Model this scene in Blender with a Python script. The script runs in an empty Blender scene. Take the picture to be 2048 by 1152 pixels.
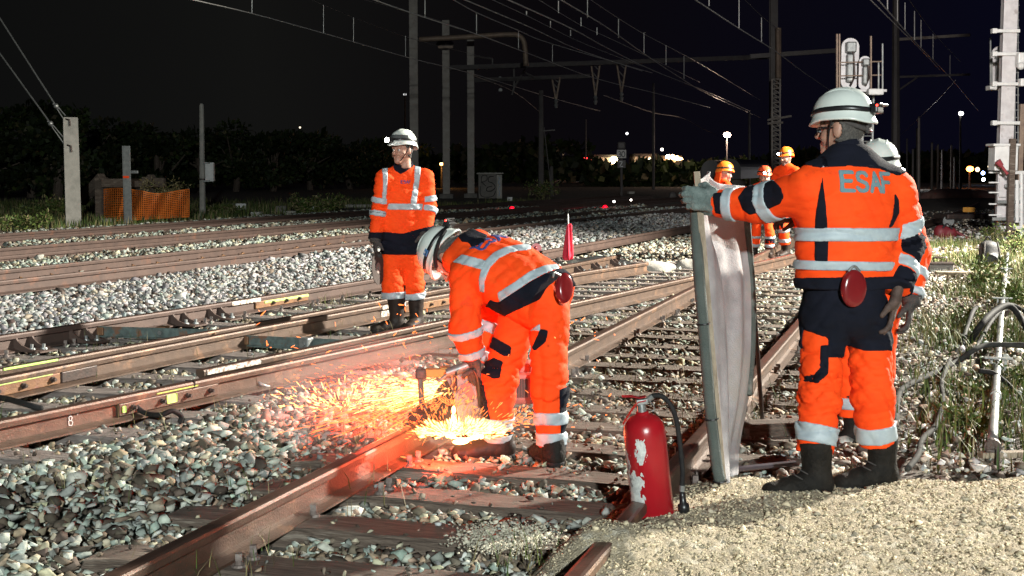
import bpy, bmesh, math, random
import numpy as np
from mathutils import Vector, Matrix
R = math.radians
rnd = random.Random(7)
rng = np.random.default_rng(11)
S = bpy.context.scene
C = S.collection

# ------------------------------------------------------------------ camera, world, lights, exposure
F_PX = 2700.0
PITCH = math.atan(244 / 2700.0)
CAMZ = 1.5
cam = bpy.data.objects.new("camera", bpy.data.cameras.new("camera"))
C.objects.link(cam)
cam.location = (0, 0, CAMZ)
cam.rotation_euler = (math.pi / 2 - PITCH, 0, 0)
cam.data.sensor_width = 36
cam.data.lens = 36 * F_PX / 2048
cam.data.clip_start = 0.1
cam.data.clip_end = 4000
S.camera = cam
S.view_settings.view_transform = 'Standard'
S.view_settings.look = 'None'
S.view_settings.exposure = 0.0
S.view_settings.gamma = 1.0
S.cycles.use_denoising = True
S.cycles.max_bounces = 5
S.cycles.diffuse_bounces = 2
S.cycles.glossy_bounces = 2
S.cycles.transmission_bounces = 3
S.cycles.volume_bounces = 0
S.cycles.sample_clamp_indirect = 4.0
S.cycles.caustics_reflective = False
S.cycles.caustics_refractive = False

W = bpy.data.worlds.new("World")
S.world = W
W.use_nodes = True
nt = W.node_tree
nt.nodes.clear()
wo = nt.nodes.new('ShaderNodeOutputWorld')
bg = nt.nodes.new('ShaderNodeBackground')
tc = nt.nodes.new('ShaderNodeTexCoord')
sp = nt.nodes.new('ShaderNodeSeparateXYZ')
rp = nt.nodes.new('ShaderNodeValToRGB')
mr = nt.nodes.new('ShaderNodeMapRange')
nz = nt.nodes.new('ShaderNodeTexNoise')
nz.inputs['Scale'].default_value = 2.2
nz.inputs['Detail'].default_value = 3
mr.inputs['From Min'].default_value = -0.36
mr.inputs['From Max'].default_value = 0.36
ad = nt.nodes.new('ShaderNodeMath'); ad.operation = 'MULTIPLY_ADD'
ad.inputs[1].default_value = 0.35
sb = nt.nodes.new('ShaderNodeMath'); sb.operation = 'SUBTRACT'
sb.inputs[1].default_value = 0.175
nt.links.new(tc.outputs['Generated'], sp.inputs[0])
nt.links.new(tc.outputs['Generated'], nz.inputs['Vector'])
nt.links.new(sp.outputs['X'], mr.inputs['Value'])
nt.links.new(nz.outputs['Fac'], ad.inputs[0])
nt.links.new(mr.outputs['Result'], ad.inputs[2])
nt.links.new(ad.outputs[0], sb.inputs[0])
nt.links.new(sb.outputs[0], rp.inputs['Fac'])
nt.links.new(rp.outputs['Color'], bg.inputs['Color'])
nt.links.new(bg.outputs['Background'], wo.inputs['Surface'])
cr = rp.color_ramp
cr.elements[0].position = 0.0; cr.elements[0].color = (0.0042, 0.0043, 0.0042, 1)
cr.elements[1].position = 1.0; cr.elements[1].color = (0.0022, 0.0022, 0.0075, 1)
e = cr.elements.new(0.2); e.color = (0.0062, 0.0062, 0.0058, 1)
e = cr.elements.new(0.48); e.color = (0.0030, 0.0024, 0.0030, 1)
bg.inputs['Strength'].default_value = 1.0

def lamp(name, loc, aim, power, col, spot, blend, radius):
    l = bpy.data.lights.new(name, 'SPOT')
    l.energy = power; l.color = col; l.spot_size = R(spot); l.spot_blend = blend; l.shadow_soft_size = radius
    o = bpy.data.objects.new(name, l); C.objects.link(o)
    o.location = loc
    o.rotation_euler = (Vector(aim) - Vector(loc)).to_track_quat('-Z', 'Y').to_euler()
    return o
# the work-site floodlights (masts stand outside the picture): one right of the track, one behind the camera
lamp("floodlight_right", (15.5, 18.8, 8.0), (0.0, 9.0, 0.0), 68000, (1.0, 0.94, 0.82), 140, 0.5, 0.3)
lamp("floodlight_site", (6.0, 14.5, 5.2), (10.6, 29.0, 2.0), 9000, (1.0, 0.95, 0.92), 56, 0.6, 0.2)
lamp("floodlight_rear", (2.2, -16.5, 7.0), (-1.0, 11.0, 0.3), 27000, (0.92, 1.0, 0.98), 46, 0.7, 0.25)

# ------------------------------------------------------------------ geometry helpers
cP, sP = math.cos(PITCH), math.sin(PITCH)
def ray(px, py):
    a = (px - 1024) / F_PX; b = -(py - 576) / F_PX
    return np.array([a, cP + b * sP, -sP + b * cP])
def P(px, py, z=0.0):
    """world point on the level z seen in direction (px,py)"""
    r = ray(px, py)
    return np.array([0, 0, CAMZ]) + r * ((z - CAMZ) / r[2])
def D(px, py, d):
    """world point at distance d"""
    r = ray(px, py)
    return np.array([0, 0, CAMZ]) + r * (d / r[1])
AL = math.atan(846 / 2700.0)
TV = np.array([math.sin(AL), math.cos(AL), 0.0])
NV = np.array([-math.cos(AL), math.sin(AL), 0.0])
def PS(p, s, z=0.0):
    return NV * p + TV * s + np.array([0, 0, z])
ROTZ = -AL            # turns local +Y onto the track direction
def unit(v):
    v = np.asarray(v, float); return v / (np.linalg.norm(v) + 1e-12)
def rotm(v, deg):
    return np.array(Matrix.Rotation(R(deg), 3, Vector(v)))

def join(*gs):
    V = []; Fc = []; n = 0
    for v, f in gs:
        v = np.asarray(v, float).reshape(-1, 3)
        V.append(v); Fc += [tuple(i + n for i in q) for q in f]; n += len(v)
    return np.vstack(V), Fc
def box(c, s, rz=0.0, M=None):
    c = np.asarray(c, float); h = np.asarray(s, float) / 2
    v = np.array([[x, y, z] for x in (-1, 1) for y in (-1, 1) for z in (-1, 1)]) * h
    if M is None:
        M = np.array(Matrix.Rotation(rz, 3, 'Z'))
    v = v @ np.asarray(M).T + c
    return v, [(0, 1, 3, 2), (4, 6, 7, 5), (0, 4, 5, 1), (2, 3, 7, 6), (0, 2, 6, 4), (1, 5, 7, 3)]
def bbox(c, s, bev, rz=0.0, M=None, seg=2):
    bm = bmesh.new()
    bmesh.ops.create_cube(bm, size=1)
    bmesh.ops.scale(bm, vec=Vector(s), verts=bm.verts)
    bmesh.ops.bevel(bm, geom=bm.edges[:], offset=bev, segments=seg, affect='EDGES', profile=0.5)
    bm.verts.index_update()
    v = np.array([x.co[:] for x in bm.verts]); f = [tuple(x.index for x in q.verts) for q in bm.faces]
    bm.free()
    if M is None:
        M = np.array(Matrix.Rotation(rz, 3, 'Z'))
    return v @ np.asarray(M).T + np.asarray(c, float), f
def frame(a, up=(0, 0, 1)):
    a = unit(a); u = np.asarray(up, float)
    if abs(a @ u) > 0.95: u = np.array([0, 1.0, 0]) if abs(a[1]) < 0.9 else np.array([1.0, 0, 0])
    x = unit(np.cross(u, a)); y = np.cross(a, x)
    return x, y, a
def cyl(p0, p1, r0, r1=None, n=12, cap=True):
    r1 = r0 if r1 is None else r1
    p0 = np.asarray(p0, float); p1 = np.asarray(p1, float)
    x, y, a = frame(p1 - p0)
    an = np.arange(n) * 2 * math.pi / n
    ring = np.cos(an)[:, None] * x + np.sin(an)[:, None] * y
    V = np.vstack([p0 + ring * r0, p1 + ring * r1])
    Fc = [(i, (i + 1) % n, n + (i + 1) % n, n + i) for i in range(n)]
    if cap: Fc += [tuple(range(n))[::-1], tuple(range(n, 2 * n))]
    return V, Fc
def tube(pts, r, n=8, cap=True):
    pts = np.asarray(pts, float); m = len(pts)
    rr = np.full(m, r) if np.isscalar(r) else np.asarray(r)
    T = np.gradient(pts, axis=0)
    x, y, a = frame(T[0])
    an = np.arange(n) * 2 * math.pi / n
    V = []
    for i in range(m):
        a = unit(T[i]); x = unit(x - a * (x @ a)); y = np.cross(a, x)
        V.append(pts[i] + rr[i] * (np.cos(an)[:, None] * x + np.sin(an)[:, None] * y))
    Fc = [(i * n + j, i * n + (j + 1) % n, (i + 1) * n + (j + 1) % n, (i + 1) * n + j) for i in range(m - 1) for j in range(n)]
    if cap: Fc += [tuple(range(n))[::-1], tuple(range((m - 1) * n, m * n))]
    return np.vstack(V), Fc
def smooth_path(pts, k=8):
    pts = np.asarray(pts, float)
    p = np.vstack([2 * pts[0] - pts[1], pts, 2 * pts[-1] - pts[-2]])
    out = []
    for i in range(1, len(p) - 2):
        for t in np.linspace(0, 1, k, endpoint=False):
            a, b, c, d = p[i - 1], p[i], p[i + 1], p[i + 2]
            out.append(0.5 * (2 * b + (c - a) * t + (2 * a - 5 * b + 4 * c - d) * t * t + (3 * b - a - 3 * c + d) * t ** 3))
    out.append(pts[-1])
    return np.array(out)
def lathe(prof, n=24, c=(0, 0, 0), M=None):
    """prof: (radius, height) pairs, turned round local z"""
    prof = np.asarray(prof, float); m = len(prof)
    an = np.arange(n) * 2 * math.pi / n
    V = np.array([[r * math.cos(a), r * math.sin(a), z] for r, z in prof for a in an])
    Fc = [(i * n + j, i * n + (j + 1) % n, (i + 1) * n + (j + 1) % n, (i + 1) * n + j) for i in range(m - 1) for j in range(n)]
    Fc += [tuple(range(n))[::-1], tuple(range((m - 1) * n, m * n))]
    if M is not None: V = V @ np.asarray(M).T
    return V + np.asarray(c, float), Fc
def ball(c, r, nu=14, nv=9, M=None):
    r = np.asarray(r, float) * np.ones(3)
    V = [[0, 0, 1]]
    for i in range(1, nv):
        t = math.pi * i / nv
        V += [[math.sin(t) * math.cos(2 * math.pi * j / nu), math.sin(t) * math.sin(2 * math.pi * j / nu), math.cos(t)] for j in range(nu)]
    V.append([0, 0, -1]); V = np.array(V) * r
    if M is not None: V = V @ np.asarray(M).T
    Fc = [(0, 1 + j, 1 + (j + 1) % nu) for j in range(nu)]
    for i in range(nv - 2):
        a = 1 + i * nu
        Fc += [(a + j, a + nu + j, a + nu + (j + 1) % nu, a + (j + 1) % nu) for j in range(nu)]
    a = 1 + (nv - 2) * nu
    Fc += [(a + j, len(V) - 1, a + (j + 1) % nu) for j in range(nu)]
    return V + np.asarray(c, float), Fc
def sweep(prof, pts, cap=True):
    """prof: (across, up) outline swept along a level path"""
    pts = np.asarray(pts, float); m = len(pts); n = len(prof)
    T = np.gradient(pts, axis=0); V = []
    for i in range(m):
        a = unit(T[i]); x = unit(np.cross(a, [0, 0, 1])); u = np.cross(x, a)
        V += [pts[i] + x * q[0] + u * q[1] for q in prof]
    Fc = [(i * n + j, i * n + (j + 1) % n, (i + 1) * n + (j + 1) % n, (i + 1) * n + j) for i in range(m - 1) for j in range(n)]
    if cap: Fc += [tuple(range(n))[::-1], tuple(range((m - 1) * n, m * n))]
    return np.array(V), Fc
def strokes(polys, w, depth, O, U, Vv, N):
    """letters or marks: bars of width w along 2-D polylines, on the plane O,U,V and standing out along N"""
    gs = []
    for pl in polys:
        for (a, b) in zip(pl[:-1], pl[1:]):
            a = np.array(a, float); b = np.array(b, float)
            d = b - a; L = np.linalg.norm(d) + 1e-9; d = d / L; q = np.array([-d[1], d[0]]) * w / 2
            a2 = a - d * w * 0.35; b2 = b + d * w * 0.35
            cs = [a2 + q, a2 - q, b2 - q, b2 + q]
            v = [O + U * c[0] + Vv * c[1] + N * dz for dz in (0, depth) for c in cs]
            gs.append((np.array(v), [(3, 2, 1, 0), (4, 5, 6, 7), (0, 1, 5, 4), (1, 2, 6, 5), (2, 3, 7, 6), (3, 0, 4, 7)]))
    return join(*gs)

ROOT = {}
def mesh(name, V, Fc, mats, smooth=False, midx=None, col=None):
    me = bpy.data.meshes.new(name)
    V = np.asarray(V, np.float32)
    if isinstance(Fc, np.ndarray):
        k = Fc.shape[1]
        me.vertices.add(len(V)); me.vertices.foreach_set('co', V.ravel())
        me.loops.add(Fc.size); me.loops.foreach_set('vertex_index', Fc.astype(np.int32).ravel())
        me.polygons.add(len(Fc)); me.polygons.foreach_set('loop_start', np.arange(len(Fc), dtype=np.int32) * k)
        me.polygons.foreach_set('loop_total', np.full(len(Fc), k, np.int32))
        me.update(calc_edges=True)
    else:
        me.from_pydata(V.tolist(), [], Fc); me.update()
    for m in (mats if isinstance(mats, (list, tuple)) else [mats]): me.materials.append(m)
    if midx is not None: me.polygons.foreach_set('material_index', np.asarray(midx, np.int32))
    if smooth: me.polygons.foreach_set('use_smooth', np.ones(len(me.polygons), bool))
    if col is not None:
        at = me.attributes.new('Col', 'FLOAT_COLOR', 'POINT')
        c4 = np.ones((len(V), 4), np.float32); c4[:, :3] = col
        at.data.foreach_set('color', c4.ravel())
    return me
def obj(name, geo, mats, parent=None, smooth=False, **kw):
    """one mesh object from world-space geometry (made local to its thing)"""
    V, Fc = geo
    V = np.asarray(V, float)
    if parent is not None: V = V - ROOT[parent.name]
    o = bpy.data.objects.new(name, mesh(name, V, Fc, mats, smooth, **kw)); C.objects.link(o)
    if parent is not None:
        o.parent = parent; ROOT[o.name] = ROOT[parent.name]
    else: ROOT[o.name] = np.zeros(3)
    return o
def tag(o, label, cat, group=None, kind=None):
    if label: o['label'] = label
    if cat: o['category'] = cat
    if group: o['group'] = group
    if kind: o['kind'] = kind
    return o
def thing(name, label, cat, loc, group=None, rz=0.0):
    o = bpy.data.objects.new(name, None); C.objects.link(o)
    o.empty_display_size = 0.1
    o.location = [float(x) for x in loc]; o.rotation_euler = (0, 0, rz)
    ROOT[o.name] = np.asarray(loc, float) if rz == 0 else np.zeros(3)
    return tag(o, label, cat, group)
def copy_thing(o, loc, rz=None, label=None, scale=None):
    c = o.copy(); C.objects.link(c); c.location = [float(x) for x in loc]
    if rz is not None: c.rotation_euler = (0, 0, rz)
    if label: c['label'] = label
    if scale is not None: c.scale = scale
    for ch in o.children:
        d = ch.copy(); C.objects.link(d); d.parent = c
        for g in ch.children:
            h = g.copy(); C.objects.link(h); h.parent = d
    return c

# ------------------------------------------------------------------ materials
def mat(name, c1, c2=None, rough=0.7, metal=0.0, scale=6.0, bump=0.0, bscale=None, stretch=None, c3=None, spec=0.5, lo=0.35, hi=0.65, thr3=0.62, detail=5.0):
    m = bpy.data.materials.new(name); m.use_nodes = True
    t = m.node_tree; b = t.nodes['Principled BSDF']
    b.inputs['Roughness'].default_value = rough; b.inputs['Metallic'].default_value = metal
    b.inputs['Specular IOR Level'].default_value = spec
    b.inputs['Base Color'].default_value = (*c1, 1)
    co = t.nodes.new('ShaderNodeTexCoord'); vec = co.outputs['Object']
    if stretch:
        mp = t.nodes.new('ShaderNodeMapping'); mp.inputs['Scale'].default_value = stretch
        t.links.new(vec, mp.inputs['Vector']); vec = mp.outputs['Vector']
    if c2 is not None:
        n = t.nodes.new('ShaderNodeTexNoise'); n.inputs['Scale'].default_value = scale; n.inputs['Detail'].default_value = detail
        n.inputs['Roughness'].default_value = 0.65
        t.links.new(vec, n.inputs['Vector'])
        r = t.nodes.new('ShaderNodeValToRGB'); t.links.new(n.outputs['Fac'], r.inputs['Fac'])
        r.color_ramp.elements[0].position = lo; r.color_ramp.elements[0].color = (*c1, 1)
        r.color_ramp.elements[1].position = hi; r.color_ramp.elements[1].color = (*c2, 1)
        out = r.outputs['Color']
        if c3 is not None:
            n3 = t.nodes.new('ShaderNodeTexNoise'); n3.inputs['Scale'].default_value = scale * 0.37; n3.inputs['Detail'].default_value = 6
            n3.inputs['Roughness'].default_value = 0.7
            t.links.new(vec, n3.inputs['Vector'])
            r3 = t.nodes.new('ShaderNodeValToRGB'); t.links.new(n3.outputs['Fac'], r3.inputs['Fac'])
            r3.color_ramp.elements[0].position = thr3 - 0.04; r3.color_ramp.elements[0].color = (0, 0, 0, 1)
            r3.color_ramp.elements[1].position = thr3 + 0.04; r3.color_ramp.elements[1].color = (1, 1, 1, 1)
            mx = t.nodes.new('ShaderNodeMix'); mx.data_type = 'RGBA'
            t.links.new(r3.outputs['Color'], mx.inputs['Factor']); t.links.new(out, mx.inputs['A'])
            mx.inputs['B'].default_value = (*c3, 1); out = mx.outputs['Result']
        t.links.new(out, b.inputs['Base Color'])
    if bump > 0:
        n2 = t.nodes.new('ShaderNodeTexNoise'); n2.inputs['Scale'].default_value = bscale or scale * 4; n2.inputs['Detail'].default_value = 6
        n2.inputs['Roughness'].default_value = 0.6
        t.links.new(vec, n2.inputs['Vector'])
        bp = t.nodes.new('ShaderNodeBump'); bp.inputs['Strength'].default_value = bump; bp.inputs['Distance'].default_value = 0.02
        t.links.new(n2.outputs['Fac'], bp.inputs['Height']); t.links.new(bp.outputs['Normal'], b.inputs['Normal'])
    return m
def emit(name, col, k):
    m = bpy.data.materials.new(name); m.use_nodes = True
    b = m.node_tree.nodes['Principled BSDF']
    b.inputs['Base Color'].default_value = (0.02, 0.02, 0.02, 1)
    b.inputs['Emission Color'].default_value = (*col, 1); b.inputs['Emission Strength'].default_value = k
    return m
def colmat(name, rough=0.85, bump=0.5, bscale=60, mul=0.25, nscale=30):
    """per-stone / per-blade own colour from the mesh, broken up by fine noise"""
    m = bpy.data.materials.new(name); m.use_nodes = True
    t = m.node_tree; b = t.nodes['Principled BSDF']; b.inputs['Roughness'].default_value = rough
    b.inputs['Specular IOR Level'].default_value = 0.3
    a = t.nodes.new('ShaderNodeAttribute'); a.attribute_name = 'Col'
    co = t.nodes.new('ShaderNodeTexCoord')
    n = t.nodes.new('ShaderNodeTexNoise'); n.inputs['Scale'].default_value = nscale; n.inputs['Detail'].default_value = 6
    t.links.new(co.outputs['Object'], n.inputs['Vector'])
    r = t.nodes.new('ShaderNodeMapRange'); r.inputs['From Min'].default_value = 0.3; r.inputs['From Max'].default_value = 0.7
    r.inputs['To Min'].default_value = 1 - mul; r.inputs['To Max'].default_value = 1 + mul
    t.links.new(n.outputs['Fac'], r.inputs['Value'])
    mx = t.nodes.new('ShaderNodeVectorMath'); mx.operation = 'SCALE'
    t.links.new(a.outputs['Color'], mx.inputs[0]); t.links.new(r.outputs['Result'], mx.inputs['Scale'])
    t.links.new(mx.outputs['Vector'], b.inputs['Base Color'])
    if bump > 0:
        n2 = t.nodes.new('ShaderNodeTexNoise'); n2.inputs['Scale'].default_value = bscale; n2.inputs['Detail'].default_value = 4
        t.links.new(co.outputs['Object'], n2.inputs['Vector'])
        bp = t.nodes.new('ShaderNodeBump'); bp.inputs['Strength'].default_value = bump; bp.inputs['Distance'].default_value = 0.01
        t.links.new(n2.outputs['Fac'], bp.inputs['Height']); t.links.new(bp.outputs['Normal'], b.inputs['Normal'])
    return m
M_RAIL = mat('rusty_rail_steel', (0.122, 0.078, 0.054), (0.078, 0.051, 0.037), 0.5, 0.35, 9, 0.25, 90, c3=(0.20, 0.115, 0.07), thr3=0.6)
M_RAIL2 = mat('ochre_rail_steel', (0.26, 0.135, 0.06), (0.15, 0.075, 0.04), 0.55, 0.3, 8, 0.25, 80, c3=(0.19, 0.09, 0.06), thr3=0.6)
M_RAILD = mat('brown_rail_steel', (0.105, 0.068, 0.055), (0.075, 0.05, 0.042), 0.6, 0.3, 5, 0.15, 60, c3=(0.15, 0.075, 0.05), thr3=0.63)
M_HEAD = mat('worn_rail_head', (0.17, 0.105, 0.08), (0.11, 0.066, 0.052), 0.34, 0.6, 12, 0.1, 70, stretch=(1, 1, 1))
M_DARKST = mat('dark_steel', (0.045, 0.04, 0.038), (0.09, 0.06, 0.05), 0.5, 0.5, 14, 0.2)
M_GALV = mat('galvanised_steel', (0.30, 0.31, 0.30), (0.20, 0.21, 0.21), 0.45, 0.6, 9, 0.1, c3=(0.36, 0.36, 0.34))
M_GREENST = mat('verdigris_steel', (0.14, 0.19, 0.18), (0.075, 0.095, 0.09), 0.6, 0.3, 18, 0.2, c3=(0.20, 0.10, 0.06), thr3=0.6)
M_WOOD = mat('weathered_timber', (0.175, 0.135, 0.105), (0.075, 0.052, 0.04), 0.9, 0, 5, 0.9, 14, stretch=(1.2, 14, 14), c3=(0.25, 0.21, 0.17), thr3=0.6)
M_WOODG = mat('grey_timber', (0.25, 0.21, 0.19), (0.12, 0.095, 0.085), 0.9, 0, 5, 0.8, 14, stretch=(1.2, 14, 14), c3=(0.32, 0.29, 0.27), thr3=0.6)
M_WOODP = mat('pale_timber', (0.36, 0.30, 0.22), (0.22, 0.17, 0.12), 0.85, 0, 5, 0.5, 14, stretch=(8, 8, 1))
M_CONC = mat('pale_concrete', (0.40, 0.38, 0.34), (0.29, 0.28, 0.25), 0.85, 0, 5, 0.4, 40, c3=(0.22, 0.21, 0.18), thr3=0.66)
M_CONCD = mat('grey_concrete', (0.22, 0.20, 0.18), (0.14, 0.13, 0.12), 0.9, 0, 3, 0.2, 30)
M_WHITE = mat('white_paint', (0.72, 0.72, 0.70), (0.58, 0.58, 0.56), 0.45, 0, 6)
M_BLACK = mat('black_rubber', (0.012, 0.012, 0.013), (0.025, 0.024, 0.023), 0.75, 0, 25, 0.15, spec=.15)
M_LIME = mat('lime_paint', (0.42, 0.72, 0.12), (0.55, 0.66, 0.25), 0.6, 0, 20)
M_PAINTW = mat('flaking_white_paint', (0.60, 0.56, 0.50), (0.25, 0.14, 0.09), 0.8, 0, 40, 0.3, lo=0.5, hi=0.58)
M_GROUND = mat('dark_ballast_soil', (0.085, 0.07, 0.055), (0.15, 0.13, 0.11), 0.95, 0, 9, 1.0, 30, c3=(0.06, 0.055, 0.035), thr3=0.55)
M_SAND = mat('crushed_limestone', (0.50, 0.43, 0.31), (0.36, 0.30, 0.205), 0.95, 0, 26, 1.0, 75, c3=(0.58, 0.53, 0.42), thr3=0.58)
M_STONE = colmat('ballast_stone', 0.85, 0.45, 45, 0.3, 28)
M_LEAF = colmat('leaf', 0.6, 0, mul=0.2)
M_WIRE = mat('bright_wire', (0.80, 0.78, 0.75), (0.65, 0.63, 0.6), 0.35, 0.2, 4)
M_WIRED = mat('dull_wire', (0.30, 0.28, 0.27), (0.2, 0.19, 0.18), 0.5, 0.4, 4)

# ------------------------------------------------------------------ the rails' courses (offset p from the camera, distance s along the track)
def course(pts, deg, s0, s1, step=0.4):
    w = np.array([P(*q, z=0.15) for q in pts])
    p, s = w @ NV, w @ TV
    k = np.polyfit(s, p, deg)
    ss = np.arange(s0, s1 + 1e-6, step)
    if ss[-1] < s1 - 1e-3: ss = np.append(ss, s1)
    return np.array([PS(np.polyval(k, a), a) for a in ss])
PX = dict(
 C=[(0,845),(260,787),(417,754),(500,733),(726,691),(913,651),(1144,604),(1401,549),(1501,530),(1583,508),(1842,444),(1958,404)],
 C2=[(386,737),(460,727),(500,721),(726,670),(906,635)],
 F=[(0,755),(113,733),(248,704),(429,672),(500,655),(590,640),(726,615),(847,594),(897,585),(1139,550),(1221,536),(1264,526)],
 F2=[(0,735),(104,717),(293,677),(460,654),(590,628),(726,609),(847,585),(897,572),(1115,529),(1180,517),(1248,510)],
 Dd=[(0,668),(200,642),(451,605),(573,588),(700,563),(776,549),(851,541),(1086,502),(1390,449)],
 Ha=[(0,567),(300,530),(700,491),(1144,440),(1400,414)], Hb=[(0,541),(700,473),(880,453),(1144,426),(1400,405)])
def straight(p, s0, s1, step=0.5):
    return np.array([PS(p, a) for a in np.linspace(s0, s1, max(2, int((s1 - s0) / step)))])
LINES = {
 'A': straight(2.575, 2.6, 30), 'B': straight(1.12, 4.1, 30),
 'C': course(PX['C'], 3, 4.2, 54), 'C2': course(PX['C2'], 1, 7.9, 13.2), 'F': course(PX['F'], 2, 5.2, 18.7), 'F2': course(PX['F2'], 2, 5.4, 20.3),
 'D': course(PX['Dd'], 3, 6.5, 33), 'Ha': course(PX['Ha'], 2, 10.5, 60, 0.8), 'Hb': course(PX['Hb'], 2, 11.5, 60, 0.8)}
dH = lambda off: np.array([q + NV * off for q in LINES['Hb']])
LINES['H2a'] = dH(1.85); LINES['H2b'] = dH(3.25); LINES['H3a'] = dH(5.2); LINES['H3b'] = dH(6.6)
def line_p(k, s):
    L = LINES[k]; return np.interp(s, L @ TV, L @ NV)

# ------------------------------------------------------------------ the ground: one sheet to the horizon
def axis(a, b, st, far):
    m = np.arange(a, b + 1e-6, st); g = [st]
    while sum(g) < far: g.append(g[-1] * 1.35)
    g = np.cumsum(g)
    return np.concatenate([(a - g)[::-1], m, b + g])
def vnoise(x, y, seed, sc):
    r = np.random.default_rng(seed); v = 0
    for i in range(6):
        a = r.uniform(0, 6.28); f = sc * r.uniform(0.6, 1.7)
        v = v + np.sin((x * math.cos(a) + y * math.sin(a)) * f + r.uniform(0, 6.28))
    return v / 6
SAND_PX = [(1085,1160),(1118,1128),(1160,1072),(1212,1030),(1258,1004),(1330,962),(1385,944),(1430,940),(1500,936),(1560,946),(1690,950),(1800,943),(1900,948),(2048,944),(2500,940),(2900,1500),(1000,1500)]
SAND = np.array([P(*q, z=0.04)[:2] for q in SAND_PX])
def sd_poly(x, y, poly):
    d = np.full(x.shape, 1e9); ins = np.zeros(x.shape, bool)
    for a, b in zip(poly, np.roll(poly, -1, 0)):
        e = b - a; wx, wy = x - a[0], y - a[1]
        t = np.clip((wx * e[0] + wy * e[1]) / (e @ e), 0, 1)
        d = np.minimum(d, np.hypot(wx - e[0] * t, wy - e[1] * t))
        c = (a[1] > y) != (b[1] > y)
        xx = a[0] + (y - a[1]) / (e[1] if abs(e[1]) > 1e-9 else 1e-9) * e[0]
        ins ^= c & (x < xx)
    return np.where(ins, -d, d)
def sstep(a, b, x):
    t = np.clip((x - a) / (b - a), 0, 1); return t * t * (3 - 2 * t)
def ground_z(x, y):
    p = x * NV[0] + y * NV[1]; s = x * TV[0] + y * TV[1]
    z = -0.085 + 0.012 * vnoise(x, y, 3, 2.0)
    z = z + 0.10 * sstep(7.45, 8.0, p) * (1 - sstep(9.4, 9.9, p))
    pb = np.interp(s, LINES['Hb'] @ TV, LINES['Hb'] @ NV)
    for a_, b_, h_ in ((.25, 1.6, .13), (3.5, 4.95, .12), (6.85, 8.2, .12)): z = z + h_ * sstep(a_, a_ + .2, p - pb) * (1 - sstep(b_ - .2, b_, p - pb))
    z = z + 0.06 * np.exp(-((p - 3.72) / 0.45) ** 2) * (s < 12)
    z = z + 0.05 * sstep(0.75, 0.2, p)
    z = z + 0.05 * sstep(18.5, 20, p)
    return z
xs = axis(-14, 14, 0.25, 1500); ys = axis(2, 46, 0.25, 2500)
X, Y = np.meshgrid(xs, ys, indexing='ij')
Z = ground_z(X, Y)
Z = np.where((np.abs(X) > 40) | (Y > 75) | (Y < 0), -0.06, Z)
nx, ny = X.shape
idx = np.arange(nx * ny).reshape(nx, ny)
quad = np.stack([idx[:-1, :-1], idx[1:, :-1], idx[1:, 1:], idx[:-1, 1:]], -1).reshape(-1, 4)
g = obj('ground', (np.stack([X, Y, Z], -1).reshape(-1, 3), quad), M_GROUND, smooth=True)
tag(g, None, None, kind='structure')

# the crushed-limestone path the photographer stands on
def sand_z(x, y):
    d = sd_poly(x, y, SAND)
    h = 0.06 * sstep(0.02, -0.35, d) - 0.11 * sstep(0.0, 0.25, d)
    h = h + 0.018 * vnoise(x, y, 5, 3.5) + 0.008 * vnoise(x, y, 6, 14) + 0.005 * vnoise(x, y, 8, 40)
    h = h + 0.05 * np.exp(-(((x - 0.62) / 0.35) ** 2 + ((y - 5.15) / 0.3) ** 2))
    h = h - 0.022 * np.clip(vnoise(x, y, 77, 7.5) * 2.2 - .5, 0, 1) - 0.012 * np.clip(vnoise(x, y, 78, 17) * 2.2 - .5, 0, 1)
    h = h + 0.13 * np.exp(-(((x - 0.315) / 0.2) ** 2 + ((y - 4.93) / 0.21) ** 2))
    return h
xs = np.arange(-0.4, 5.2, 0.02); ys = np.arange(3.9, 7.0, 0.02)
X, Y = np.meshgrid(xs, ys, indexing='ij')
Z = sand_z(X, Y)
dd = sd_poly(X, Y, SAND)
Z = Z + 0.006 * rng.standard_normal(Z.shape)
nx, ny = X.shape
idx = np.arange(nx * ny).reshape(nx, ny)
quad = np.stack([idx[:-1, :-1], idx[1:, :-1], idx[1:, 1:], idx[:-1, 1:]], -1).reshape(-1, 4)
keep = (dd < 0.28).ravel()
quad = quad[keep[quad].all(1)]
used = np.unique(quad); rem = np.full(nx * ny, -1); rem[used] = np.arange(len(used))
o = obj('sand_path', (np.stack([X, Y, Z], -1).reshape(-1, 3)[used], rem[quad]), M_SAND, smooth=True)
tag(o, None, None, kind='structure')

# ------------------------------------------------------------------ sleepers (timbers)
def sleeper_geo(L, w, h, seed):
    r = np.random.default_rng(seed)
    bm = bmesh.new(); bmesh.ops.create_cube(bm, size=1)
    bmesh.ops.scale(bm, vec=(L, w, h), verts=bm.verts)
    bmesh.ops.subdivide_edges(bm, edges=[e for e in bm.edges if abs(e.verts[0].co.x - e.verts[1].co.x) > L * 0.5], cuts=14)
    bmesh.ops.bevel(bm, geom=[e for e in bm.edges if e.calc_face_angle(0) > 1], offset=0.012, segments=2, affect='EDGES')
    for v in bm.verts:
        v.co += Vector((r.normal(0, 0.004), 0.006 * math.sin(v.co.x * 5 + seed) + r.normal(0, 0.003), r.normal(0, 0.003) - (0.012 if abs(v.co.x) > L * 0.47 else 0)))
    bm.verts.index_update()
    V = np.array([v.co[:] for v in bm.verts]); Fc = [tuple(v.index for v in f.verts) for f in bm.faces]; bm.free()
    V[:, 2] -= h / 2
    return V, Fc
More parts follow.
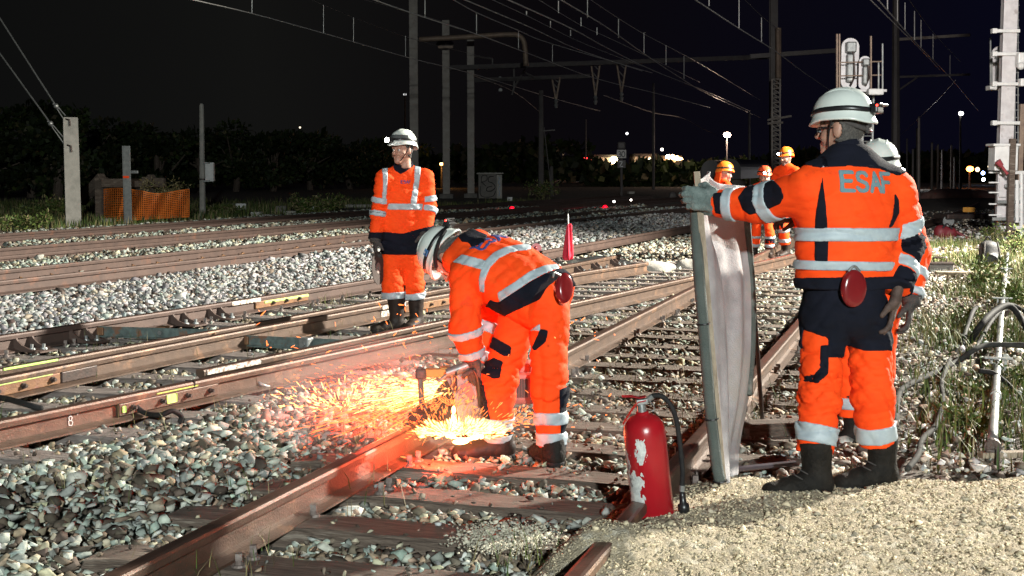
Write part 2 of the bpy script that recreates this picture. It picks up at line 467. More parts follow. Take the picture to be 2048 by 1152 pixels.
def screw_geo(x, y):
    return join(cyl((x, y, 0.0), (x, y, 0.012), 0.03, 0.026, 10), cyl((x, y, 0.012), (x, y, 0.03), 0.016, 0.015, 10), box((x, y, 0.042), (0.026, 0.026, 0.026), 0.4))
M_SCREW = mat('greyed_screw_steel', (0.22, 0.19, 0.17), (0.12, 0.09, 0.08), 0.6, 0.4, 30, 0.1)
def make_sleeper(name, L, m, screws, seed, label, group):
    t = thing(name, label, 'sleeper', (0, 0, 0), group, rz=1e-9)
    obj('timber_body', sleeper_geo(L, 0.25, 0.13, seed), m, t)
    for x in screws:
        for y in (-0.055, 0.055):
            if rnd.random() < 0.85: obj('screw_spike', screw_geo(x, y + rnd.uniform(-.02, .02)), M_SCREW, t)
    return t
SLEEP = []           # (p0, p1, s) of every sleeper, for the stones
TIMB = [make_sleeper('timber_sleeper', 2.55, M_WOOD, (-0.83, -0.62, 0.62, 0.83), 20 + k, None, 'timber sleepers under the cut rail track') for k in range(3)]
names = ['split grey sleeper nearest the bottom edge, under the cut rail', 'brown sleeper dusted with pale sand, second under the cut rail',
         'reddish sleeper just before the kneeling sparks, third under the cut rail', 'dark sleeper beneath the boots of the bent-over sawing worker']
s = 4.50; k = 0
while s < 24:
    o = TIMB[k] if k < 3 else copy_thing(TIMB[rnd.randrange(3)], (0, 0, 0))
    off = 0.06 * math.sin(k * 2.3)
    o.location = [float(v) for v in PS(1.845 + off, s, -0.004 + 0.006 * math.sin(k * 1.7))]
    o.rotation_euler = (0, 0, ROTZ + R(rnd.uniform(-1.2, 1.2)))
    o['label'] = names[k] if k < 4 else 'worn timber sleeper between stones under the cut rail track, behind the workers'
    SLEEP.append((1.845 + off - 1.29, 1.845 + off + 1.29, s)); s += 0.6; k += 1
s = 5.9; k = 0; first = []
while s < 21:
    pc = line_p('C', s) - 0.55; pd = line_p('D', s) + 0.5
    L = pd - pc
    if k < 3:
        o = make_sleeper('switch_timber', 4.0, M_WOODG, (-1.55, -1.38, -0.55, -0.38, 1.3), 40 + k, None, 'long timbers under the turnout')
        first.append(o)
    else: o = copy_thing(first[k % 3], (0, 0, 0))
    o.location = [float(v) for v in PS((pc + pd) / 2, s, -0.006 + 0.004 * math.sin(k * 2.1))]
    o.rotation_euler = (0, 0, ROTZ + R(rnd.uniform(-1, 1)))
    o.scale = (L / 4.0, 1, 1)
    o['label'] = 'long grey timber under the turnout rails left of the sparks' if k < 9 else 'long timber under the turnout rails behind the workers'
    SLEEP.append((pc, pd, s)); s += 0.62; k += 1

# ------------------------------------------------------------------ rails
RAILPROF = [(-.07,0),(-.07,.011),(-.03,.02),(-.0095,.03),(-.0085,.095),(-.034,.108),(-.036,.135),(-.032,.147),(-.02,.1505),(.02,.1505),(.032,.147),(.036,.135),(.034,.108),(.0085,.095),(.0095,.03),(.03,.02),(.07,.011),(.07,0)]
HBOOST = [(a, b * 1.12) for a, b in RAILPROF]
def rail(key, label, m, z=0.0, sub=None, group=None, head=True, prof=RAILPROF):
    pts = LINES[key].copy(); pts[:, 2] += z
    if sub: 
        ss = pts @ TV; pts = pts[(ss >= sub[0]) & (ss <= sub[1])]
    n = len(prof); mid = []
    V, Fc = sweep(prof, pts)
    for i in range(len(pts) - 1):
        for j in range(n): mid.append(1 if head and j in (7, 8, 9) else 0)
    mid += [0, 0]
    base = pts[0]
    t = thing('rail', label, 'rail', base, group)
    obj('rail_body', (V, Fc), [m, M_HEAD], t, midx=mid)
    return t
def at_line(key, s, off=0.0, z=0.0):
    return PS(line_p(key, s) + off, s, z)
def dir_line(key, s):
    return unit(at_line(key, s + 0.2) - at_line(key, s - 0.2))
rA = rail('A', 'brown rail being cut by the sparking saw', M_RAIL)
rB = rail('B', 'half buried rail running behind the fire extinguisher and welding screen', M_RAIL, -0.012)
rC = rail('C', 'rusty rail with white chalk figure 8 and bolted joint', M_RAIL)
rC2 = rail('C2', 'short inner rail with flaking painted end beside the chalk marked rail', M_RAIL, -0.004)
rF = rail('F', 'middle rail with lime painted fishplate at the left edge', M_RAIL, sub=(0, 30))
rF2 = rail('F2', 'lime topped rail tight behind the middle rail', M_RAIL, -0.006)
rD = rail('D', 'far turnout rail held by curved steel braces', M_RAILD)
rHa = rail('Ha', 'near rail of the first clean track left of the stones', M_RAILD, 0.01, head=False, prof=HBOOST)
rHb = rail('Hb', 'rail with spring clips, farther rail of the first left track', M_RAILD, 0.0, head=False, prof=HBOOST)
rH2 = rail('H2a', 'near rail of the second left track', M_RAILD, 0.0, head=False, prof=HBOOST)
rH3 = rail('H2b', 'farther rail of the second left track', M_RAILD, 0.0, head=False, prof=HBOOST)
rH4 = rail('H3a', 'near rail of the third track before the orange mesh', M_RAILD, 0.0, head=False, prof=HBOOST)
rH5 = rail('H3b', 'farthest left rail just below the orange mesh', M_RAILD, 0.0, head=False, prof=HBOOST)
def side_plate(key, s0, s1, side, m, name, parent, z0=0.03, z1=0.105, off=0.02, th=0.022):
    g = []
    a = at_line(key, s0, side * off, (z0 + z1) / 2); b = at_line(key, s1, side * off, (z0 + z1) / 2)
    d = unit(b - a); x = np.cross(d, [0, 0, 1]); Mx = np.stack([x, d, [0, 0, 1]], 1)
    return obj(name, bbox((a + b) / 2, (th, np.linalg.norm(b - a), z1 - z0), 0.006, M=Mx), m, parent)
def bolt(key, s, side, parent, off=0.033, z=0.07, r=0.018, m=None):
    a = at_line(key, s, side * off, z); nn = NV * side
    obj('bolt', join(cyl(a, a + nn * 0.012, r, n=6), cyl(a + nn * 0.012, a + nn * 0.03, r * 0.6, n=8)), m or M_DARKST, parent)
# joint of rail C: fishplate with bolts, lime touches
S0, S1 = [float(P(*q, z=.08) @ TV) for q in ((290, 820), (455, 775))]
fp = side_plate('C', S0, S1, -1, M_RAIL, 'fishplate', rC)
for f in (0.12, 0.4, 0.66, 0.9): bolt('C', S0 + (S1 - S0) * f, -1, fp)
q = S0 + (S1 - S0) * 0.45
side_plate('C', q, q + 0.09, -1, M_LIME, 'paint_mark', fp, 0.045, 0.1, 0.032, 0.002)
side_plate('C', S0 + 0.02, S0 + 0.05, -1, M_LIME, 'paint_mark', fp, 0.05, 0.09, 0.032, 0.002)
side_plate('C', S0 + .3, S1 - .2, -1, M_LIME, 'paint_mark', rC, 0.118, 0.122, 0.035, 0.003)
# joint gap of rail C
a = at_line('C', S0 + (S1 - S0) * 0.74, 0, 0.13); d = dir_line('C', S0 + .5)
obj('joint_gap', box(a, (0.0745, 0.012, 0.048), 0, M=np.stack([np.cross(d, [0, 0, 1]), d, [0, 0, 1]], 1)), M_BLACK, rC)
# chalk 8 on the web
O8 = P(123, 843, .06); s8 = float(O8 @ TV); O8 = at_line('C', s8, -0.0125, 0.067); u8 = dir_line('C', s8)
obj('chalk_figure', strokes([[(.0,.0),(.02,-.004),(.028,.012),(.02,.024),(0.004,.026),(.0,.045),(.014,.052),(.024,.042),(.02,.026)],[(.0,.0),(-.002,.024)],[(.065,.05),(.068,.053)]], 0.0055, 0.001, O8 - np.array([0,0,.026]), u8, np.array([0,0,1.0]), -NV), M_WHITE, rC)
# painted end of C2 and white paint on F
side_plate('C2', 7.92, 8.5, -1, M_PAINTW, 'painted_head', rC2, 0.108, 0.143, 0.0365, 0.003)
sF = float(P(745, 620, .1) @ TV)
side_plate('F', sF, sF + 0.45, -1, M_PAINTW, 'painted_head', rF, 0.105, 0.146, 0.0375, 0.003)
side_plate('F', sF + .02, sF + 0.42, -1, M_PAINTW, 'painted_web', rF, 0.03, 0.09, 0.012, 0.003)
# fishplate of F at the left with holes and lime paint
S0 = float(P(0, 790, .08) @ TV) - .1; S1 = float(P(112, 752, .08) @ TV)
fp = side_plate('F', S0, S1, -1, M_RAIL2, 'fishplate', rF)
for f in (0.3, 0.58, 0.9): bolt('F', S0 + (S1 - S0) * f, -1, fp, r=0.022)
side_plate('F', S0, S1 - 0.08, -1, M_LIME, 'paint_mark', fp, 0.103, 0.109, 0.033, 0.01)
side_plate('F', S1 + 0.02, S1 + 0.38, -1, M_DARKST, 'blank_plate', rF, 0.03, 0.104, 0.018, 0.02)
side_plate('F2', float(P(0, 735, .15) @ TV), float(P(100, 715, .15) @ TV), -1, M_LIME, 'paint_mark', rF2, 0.13, 0.146, 0.036, 0.003)
# right joint of F near the middle
S0 = 12.0; S1 = 13.0
fp = side_plate('F', 12.55, 13.5, -1, M_RAIL2, 'fishplate', rF)
for f in (12.65, 12.85, 13.05, 13.3): bolt('F', f, -1, fp, r=0.018)
# rail D: braces, lime plate, white stain
def brace(key, s, parent, side=-1):
    d = dir_line(key, s)
    for ds in (-0.085, 0.085):
        a = at_line(key, s + ds, 0, 0); nn = NV * side
        prof = [(0.012, 0.03), (0.012, 0.105), (0.036, 0.108), (0.05, 0.085), (0.09, 0.05), (0.16, 0.022), (0.24, 0.012), (0.24, 0.0), (0.07, 0.0)]
        V = np.array([a + nn * q[0] + np.array([0, 0, q[1] + 0.004]) + d * w for w in (-0.008, 0.008) for q in prof]); n = len(prof)
        Fc = [tuple(range(n)), tuple(range(2 * n - 1, n - 1, -1))] + [(i, n + i, n + (i + 1) % n, (i + 1) % n) for i in range(n)]
        obj('rail_brace', (V, Fc), M_RAILD, parent)
    a = at_line(key, s, side * 0.15, 0.008)
    Mx = np.stack([np.cross(d, [0, 0, 1]), d, [0, 0, 1]], 1)
    ch = obj('brace_plate', box(a, (0.26, 0.19, 0.014), M=Mx), M_RAILD, parent)
    for e in (0.13, 0.19):
        q = at_line(key, s + (e - .16), side * e, 0.015)
        obj('screw_spike', join(cyl(q, q + [0, 0, .014], 0.03, 0.026), cyl(q + [0, 0, .014], q + [0, 0, .045], 0.015, n=6)), M_GALV, ch)
for q in ((20, 690), (112, 672), (312, 640), (385, 628)):
    brace('D', float(P(*q, z=.04) @ TV), rD)
S0 = float(P(498, 608, .08) @ TV); S1 = S0 + 1.0
fp = side_plate('D', S0, S1, -1, M_RAIL2, 'fishplate', rD)
side_plate('D', S0 + 0.15, S1, -1, M_LIME, 'paint_mark', fp, 0.075, 0.1, 0.032, 0.003)
for f in (0.3, 0.55, 0.8): bolt('D', S0 + f, -1, fp, r=0.022)
sq = float(P(450, 612, .1) @ TV)
side_plate('D', sq, sq + 0.5, -1, M_PAINTW, 'painted_head', rD, 0.105, 0.146, 0.037, 0.003)
# frog block with cast braces near the screen
for q in ((1330, 545), (1372, 538), (1415, 530)):
    brace('F2', float(P(*q, z=.04) @ TV), rF2)
# spring clips along Hb
for s in np.arange(13.6, 46, 0.6):
    a = at_line('Hb', s, -0.075, 0.02); d = dir_line('Hb', s)
    obj('rail_clip', tube(smooth_path([a - d * .06, a - NV * .05 - d * .02 + [0, 0, .02], a + d * .03 + [0, 0, .035], a - NV * .04 + d * .06 + [0, 0, .012]], 3), 0.011, 5), M_GALV if s > 24 else M_RAIL2, rHb)

# stretcher bars with insulated joints between the switch rails
def stretcher(pxa, pxb, pj, label):
    a = P(*pxa, z=0.06); b = P(*pxb, z=0.06); j = P(*pj, z=0.06)
    d = unit(b - a); Mx = np.stack([d, np.cross([0, 0, 1], d), [0, 0, 1]], 1)
    t = thing('stretcher_bar', label, 'stretcher bar', a)
    L = np.linalg.norm(b - a)
    obj('flat_bar', join(bbox((a + b) / 2, (L, 0.016, 0.085), 0.004, M=Mx), bbox((a + b) / 2 + [0, 0, -.045], (L, 0.07, 0.012), 0.003, M=Mx)), M_GREENST, t)
    obj('insulated_joint', bbox(j, (0.09, 0.10, 0.105), 0.01, M=Mx), M_RAIL2 if pj[0] < 400 else M_GALV, t)
    obj('bolt', cyl(j - Mx[:, 1] * 0.05, j - Mx[:, 1] * 0.07, 0.02, n=6), M_GALV, t)
    obj('end_lug', bbox(a + d * .03, (0.12, 0.05, 0.07), 0.008, M=Mx), M_RAIL2, t)
stretcher((190, 662), (415, 668), (326, 664), 'verdigris stretcher bar between the far rails at left')
stretcher((480, 680), (690, 690), (612, 688), 'grey stretcher bar with bolted joint just left of the sparks')

# bonding cables
def cable(name, pts, r, m, label, cat, k=8):
    o = obj(name, tube(smooth_path(pts, k), r, 8), m, smooth=True); return tag(o, label, cat)
cable('bond_cable', [P(262, 800, .11), P(272, 812, .07), P(290, 826, .03), P(320, 830, .04), P(345, 822, .06), P(362, 832, .02), P(360, 845, -.02)], 0.016, M_BLACK, 'black bond cable curling from the bolted joint of the chalked rail', 'cable')
cable('bond_cable', [P(499, 745, .11), P(508, 757, .07), P(525, 770, .03), P(545, 775, .0)], 0.012, M_GALV, 'grey bond cable clamped to the rail above the sparks', 'cable')
cable('bond_cable', [P(428, 668, .12), P(438, 680, .06), P(455, 687, .03), P(470, 692, .0)], 0.012, M_RAIL2, 'rusty bond cable on the rail before the stretcher bar', 'cable')
cable('track_cable', [P(-40, 790, .03), P(10, 797, .03), P(50, 808, .03), P(85, 818, .0)], 0.02, M_BLACK, 'black cable between the timbers at the far left edge', 'cable')
o = obj('ground_pipe', cyl(P(1475, 938, .05), P(1590, 926, .05), 0.014), mat('purple_steel', (0.10, 0.085, 0.10), rough=0.4, metal=0.5)); tag(o, 'thin dark pipe on the ground between screen and boot', 'pipe')

# ------------------------------------------------------------------ ballast stones
def rock(seed, n):
    r = np.random.default_rng(seed); bm = bmesh.new()
    for _ in range(n):
        v = r.uniform(-1, 1, 3); v[np.argmax(np.abs(v))] *= 1.4
        v = v / np.abs(v).max() * r.uniform(.72, .95)
        bm.verts.new(v)
    bmesh.ops.convex_hull(bm, input=bm.verts[:])
    for v in [v for v in bm.verts if not v.link_faces]: bm.verts.remove(v)
    bmesh.ops.triangulate(bm, faces=bm.faces[:])
    bm.verts.index_update()
    V = np.array([v.co[:] for v in bm.verts]); Fc = np.array([[v.index for v in f.verts] for f in bm.faces]); bm.free()
    return V, Fc
def rot_rand(N):
    q = rng.normal(size=(N, 4)); q /= np.linalg.norm(q, axis=1)[:, None]
    w, x, y, z = q.T
    return np.stack([np.stack([1 - 2 * (y * y + z * z), 2 * (x * y - z * w), 2 * (x * z + y * w)], -1),
                     np.stack([2 * (x * y + z * w), 1 - 2 * (x * x + z * z), 2 * (y * z - x * w)], -1),
                     np.stack([2 * (x * z - y * w), 2 * (y * z + x * w), 1 - 2 * (x * x + y * y)], -1)], 1)
def scatter(pos, size, col, tmpl, flat=0.72):
    Vs = []; Fs = []; Cs = []; n0 = 0
    which = rng.integers(0, len(tmpl), len(pos))
    for k, (V, Fc) in enumerate(tmpl):
        I = np.where(which == k)[0]
        if not len(I): continue
        sc = size[I, None] * np.stack([rng.uniform(0.85, 1.45, len(I)), rng.uniform(0.75, 1.15, len(I)), rng.uniform(0.55, 0.95, len(I))], -1)
        Rm = rot_rand(len(I)); Rm[:, 2, :] *= 1.0
        W = np.einsum('nij,nmj->nmi', Rm, V[None] * sc[:, None, :])
        W[:, :, 2] *= flat
        W += pos[I, None, :]
        Vs.append(W.reshape(-1, 3)); Cs.append(np.repeat(col[I], len(V), 0))
        Fs.append((Fc[None] + (np.arange(len(I)) * len(V))[:, None, None]).reshape(-1, 3) + n0); n0 += len(I) * len(V)
    return np.vstack(Vs), np.vstack(Fs), np.vstack(Cs)
PAL = np.array([(.50,.49,.45),(.36,.40,.37),(.55,.48,.36),(.085,.062,.05),(.19,.145,.115),(.62,.61,.57),(.27,.27,.26),(.42,.30,.22)])
def pick(N, w):
    w = np.asarray(w, float); c = PAL[rng.choice(len(PAL), N, p=w / w.sum())]
    return np.clip(c * rng.uniform(0.75, 1.2, (N, 1)) * (1 + rng.normal(0, 0.03, (N, 3))), 0.01, 0.8)
LN = {k: (v @ TV, v @ NV) for k, v in LINES.items()}
def rail_clear(p, s, m=0.085):
    ok = np.ones(len(p), bool)
    for k, (ls, lp) in LN.items():
        q = np.interp(s, ls, lp)
        ok &= ~((np.abs(p - q) < m) & (s > ls.min() - .05) & (s < ls.max() + .05))
    return ok
def on_sleeper(p, s):
    r = np.zeros(len(p), bool)
    for a, b, c in SLEEP: r |= (p > a) & (p < b) & (np.abs(s - c) < 0.135)
    return r
def sample(d0, d1, dens, margin=0.06):
    hw = 1024 / 2700 + margin
    N = int(dens * hw * (d1 ** 2 - d0 ** 2))
    d = np.sqrt(rng.uniform(d0 ** 2, d1 ** 2, N)); x = rng.uniform(-hw, hw, N) * d
    return x, d
HP = line_p
def ballast(name, d0, d1, dens, size, tmpl, label):
    x, y = sample(d0, d1, dens)
    p = x * NV[0] + y * NV[1]; s = x * TV[0] + y * TV[1]
    u = rng.uniform(0, 1, len(p))
    ok = rail_clear(p, s)
    sl = on_sleeper(p, s); ok &= ~sl | (u < np.where((s > 6.5) & (p < 3.2), 0.11, 0.06))
    ok &= sd_poly(x, y, SAND) > 0.04
    pd = np.interp(s, *LN['D']); pb = np.interp(s, *LN['Hb'])
    ok &= (p < pb + 7.6)                         # nothing past the last left track
    right = p < 0.3
    ok &= ~right | (u < np.where(p < -.1, 0.30, 0.62))
    far_r = (p < 1.5) & (s > 30); ok &= ~far_r | (u < 0.12)
    grassy = (p < 0.2) & (vnoise(x, y, 21, 1.6) > 0.0); ok &= ~grassy | (u < 0.16)
    x, y, p, s, u, pd, pb, sl = [a[ok] for a in (x, y, p, s, u, pd, pb, sl)]
    N = len(x)
    sz = size * np.exp(rng.normal(0, 0.28, N)); 
    crib = ((p > 0.6) & (p < 3.1)) | ((p > np.interp(s, *LN['C']) - .5) & (p < pd + .1))
    heap = (p > pd + 0.1) & (p < pb - 0.9)
    sz = np.where(crib & ~sl, sz * 0.85, sz); sz = np.where(sl, sz * 0.5, sz); sz = np.where(p < .4, sz * rng.uniform(.45, .95, N), sz)
    lay = rng.uniform(0, 1, N)
    gz = ground_z(x, y)
    z = np.where(crib, np.where(sl, 0.0 + sz * 0.3, np.where((s > 6.5) & (p < 3.2), -.072, -.085) + 0.06 * lay), gz + 0.005 + 0.085 * lay)
    col = pick(N, (3, 3.4, 1.8, 4.0, 2.6, 1.2, 2.6, .6))
    c_crib = pick(N, (1.6, 1.2, 1.6, 3.6, 3.2, .8, 2, 1.6)); c_heap = pick(N, (4, 3.6, .8, 1.6, .8, 1.8, 3.6, .3)); c_right = pick(N, (2.6, .8, 3, 3, 3, 1.2, 1.5, 1.0))
    col[crib] = c_crib[crib]; col *= np.array([.77, .82, .77]); c_crib *= .95; col[heap] = c_heap[heap] * np.array([.73, .72, .75]); r_ = p < 0.7; col[r_] = c_right[r_]
    fm = (p > pb - 1.5) & ~heap; col[fm] *= 0.9
    V, Fc, Cc = scatter(np.stack([x, y, z], -1), sz, col, tmpl)
    o = obj(name, (V, Fc), M_STONE, col=Cc)
    tag(o, label, 'ballast', kind='stuff'); print(name, N, len(Fc))
T_HI = [rock(k, 8 + k % 4) for k in range(18)]; T_MD = [rock(50 + k, 9 + k % 3) for k in range(12)]; T_LO = [rock(90 + k, 8) for k in range(8)]
ballast('ballast_stones', 3.7, 9.5, 1350, 0.0305, T_HI, 'grey, cream and brown crushed ballast stones round the near rails')
ballast('ballast_stones', 9.5, 20, 700, 0.035, T_MD, 'pale crushed ballast stones heaped between the middle tracks')
ballast('ballast_stones', 20, 46, 260, 0.052, T_LO, 'distant pale ballast stones between the far tracks')
# grains of the limestone path
N = 70000
x = rng.uniform(-.2, 4.2, N); y = np.sqrt(rng.uniform(4.0 ** 2, 6.9 ** 2, N))
sd = sd_poly(x, y, SAND); ok = (sd < 0.10 * rng.uniform(0, 1, N) ** 2) & (np.abs(x) < 0.42 * y)
x, y = x[ok], y[ok]; N = len(x)
gs = 0.0038 * np.exp(np.abs(rng.normal(0, 0.5, N)))
V, Fc, Cc = scatter(np.stack([x, y, sand_z(x, y) + gs * .3], -1), gs, np.clip(np.array([.56, .48, .33]) * rng.uniform(.6, 1.25, (N, 1)), 0, .8), T_LO)
tag(obj('sand_grains', (V, Fc), M_STONE, col=Cc), 'pale crushed limestone grains of the path', 'gravel', kind='stuff')
N = 420
x = rng.uniform(.1, 4, N); y = np.sqrt(rng.uniform(4.0 ** 2, 6.7 ** 2, N)); ok = (sd_poly(x, y, SAND) < .04) & (np.abs(x) < .42 * y); x, y = x[ok], y[ok]; N = len(x)
gs = rng.uniform(.009, .022, N)
V, Fc, Cc = scatter(np.stack([x, y, sand_z(x, y) + gs * .25], -1), gs, np.clip(np.array([.50, .44, .33]) * rng.uniform(.45, 1.2, (N, 1)), 0, .8), T_MD)
tag(obj('sand_clods', (V, Fc), M_STONE, col=Cc), 'scattered clods and small stones on the pale path', 'gravel', kind='stuff')
# sand spilled over sleeper and rail
N = 2600
q = P(1010, 1075, 0.0); x = q[0] + rng.normal(0, .09, N); y = q[1] + rng.normal(0, .1, N)
gs = 0.0045 * np.exp(np.abs(rng.normal(0, 0.5, N)))
V, Fc, Cc = scatter(np.stack([x, y, 0.003 + gs * .3], -1), gs, np.clip(np.array([.5, .47, .37]) * rng.uniform(.6, 1.2, (N, 1)), 0, .8), T_LO)
tag(obj('spilled_sand', (V, Fc), M_STONE, col=Cc), 'pale sand spilled on the brown sleeper', 'gravel', kind='stuff')

# ------------------------------------------------------------------ people: distance fields turned into one continuous skin per garment
f32 = np.float32
def surface_nets(vals, org, h):
    nx, ny, nz = vals.shape
    neg = vals < 0
    acc = np.zeros((nx - 1, ny - 1, nz - 1, 3), f32); cnt = np.zeros((nx - 1, ny - 1, nz - 1), f32)
    sl = lambda a, k, n: slice(a, n - 1 + a)
    for ax in range(3):
        o1, o2 = [i for i in range(3) if i != ax]
        for a in (0, 1):
            for b in (0, 1):
                s0 = [None] * 3; s1 = [None] * 3
                s0[ax] = slice(0, vals.shape[ax] - 1); s1[ax] = slice(1, vals.shape[ax])
                s0[o1] = s1[o1] = slice(a, vals.shape[o1] - 1 + a); s0[o2] = s1[o2] = slice(b, vals.shape[o2] - 1 + b)
                A = vals[tuple(s0)]; B = vals[tuple(s1)]
                m = (A < 0) != (B < 0)
                t = np.where(m, A / np.where(m, A - B, 1), 0).astype(f32)
                acc[..., ax] += t * m; acc[..., o1] += a * m; acc[..., o2] += b * m; cnt += m
    act = cnt > 0
    ids = np.full(act.shape, -1, np.int64); ids[act] = np.arange(act.sum())
    ijk = np.argwhere(act)
    V = (ijk + acc[act] / cnt[act][:, None]) * h + org
    quads = []
    for ax in range(3):
        o1, o2 = (ax + 1) % 3, (ax + 2) % 3
        s0 = [slice(1, n - 1) for n in vals.shape]; s1 = list(s0)
        s0[ax] = slice(0, vals.shape[ax] - 1); s1[ax] = slice(1, vals.shape[ax])
        A = neg[tuple(s0)]; B = neg[tuple(s1)]
        for flip in (False, True):
            m = (A & ~B) if not flip else (~A & B)
            e = np.argwhere(m)
            if not len(e): continue
            e[:, o1] += 1; e[:, o2] += 1
            def cid(d1, d2):
                c = e.copy(); c[:, o1] += d1; c[:, o2] += d2
                return ids[c[:, 0], c[:, 1], c[:, 2]]
            q = np.stack([cid(-1, -1), cid(0, -1), cid(0, 0), cid(-1, 0)], 1)
            quads.append(q[:, ::-1] if flip else q)
    if not quads: return np.zeros((0, 3)), np.zeros((0, 4), np.int64)
    Q = np.vstack(quads)
    return V, Q[(Q >= 0).all(1)]
def largest(V, Q):
    """the biggest connected piece"""
    if not len(V): return V, Q
    lab = np.arange(len(V))
    while True:
        m = lab[Q].min(1); new = lab.copy()
        np.minimum.at(new, Q.ravel(), np.repeat(m, 4)); new = new[new]
        if (new == lab).all(): break
        lab = new
    ql = lab[Q[:, 0]]; ids, n = np.unique(ql, return_counts=True); Q = Q[ql == ids[n.argmax()]]
    used = np.unique(Q); rem = np.zeros(len(V), np.int64); rem[used] = np.arange(len(used))
    return V[used], rem[Q]
class Grid:
    def __init__(s, lo, hi, h):
        s.lo = np.asarray(lo, f32) - 3 * h; s.h = h
        n = np.ceil((np.asarray(hi) + 3 * h - s.lo) / h).astype(int) + 1
        ax = [s.lo[i] + h * np.arange(n[i], dtype=f32) for i in range(3)]
        s.P = np.stack(np.meshgrid(*ax, indexing='ij'), -1).astype(f32)
    def mesh(s, vals): return surface_nets(vals, s.lo, s.h)
def A3(v): return np.asarray(v, f32)
def cone(P_, a, b, ra, rb):
    a, b = A3(a), A3(b); ab = b - a; L2 = float(ab @ ab) + 1e-9
    t = np.clip((P_ - a) @ ab / L2, 0, 1)
    d = P_ - a - t[..., None] * ab
    return np.sqrt((d * d).sum(-1)) - (ra + (rb - ra) * t)
def econe(P_, a, b, side, ra, rb):
    """cone with an oval section: ra, rb = (half width along side, half depth)"""
    a, b = A3(a), A3(b); ab = b - a; L = np.linalg.norm(ab) + 1e-9; u = ab / L
    s_ = A3(side); s_ = s_ - u * (s_ @ u); s_ = s_ / np.linalg.norm(s_); f = np.cross(u, s_)
    q = P_ - a; w = q @ u; t = np.clip(w / L, 0, 1)
    A = ra[0] + (rb[0] - ra[0]) * t; B = ra[1] + (rb[1] - ra[1]) * t
    x, y = q @ s_, q @ f; z = w - t * L
    m = np.minimum(A, B)
    return (np.sqrt((x / A) ** 2 + (y / B) ** 2 + (z / m) ** 2) - 1) * m
def ell(P_, c, r, M=None):
    q = P_ - A3(c)
    if M is not None: q = q @ A3(M)
    r = A3(r); k = np.sqrt(((q / r) ** 2).sum(-1))
    return (k - 1) * r.min()
def smin(a, b, k):
    h = np.clip(0.5 + 0.5 * (b - a) / k, 0, 1)
    return b + (a - b) * h - k * h * (1 - h)
def smax(a, b, k): return -smin(-a, -b, k)
def folds(P_, seed, sc=1.0):
    r = np.random.default_rng(seed); v = 0
    wx = np.sin(P_ @ A3(r.normal(size=3) * 6 * sc)) * 0.9
    for i in range(4):
        d = r.normal(size=3); d[2] *= 2.3; d = unit(d) * r.uniform(24, 46) * sc
        sn = np.sin(P_ @ A3(d) + wx * r.uniform(1, 2.4) + r.uniform(0, 6))
        am = 0.5 + 0.5 * np.sin(P_ @ A3(r.normal(size=3) * 7) + r.uniform(0, 6))
        v = v + (1 - np.abs(sn)) ** 2 * am
    return v / 1.6 - 0.45
M_ORANGE = mat('hi_vis_orange_fabric', (1.0, 0.085, 0.010), (0.93, 0.066, 0.008), 0.75, 0, 7, 0.25, 320, spec=0.15, c3=(0.66, 0.05, 0.012), thr3=0.63)
M_NAVY = mat('navy_fabric', (0.008, 0.009, 0.017), (0.005, 0.006, 0.011), 0.9, 0, 8, 0.25, 300, spec=0.15)
M_TAPE = mat('reflective_tape', (0.40, 0.47, 0.50), (0.34, 0.40, 0.44), 0.5, 0, 20, 0.1, 200, spec=0.4)
M_SKIN = mat('skin', (0.42, 0.235, 0.165), (0.34, 0.18, 0.13), 0.5, 0, 30, 0.15, 160, c3=(0.25, 0.15, 0.12), thr3=0.66)
M_HAIR = mat('short_grey_hair', (0.11, 0.10, 0.09), (0.035, 0.032, 0.03), 0.8, 0, 120, 0.5, 260)
M_BEARD = mat('dark_stubble', (0.16, 0.10, 0.08), (0.07, 0.05, 0.045), 0.8, 0, 140, 0.3)
M_GLOVE = mat('dark_work_glove', (0.035, 0.033, 0.033), (0.065, 0.055, 0.05), 0.8, 0, 40, 0.4)
M_GLOVEG = mat('grey_green_leather_glove', (0.15, 0.19, 0.18), (0.085, 0.115, 0.11), 0.85, 0, 24, 0.6, 80, c3=(0.22, 0.25, 0.24), thr3=0.6)
M_BROWNH = mat('brown_leather_glove', (0.10, 0.062, 0.05), (0.06, 0.038, 0.03), 0.7, 0, 30, 0.4)
M_BOOT = mat('black_work_boot', (0.010, 0.009, 0.008), (0.022, 0.019, 0.016), 0.65, 0, 14, 0.4, 60, c3=(0.04, 0.036, 0.03), thr3=0.68, spec=.12)
M_BOOTB = mat('brown_rubber_boot', (0.018, 0.012, 0.010), (0.034, 0.023, 0.018), 0.55, 0, 9, 0.2, 40, c3=(0.06, 0.048, 0.04), thr3=0.66, spec=.2)
M_HELM = mat('white_helmet_shell', (0.60, 0.64, 0.60), (0.52, 0.57, 0.54), 0.28, 0, 6, 0, c3=(0.46, 0.48, 0.44), thr3=0.66)
M_HELMO = mat('orange_helmet_shell', (0.95, 0.22, 0.02), (0.85, 0.17, 0.02), 0.3, 0, 6)
M_HELMR = mat('red_helmet_shell', (0.90, 0.13, 0.05), (0.8, 0.1, 0.04), 0.3, 0, 6)
M_STRAP = mat('black_plastic', (0.012, 0.012, 0.013), rough=0.35)
M_EYE = mat('eye_white', (0.6, 0.58, 0.55), rough=0.2)
M_PUPIL = mat('dark_iris', (0.02, 0.013, 0.01), rough=0.15)
M_LAMPW = emit('headlamp_light', (1.0, 0.96, 0.88), 60)
M_LEDR = emit('red_led', (1.0, 0.03, 0.02), 12)
M_REDPL = mat('oxblood_plastic', (0.20, 0.012, 0.014), (0.15, 0.01, 0.012), 0.22, 0, 5)
